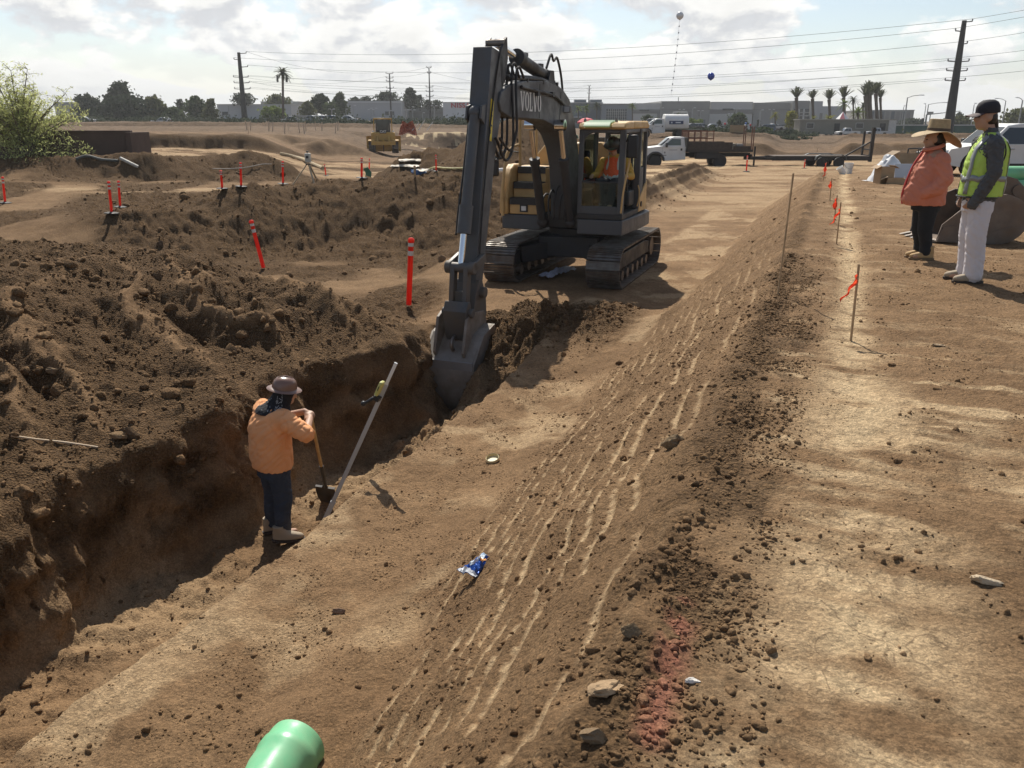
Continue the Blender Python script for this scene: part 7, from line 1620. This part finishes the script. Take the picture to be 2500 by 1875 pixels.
for k, (lb, px, tp, bt, y, r, up, kd, tk) in enumerate([
 ('first of the four brush topped palms, at the left', 1947, 211, 318, 215, 17, .6, 'palm', .36), ('second brush topped palm, shortest of the four', 1986, 218, 318, 215, 14, .6, 'palm', .34), ('third brush topped palm behind the office trailer', 2027, 217, 318, 215, 16, .6, 'palm', .34), ('fourth brush topped palm, leaning beside the tent', 2063, 209, 318, 212, 18, .6, 'palm', .34),
 ('left palm of the tight tall palm clump', 2116, 205, 318, 205, 18, .6, 'palm', .36), ('tallest palm in the tight clump', 2123, 196, 318, 209, 18, .6, 'palm', .36), ('thin palm in the middle of the clump', 2128, 212, 318, 213, 14, .6, 'palm', .26), ('broad palm right in the clump', 2142, 198, 318, 206, 19, .6, 'palm', .38), ('rightmost lower palm of the clump', 2152, 216, 318, 209, 14, .6, 'palm', .28),
 ('drooping green palm behind the tent peak', 2062, 240, 318, 203, 20, .1, 'light', .22), ('feathery tall palm right of the tent', 2084, 232, 318, 207, 16, .1, 'palm', .2), ('low light green palm right of the tent', 2096, 262, 318, 200, 22, .1, 'light', .2), ('low palm beside the palm clump', 2108, 250, 318, 211, 14, .1, 'grey', .2),
 ('small palm left in front of the dark grey building', 1412, 255, 298, 215, 15, .1, 'light', .14), ('small palm middle in front of the dark grey building', 1432, 254, 298, 213, 13, .1, 'light', .14), ('small palm right before the glass front', 1457, 249, 298, 217, 12, .1, 'palm', .14), ('small palm at the right of the glass front', 1544, 250, 298, 213, 12, .1, 'light', .14),
 ('wide drooping palm above the tank truck', 1652, 274, 312, 205, 18, .1, 'mid', .2), ('yellowish palm in front of the warehouse', 1893, 272, 318, 203, 13, .1, 'yellow', .16), ('small fan of palm behind the office trailer', 1987, 281, 318, 196, 12, .1, 'yellow', .18), ('low palm behind the office trailer door', 2026, 277, 318, 196, 20, .1, 'yellow', .2)]):
    palm(lb, px, tp, bt, y, r, up, 30, 200 + k, kd, trunk=tk)
# antenna mast dressed up as a palm
t = palm('tall antenna mast disguised as a palm with panels under the fronds', 692, 164, 300, 205, 21, .1, 54, 260, 'palm', trunk=.27, name='antenna_palm', group=None, lean=-3)
dx = at_y(689, 190, 205) - t.location
for s in (-1, 1): m = MB(); m.box((dx.x + s * 1.05, -.2, dx.z - .2), (.4, .25, 1.5)); m.build('antenna_panel', mat('panel_dark', (.07, .075, .07), .6), t)
# big feathery bush by the brown wall
def brush():
    y = 43.5; c = at_y(64, 405, y); c.z = ground_z(c.x, c.y) - .1; t = thing('feathery_tree', 'feathery light green many stemmed tree beside the brown wall at left', 'tree', c); rng = np.random.default_rng(4); rg = random.Random(4); m = MB(); pts = []
    H = at_y(64, 156, y).z - c.z
    for k in range(34):
        a = rg.uniform(0, 6.28); sp = rg.uniform(.15, 1.0); h = H * rg.uniform(.55, 1.0) * (1 - .42 * sp ** 2); e = Vector((math.cos(a) * 3.0 * sp, math.sin(a) * 2.4 * sp, h)); mid = Vector((e.x * .35, e.y * .35, h * .55)); P_ = smoothpath([(0, 0, 0), mid, e], 7); n = len(P_)
        m.tube(P_, [.07 * (1 - i / n) + .008 for i in range(n)], 5)
        for j in range(4, n):
            for q in range(4):
                b0 = P_[j]; d = Vector((rg.uniform(-1, 1), rg.uniform(-1, 1), rg.uniform(-.1, 1.0))).normalized(); L_ = rg.uniform(.4, .95); P2 = [b0 + d * L_ * f - Vector((0, 0, .25 * f * f)) for f in (0, .33, .66, 1)]; m.tube(P2, [.012, .009, .007, .004], 3)
                for f in np.linspace(.2, 1, 10):
                    for w in range(1): pts.append(b0 + d * L_ * f - Vector((0, 0, .25 * f * f)) + Vector((rg.gauss(0, .07), rg.gauss(0, .07), rg.gauss(0, .06))))
    for k in range(1700):    # bushy skirt spilling towards the right
        a = rg.uniform(0, 6.28); r_ = rg.uniform(0, 1) ** .6; pts.append(Vector((.9 + 2.7 * r_ * math.cos(a), -.4 + 1.9 * r_ * math.sin(a), rg.uniform(-.1, 2.2) * (1 - .75 * r_ ** 1.5))))
    leaves('crown', [tuple(p) for p in pts], .085, LEAF['brush'], t, rng, .22); m.build('trunk', mat('bark_pale', (.16, .13, .09), .9), t)
brush()
def scrub(name, label, pxs, y0, y1, n, kind, hz, seed, sz=.28):
    rng = np.random.default_rng(seed); px = rng.uniform(pxs[0], pxs[1], n); y = rng.uniform(y0, y1, n); x = (px - 1250) / F_PX * y * 1.0; u, v = xy2uv(x, y); z = terrain(u, v)[0]; cl = sst(-.25, .5, fbm(x, y, 6, 3, seed)); pts = []
    k = np.nonzero(rng.uniform(0, 1, n) < cl)[0]
    for i in k:
        h = hz * (.3 + .7 * cl[i]) * rng.uniform(.5, 1.2); q = rng.normal(size=(26, 3)) * np.array([.6, .6, .38]) * h; q[:, 2] = np.abs(q[:, 2]); pts.append(q + np.array([x[i], y[i], z[i]]))
    o = leaves(name, np.concatenate(pts), sz, LEAF[kind], None, rng); tag(o, label, 'scrub', kind='stuff')
scrub('scrub', 'belt of grey green scrub along the far left bank', (560, 1300), 150, 185, 700, 'grey', 1.5, 71)
scrub('scrub', 'low scrub in front of the dark trees', (-60, 560), 165, 215, 500, 'grey', 1.4, 72)
scrub('scrub', 'scrub on the bank behind the flatbed truck', (1640, 1960), 108, 150, 520, 'grey', .8, 73, .2)
scrub('scrub', 'scrub around the green fence and street beyond', (2170, 2700), 165, 230, 420, 'olive', 1.2, 74)
# ------------------------------------------------------------------ buildings
def bmat(n, c): return mat('wall_' + n, c, .85, var=.04, sc=.3)
def building(name, label, px0, px1, py_top, y, zb, depth, wm, parts=(), cat='building', slope=0.0, rz=0.0):
    a = at_y(px0, 290, y).x; b_ = at_y(px1, 290, y).x; h = at_y((px0 + px1) / 2, py_top, y).z - zb; t = thing(name, label, cat, ((a + b_) / 2, y, zb)); W = b_ - a; t.rotation_euler = (0, 0, rz)
    m = MB(); m.box((0, depth / 2, h / 2), (W, depth, h)); m.build('wall', wm, t, smooth=False)
    m = MB(); m.box((0, depth / 2, h + .12), (W + .3, depth + .3, .24)); m.build('roof', bmat('cap', (.40, .40, .39)), t, smooth=False)
    for (nm, q0, q1, r0, r1, mt, out) in parts:
        x0, x1 = at_y(q0, 290, y).x - (a + b_) / 2, at_y(q1, 290, y).x - (a + b_) / 2; z1, z0 = at_y(q0, r0, y).z - zb, at_y(q0, r1, y).z - zb
        m = MB(); m.box(((x0 + x1) / 2, -out / 2 + .02, (z0 + z1) / 2), (x1 - x0, out + .04, z1 - z0)); m.build(nm, mt, t, smooth=False)
    return t
PALE, MIDG, LGT, DGR, WH = bmat('pale', (.44, .45, .46)), bmat('mid', (.30, .295, .28)), bmat('light', (.52, .52, .50)), bmat('dark', (.15, .165, .18)), bmat('white', (.60, .61, .62))
WIN = mat('window_dark', (.035, .045, .055), .12, var=.05, spec=.8); BAND = bmat('band', (.235, .23, .22))
zL = .8
building('office_block', 'pale two storey block half hidden behind the dark trees at left', 138, 236, 251, 300, .2, 30, LGT, [('fascia', 138, 236, 252, 263, MIDG, .3), ('window', 174, 236, 265, 272, WIN, .1), ('window', 174, 236, 281, 290, WIN, .1)])
building('warehouse', 'long low white grey building behind the tall black pole', 533, 712, 256, 300, .6, 40, PALE, [('window', 544, 558, 273, 281, WIN, .12), ('panel_joint', 560, 561, 258, 298, BAND, .08)])
building('rooftop_block', 'small grey rooftop block behind the long low building', 640, 732, 249, 345, .6, 20, MIDG, [('parapet', 690, 718, 244, 252, LGT, .2)])
building('boundary_wall', 'low grey boundary wall in front of the long low building', 640, 840, 284, 240, -.2, .4, bmat('fence', (.33, .34, .34)), cat='wall')
building('boundary_wall', 'short grey wall right of the big dark trees', 350, 402, 290, 225, .2, .4, bmat('fence', (.33, .34, .34)), cat='wall')
building('showroom', 'white box shaped building left of the red lettered one', 837, 981, 248, 290, .6, 30, PALE, [('window', 941, 951, 272, 281, WIN, .12), ('window', 954, 963, 272, 281, WIN, .12), ('parapet', 837, 981, 248, 250.5, WH, .25)])
building('warehouse', 'grey green building between the white box and the red lettered building', 980, 1086, 263, 310, .6, 30, bmat('green', (.25, .26, .245)), [('wall_band', 980, 1086, 272, 279, BAND, .1)])
nb = building('dealership', 'white building with red lettering partly hidden by the digging arm', 1082, 1292, 251, 292, .5, 40, WH, [('wall_band', 1180, 1292, 281, 297, bmat('blue', (.30, .33, .37)), .1)])
o = text_mesh('NISSAN', 2.05, .05, .045, mat('letter_red', (.50, .012, .035), .5, var=.03), False, 1.08); o.parent = nb; q = at_y(1101, 262.5, 292) - nb.location; o.location = (q.x, -.15, q.z); o.rotation_euler = (R(90), 0, 0); o.scale = (1.12, 1, 1)
building('store', 'dark slate building with a pale glazed entrance behind the cab', 1382, 1470, 252, 245, -1.6, 30, DGR, [('canopy', 1384, 1420, 285, 286.5, WH, 1.5), ('window', 1386, 1418, 288, 299, WIN, .1)])
gb = building('glass_entrance', 'glass fronted entrance between the slate building and the warehouse', 1468, 1545, 255, 243, -1.6, 25, bmat('slate', (.27, .29, .31)), [('window', 1480, 1529, 266, 300, WIN, .15)] + [('mullion', x_, x_ + .8, 266, 300, LGT, .25) for x_ in (1484, 1489, 1494, 1499, 1504, 1509, 1514, 1519, 1524)] + [('mullion', 1480, 1529, z_, z_ + .7, LGT, .22) for z_ in (272, 278, 285, 292)])
m = MB()
for (a, b_) in ((1403, 1432), (1442, 1470)): x0, x1 = at_y(a, 244, 250).x - gb.location.x, at_y(b_, 244, 250).x - gb.location.x; z1, z0 = at_y(a, 243, 250).z + 1.6, at_y(a, 251, 250).z + 1.6; m.box(((x0 + x1) / 2, 9, (z0 + z1) / 2), (x1 - x0, 3, z1 - z0))
m.build('roof_unit', DGR, gb)
def seg(px0, px1, top, wmm, dy, extra=()): return (px0, px1, top, wmm, dy, extra)
a = at_y(1540, 290, 280).x; t = thing('warehouse', 'very long grey warehouse with stepped panels of different greys', 'building', (a, 280, -3.0))
def P_(px, py): q = at_y(px, py, 280) - t.location; return q.x, q.z
for (x0, x1, tp, mt, dy) in ((1538, 1613, 252, LGT, 0), (1612, 1733, 247, MIDG, -.5), (1732, 1839, 248.5, LGT, 0), (1838, 1931, 250.5, MIDG, .3), (1930, 1975, 246, bmat('corner', (.27, .27, .265)), -1.0), (1974, 2008, 247, PALE, -.6), (2007, 2072, 259, PALE, 2)):
    (xa, _), (xb, zt) = P_(x0, 300), P_(x1, tp); m = MB(); m.box(((xa + xb) / 2, 20 + dy, zt / 2), (xb - xa, 40, zt)); m.build('wall', mt, t, smooth=False)
for (x0, x1, r0, r1, mt, dy, nm) in ((1538, 1612, 267, 277, BAND, -.12, 'wall_band'), (1732, 1838, 267, 278, BAND, -.12, 'wall_band'), (1732, 1800, 278, 312, bmat('panel', (.47, .47, .45)), -.1, 'wall_panel'), (1838, 1930, 267, 268, BAND, .15, 'wall_band'), (1538, 1584, 267.5, 271, WIN, -.2, 'window') if False else (1561, 1584, 267.5, 271, WIN, -.25, 'window'), (1764, 1791, 265, 269, WIN, -.25, 'window'), (1936, 1970, 266, 296, WIN, -1.2, 'window'), (1612, 1732, 267, 267.6, BAND, -.62, 'wall_band'), (1934, 1975, 282, 283.5, LGT, -1.3, 'mullion'), (1934, 1975, 274, 275, LGT, -1.3, 'mullion'), (1946, 1947, 266, 296, LGT, -1.3, 'mullion'), (1958, 1959, 266, 296, LGT, -1.3, 'mullion'), (2000, 2004, 276, 300, BAND, -.7, 'window'), (1714, 1720, 292, 308, DGR, -.62, 'door'), (1776, 1783, 285, 298, BAND, -.2, 'louvre'), (1605, 1611, 275, 290, BAND, -.2, 'louvre'), (1680, 1686, 274, 289, BAND, -.65, 'louvre'), (1704, 1710, 272, 284, BAND, -.65, 'louvre')):
    (xa, z1), (xb, z0) = P_(x0, r0), P_(x1, r1); m = MB(); m.box(((xa + xb) / 2, dy + .1, (z0 + z1) / 2), (xb - xa, .3, z1 - z0)); m.build(nm, mt, t, smooth=False)
m = MB(); m.tube([Vector((P_(1665, 246)[0], 6, P_(1665, 246)[1])), Vector((P_(1665, 236)[0], 6, P_(1665, 236)[1]))], .12, 6); m.build('roof_vent', BAND, t)
building('striped_building', 'long grey building with vertical stripes receding behind the palms at right', 2122, 2226, 270, 300, -3, 40, MIDG, [('wall_stripe', x_, x_ + 8, 272, 305, BAND if k % 2 else DGR, .1) for k, x_ in enumerate(range(2126, 2220, 12))], rz=R(-10))
building('screen_fence', 'dark green mesh screen fence right of the office trailer', 2188, 2420, 307, 190, -2.2, .15, mat('screen_green', (.035, .085, .065), .9, var=.2, sc=.5), cat='fence')
# brown retaining wall by the feathery tree
t = thing('retaining_wall', 'dark brown block wall ending on the bank beside the feathery tree', 'wall', at_y(320, 398, 44.5)); BW = mat('wall_brown', (.105, .068, .052), .9, var=.12, sc=2, bump=.4, bsc=12)
hh = at_y(320, 323, 44.5).z - t.location.z; m = MB(); m.box((-6.2, .0, hh / 2 - .6), (12.4, .25, hh + 1.2), (0, 0, R(4))); m.build('wall', BW, t, bevel=.02)
m = MB(); m.box((-6.2, 0, hh + .045), (12.5, .34, .09), (0, 0, R(4))); m.build('coping', BW, t, bevel=.02)
m = MB(); m.box((.12, .95, hh / 2 - .6), (.26, 1.9, hh + 1.2), (0, 0, R(-6))); m.build('wall', BW, t, bevel=.02)
# site trailer, tent, umbrella, board
t = thing('office_trailer', 'long grey site office trailer with two windows and a door', 'trailer', (at_y(2066, 331, 164).x, 164, at_y(2066, 332, 164).z), R(0)); Wd = 226 / F_PX * 164; TG = mat('trailer_grey', (.215, .205, .17), .7, var=.06, sc=1)
m = MB(); m.box((-.4, 1.8, 1.55), (Wd - 1.2, 3.4, 2.55)); m.build('trailer_body', TG, t)
m = MB(); m.box((0, 1.8, 2.92), (Wd, 3.7, .18)); m.build('roof', mat('trailer_roof', (.30, .29, .25), .7), t)
m = MB(); m.box((Wd / 2 - .6, 1.8, 1.55), (1.4, 3.45, 2.55)); m.build('end_wall', mat('trailer_white', (.55, .55, .53), .6), t)
for (x_, w_) in ((-Wd / 2 + 2.1, 1.25), (-.1 + 2.4, 1.3)):
    m = MB(); m.box((x_, .06, 1.85), (w_ + .16, .06, 1.0)); f = m.build('window', LGT, t); m = MB(); m.box((x_, .02, 1.85), (w_, .04, .84)); m.build('pane', WIN, f)
for x_ in (-1.9, Wd / 2 - 2.4): m = MB(); m.box((x_, .05, 1.25), (1.0, .08, 2.0)); m.build('door', GRYD, t)
m = MB()
for k in range(7): m.box((-Wd / 2 + 1 + k * (Wd - 2) / 6, .5, -.1), (.4, .4, .8)); m.box((-Wd / 2 + 1 + k * (Wd - 2) / 6, 3, -.1), (.4, .4, .8))
m.build('support_pier', GRYD, t)
c = at_y(2056, 297, 175); t = thing('tent', 'pink and white striped peaked tent behind the office trailer', 'tent', c)
for k in range(8):
    m = MB(); a0, a1 = 2 * math.pi * k / 8, 2 * math.pi * (k + 1) / 8; m.add([(0, 0, 1.9), (1.6 * math.cos(a0), 1.6 * math.sin(a0), .2), (1.6 * math.cos(a1), 1.6 * math.sin(a1), .2), (1.6 * math.cos(a0), 1.6 * math.sin(a0), -2.5), (1.6 * math.cos(a1), 1.6 * math.sin(a1), -2.5)], [(0, 1, 2), (1, 3, 4, 2)]); m.build('tent_panel', mat('tent_pink', (.55, .16, .19), .7) if k % 2 else WHT, t, smooth=False, fix=False)
c = at_y(1432, 300, 150); t = thing('parasol', 'red market umbrella showing above the cab roof', 'umbrella', (c.x, c.y, c.z - 1.5))
m = MB(); n = 16; vs = [(0, 0, 2.35)]; 
for (r_, z_) in ((.9, 2.12), (1.6, 1.62), (1.62, 1.40)): vs += [(r_ * math.cos(2 * math.pi * k / n), r_ * math.sin(2 * math.pi * k / n), z_ + (.06 if k % 2 else 0)) for k in range(n)]
m.add(vs, [(0, 1 + k, 1 + (k + 1) % n) for k in range(n)] + [(1 + q * n + k, 1 + (q + 1) * n + k, 1 + (q + 1) * n + (k + 1) % n, 1 + q * n + (k + 1) % n) for q in range(2) for k in range(n)]); m.build('canopy', mat('umbrella_red', (.60, .045, .07), .7), t, ang=20, fix=False)
m = MB(); m.cyl((0, 0, -1.5), (0, 0, 2.3), .04); m.build('pole', STEEL, t)
c = at_y(1799, 334, 100); t = thing('site_board', 'blank tan plywood board on posts behind the flatbed truck', 'board', c)
m = MB(); m.box((0, 0, .62), (1.72, .05, 1.30)); m.build('board_sheet', mat('plywood', (.36, .25, .14), .8, var=.08), t)
for s in (-1, 1): m = MB(); m.box((s * .7, .08, .3), (.09, .09, 2.0)); m.build('board_post', LATH, t)
# ------------------------------------------------------------------ poles, lamps, cables
POLE = mat('pole_weathered', (.030, .028, .027), .75, var=.15); INS = mat('insulator', (.16, .16, .16), .5)
def tall_pole(name, label, px_t, py_t, px_b, py_b, y, w0, w1, arms, seg=10):
    top = at_y(px_t, py_t, y); base = Vector((at_y(px_b, py_b, y).x, y, at_y(px_b, py_b, y).z)); base.x = (base.x + top.x) / 2; top.x = base.x
    t = thing(name, label, 'utility pole', base); H = top.z - base.z; sc = y / F_PX
    m = MB(); m.tube([(0, 0, -1), (0, 0, H)], [w1 * sc / 2, w0 * sc / 2], seg); m.build('pole', POLE, t); pts = []
    for (py, l, r) in arms:
        z = at_y(px_t, py, y).z - base.z; m = MB(); xs = (-l * sc, r * sc); m.bar((xs[0], 0, z + (.12 if l else 0)), (0, 0, z), .16, .16); m.bar((0, 0, z), (xs[1], 0, z + (.12 if r else 0)), .16, .16)
        o = m.build('crossarm', mat('arm_grey', (.075, .072, .068), .7), t)
        for x_ in xs:
            if abs(x_) > .05:
                m = MB(); m.lathe([(.03, 0), (.11, .1), (.11, .3), (.06, .42)], (x_, 0, z + .12), 8); m.build('insulator', INS, o)
                pts.append(base + Vector((x_, 0, z + .5)))
    return t, pts
A1 = [(131, 0, 17), (146, 12, 0), (164, 0, 18), (189, 17, 17), (203, 17, 18), (218, 17, 19)]
lp, LPT = tall_pole('steel_pole', 'tall black steel power pole left of the fake palm', 588, 128, 594, 308, 222, 7, 15, A1)
A2 = [(54, 0, 18), (77, 17, 0), (108, 0, 14), (151, 24, 24), (174, 24, 23), (198, 24, 22)]
rp_, RPT = tall_pole('steel_pole', 'tall dark steel power pole behind the straw hat person', 2345, 50, 2322, 330, 150, 10, 24, A2)
w1_, W1 = tall_pole('wooden_pole', 'wooden power pole standing behind the white box building', 953, 179, 953, 288, 260, 2.6, 4.2, [(180, 8, 8), (191, 8, 8), (199, 8, 8), (216, 8, 8)], 8)
w2_, W2 = tall_pole('wooden_pole', 'wooden power pole with four crossarms left of the red lettering', 1048, 165, 1050, 292, 255, 2.2, 4.2, [(166, 5, 5), (179, 4, 4), (213, 8, 8), (224, 8, 8), (236, 8, 8)], 8)
w3_, W3 = tall_pole('wooden_pole', 'small distant power pole above the slate building', 1438, 209, 1438, 260, 420, 2, 3.5, [(210, 3, 3), (218, 4, 4), (228, 4, 4)], 8)
CAB = mat('cable_dark', (.05, .05, .052), .6)
def cable(a, b_, sag, r, label, n=22):
    a, b_ = Vector(a), Vector(b_); m = MB(); P2 = [a.lerp(b_, i / n) - Vector((0, 0, 4 * sag * (i / n) * (1 - i / n))) for i in range(n + 1)]; m.tube(P2, r, 4, caps=False); o = m.build('power_cable', CAB, None, fix=False); tag(o, label, 'cable', 'power cables across the sky'); return o
names = ['topmost cable from the right arm', 'second cable from the left arm', 'third cable from the lower right arm', 'upper crossarm cable, left end', 'upper crossarm cable, right end', 'middle crossarm cable, left end', 'middle crossarm cable, right end', 'lowest crossarm cable, left end', 'lowest crossarm cable, right end']
for k, (a, b_) in enumerate(zip(LPT, RPT)):
    cable(a, b_, 2.6 + .3 * (k % 3), .035 if k < 3 else .028, names[k] + ' strung between the tall steel poles')
    if k in (0, 1, 2, 3, 5, 7):
        d = (b_ - a).normalized(); e = b_ + Vector((40, -70, 10 + 2 * (k < 3))); cable(b_, e, 2.0, .03, names[k] + ' running on rightwards from the right steel pole')
for k in range(0, 8, 2): cable(W1[k], W2[min(k + 1, len(W2) - 1)], .6, .03, ['top', 'second', 'third', 'lowest'][k // 2] + ' cable between the two wooden poles')
for k, zz in enumerate((0, 3, 6)): cable(LPT[zz], W1[[0, 2, 6][k]], 2.0, .03, ['highest', 'middle', 'lowest'][k] + ' cable from the left steel pole to the wooden poles')
for k, zz in enumerate((2, 5, 8)): cable(W2[zz], W3[k], 3.0, .035, ['upper', 'middle', 'lower'][k] + ' cable from the wooden poles to the small distant pole')
def lamp(label, px, py_t, py_b, y, arm_px, two=False, w=2.0, group='lamp posts around the far lots', colr=None):
    b_ = at_y(px, py_b, y); h = at_y(px, py_t, y).z - b_.z; t = thing('street_lamp', label, 'lamp post', b_, group=group); sc = y / F_PX; pm = colr or mat('lamp_grey', (.33, .34, .34), .5)
    m = MB(); m.tube([(0, 0, -.5), (0, 0, h * .93)], [w * sc * .55, w * sc * .4], 7); m.build('pole', pm, t)
    for s in ((-1, 1) if two else ((1,) if arm_px > 0 else (-1,))):
        a = abs(arm_px) * sc * s; m = MB(); m.tube(smoothpath([(0, 0, h * .92), (a * .4, 0, h * .975), (a * .9, 0, h)], 4), w * sc * .22, 5); ar = m.build('arm', pm, t); m = MB(); m.box((a, 0, h - .02), (max(.5, abs(a) * .35), .3, .16)); m.build('lamp_head', mat('lamp_white', (.6, .61, .62), .4), ar)
for (lb, px, tp, bt, y, ar, two, w) in (('lamp post right of the low boundary wall', 731, 266, 300, 215, 5, False, 2.2), ('lamp post before the feathery tree', 812, 266, 300, 215, 5, True, 2.2), ('lamp post left of the twin lamps on the white box building', 846, 266, 298, 215, 2, False, 1.6), ('slim lamp post before the white box building', 864, 257, 298, 215, 4, False, 1.8), ('left twin head lamp before the white box building', 907, 267, 296, 215, 5, True, 1.8), ('right twin head lamp before the white box building', 914, 264, 298, 215, 5, True, 2.0), ('lamp post in front of the window of the white box', 951, 270, 296, 215, 4, False, 1.8), ('twin lamp post left before the grey green building', 993, 268, 294, 215, 5, True, 2.0), ('twin lamp post right before the grey green building', 1008, 268, 294, 215, 5, True, 2.0), ('short single lamp before the grey green building', 1032, 275, 294, 215, 3, False, 2.0), ('lamp post at the left edge of the red lettered building', 1061, 258, 296, 215, 5, True, 2.0),
 ('lamp post behind the tank truck cab', 1611, 263, 310, 240, 5, True, 2.0), ('lamp post left on the warehouse front', 1662, 267, 312, 240, 5, True, 2.0), ('lamp post middle on the warehouse front', 1688, 263, 312, 235, 5, False, 2.4), ('lamp post right on the warehouse front', 1708, 270, 312, 240, 5, True, 2.0), ('lamp post near the warehouse window', 1795, 265, 314, 235, 6, True, 2.4), ('tall lamp post before the grey panel', 1853, 268, 316, 220, 5, False, 2.6), ('lamp post by the round dark tree', 1781, 277, 316, 230, 4, True, 2.0), ('lamp post left of the corner glass', 1880, 267, 316, 235, 5, True, 2.0),
 ('curved arm street lamp right of the palms', 2205, 232, 318, 190, 32, False, 3.2), ('street lamp with traffic arm left of the tall pole', 2258, 250, 318, 195, 44, False, 2.6), ('slim street lamp between the curved one and the tall pole', 2252, 253, 318, 230, -3, False, 2.0), ('street lamp right of the cap with arm to the left', 2443, 240, 322, 190, -22, False, 2.6), ('grey street pole at the right edge', 2482, 238, 330, 185, -14, False, 3.6), ('thin pole behind the straw hat', 2368, 252, 322, 210, 3, False, 2.2), ('thin street pole left of the curved lamp', 2199, 258, 316, 240, 2, False, 2.0)):
    lamp(lb, px, tp, bt, y, ar, two, w)
# signal mast arm across the street
a = at_y(2262, 280, 195); b_ = at_y(2345, 271, 195); t = thing('signal_mast', 'long traffic signal arm reaching across in front of the tall pole', 'traffic signal', (a.x, a.y, at_y(2262, 318, 195).z)); z0 = t.location.z
m = MB(); m.tube([(0, 0, 0), (0, 0, a.z - z0)], .14, 8); m.tube([(0, 0, a.z - z0), (b_.x - a.x, 0, b_.z - z0)], [.11, .06], 7); m.build('mast', mat('mast_grey', (.20, .21, .21), .5), t)
for f in (-.0,): m = MB(); m.box((-.7, -.1, at_y(2255, 298, 195).z - z0), (.5, .4, 1.6)); m.build('signal_head', BLK, t)
c = at_y(2272, 276, 200); t = thing('billboard', 'small distant sign on a post beyond the green fence', 'sign', (c.x, c.y, at_y(2272, 316, 200).z)); hz_ = c.z - t.location.z
m = MB(); m.cyl((0, 0, 0), (0, 0, hz_), .1); m.build('pole', MATS['mast_grey'], t); m = MB(); m.box((0, 0, hz_), (1.2, .2, .6)); m.build('sign_board', MIDG, t)
# ------------------------------------------------------------------ balloons
def balloon(label, px, py, y, d_px, mt, tether=None, group=None, cat='balloon'):
    c = at_y(px, py, y); r = d_px / F_PX * y / 2; t = thing('balloon', label, cat, c, group=group); m = MB(); m.lathe([(.01, r), (r * .35, r * .94), (r * .7, r * .72), (r * .95, r * .3), (r, 0), (r * .93, -r * .35), (r * .7, -r * .7), (r * .35, -r * .95), (r * .10, -r * 1.06), (r * .14, -r * 1.14), (.01, -r * 1.12)], n=22); m.build('skin', mt, t)
    if tether:
        e = at_y(tether[0], tether[1], y) - c; m = MB(); m.tube(smoothpath([(0, 0, -r * 1.1), (e.x * .3, 0, e.z * .45), e], 6), .016, 4); te = m.build('tether', mat('string', (.5, .5, .5), .6), t); m = MB()
        for k in range(11): f = (k + 1) / 12; p = Vector((0, 0, -r)).lerp(e, f); p.x = e.x * f ** 1.4; m.box(p, (.15, .04, .18), (0, .5, 0))
        m.build('pennant', mat('pennant_grey', (.25, .26, .28), .6), te)
    return t
balloon('white advertising balloon floating high with a string of pennants', 1660, 38, 120, 17, mat('balloon_white', (.70, .70, .70), .3, var=.02), (1638, 236))
balloon('blue advertising balloon floating below the white one', 1736, 186, 120, 16.5, mat('balloon_blue', (.008, .05, .40), .25, var=.03), (1762, 300) if False else None)
for (lb, px, py, cl) in (('small red balloon left of the round dark tree', 1770, 302, (.55, .02, .03)), ('small blue balloon above the tan board', 1821, 301, (.02, .12, .45)), ('small white balloon under the blue one', 1819, 306, (.65, .66, .68)), ('small red balloon right of the tan board', 1832, 305, (.5, .05, .04))): balloon(lb, px, py, 150, 5, mat('balloon_%d' % int(cl[0] * 100 + cl[2] * 1000), cl, .3), (px, 316), 'balloons over the far lot')

# ------------------------------------------------------------------ dusty air between here and the far buildings
def haze_box():
    m = MB(); m.box((-800, 1100, 14.2), (5600, 3200, 37.6)); o = m.build('haze', None, None, smooth=False)
    hm = bpy.data.materials.new('haze'); hm.use_nodes = True; nt = hm.node_tree; nt.nodes.clear(); ou = nt.nodes.new('ShaderNodeOutputMaterial'); vol = nt.nodes.new('ShaderNodeVolumePrincipled')
    vol.inputs['Density'].default_value = HAZE; vol.inputs['Color'].default_value = (.82, .84, .85, 1); vol.inputs['Anisotropy'].default_value = .3
    nt.links.new(vol.outputs[0], ou.inputs['Volume']); o.data.materials.append(hm); o['kind'] = 'stuff'; o['label'] = 'thin dusty haze in the air over the site'
HAZE = .0003
haze_box()
trench_worker(); hat_woman(); vest_man(); operator()
build_ground()
build_clods()
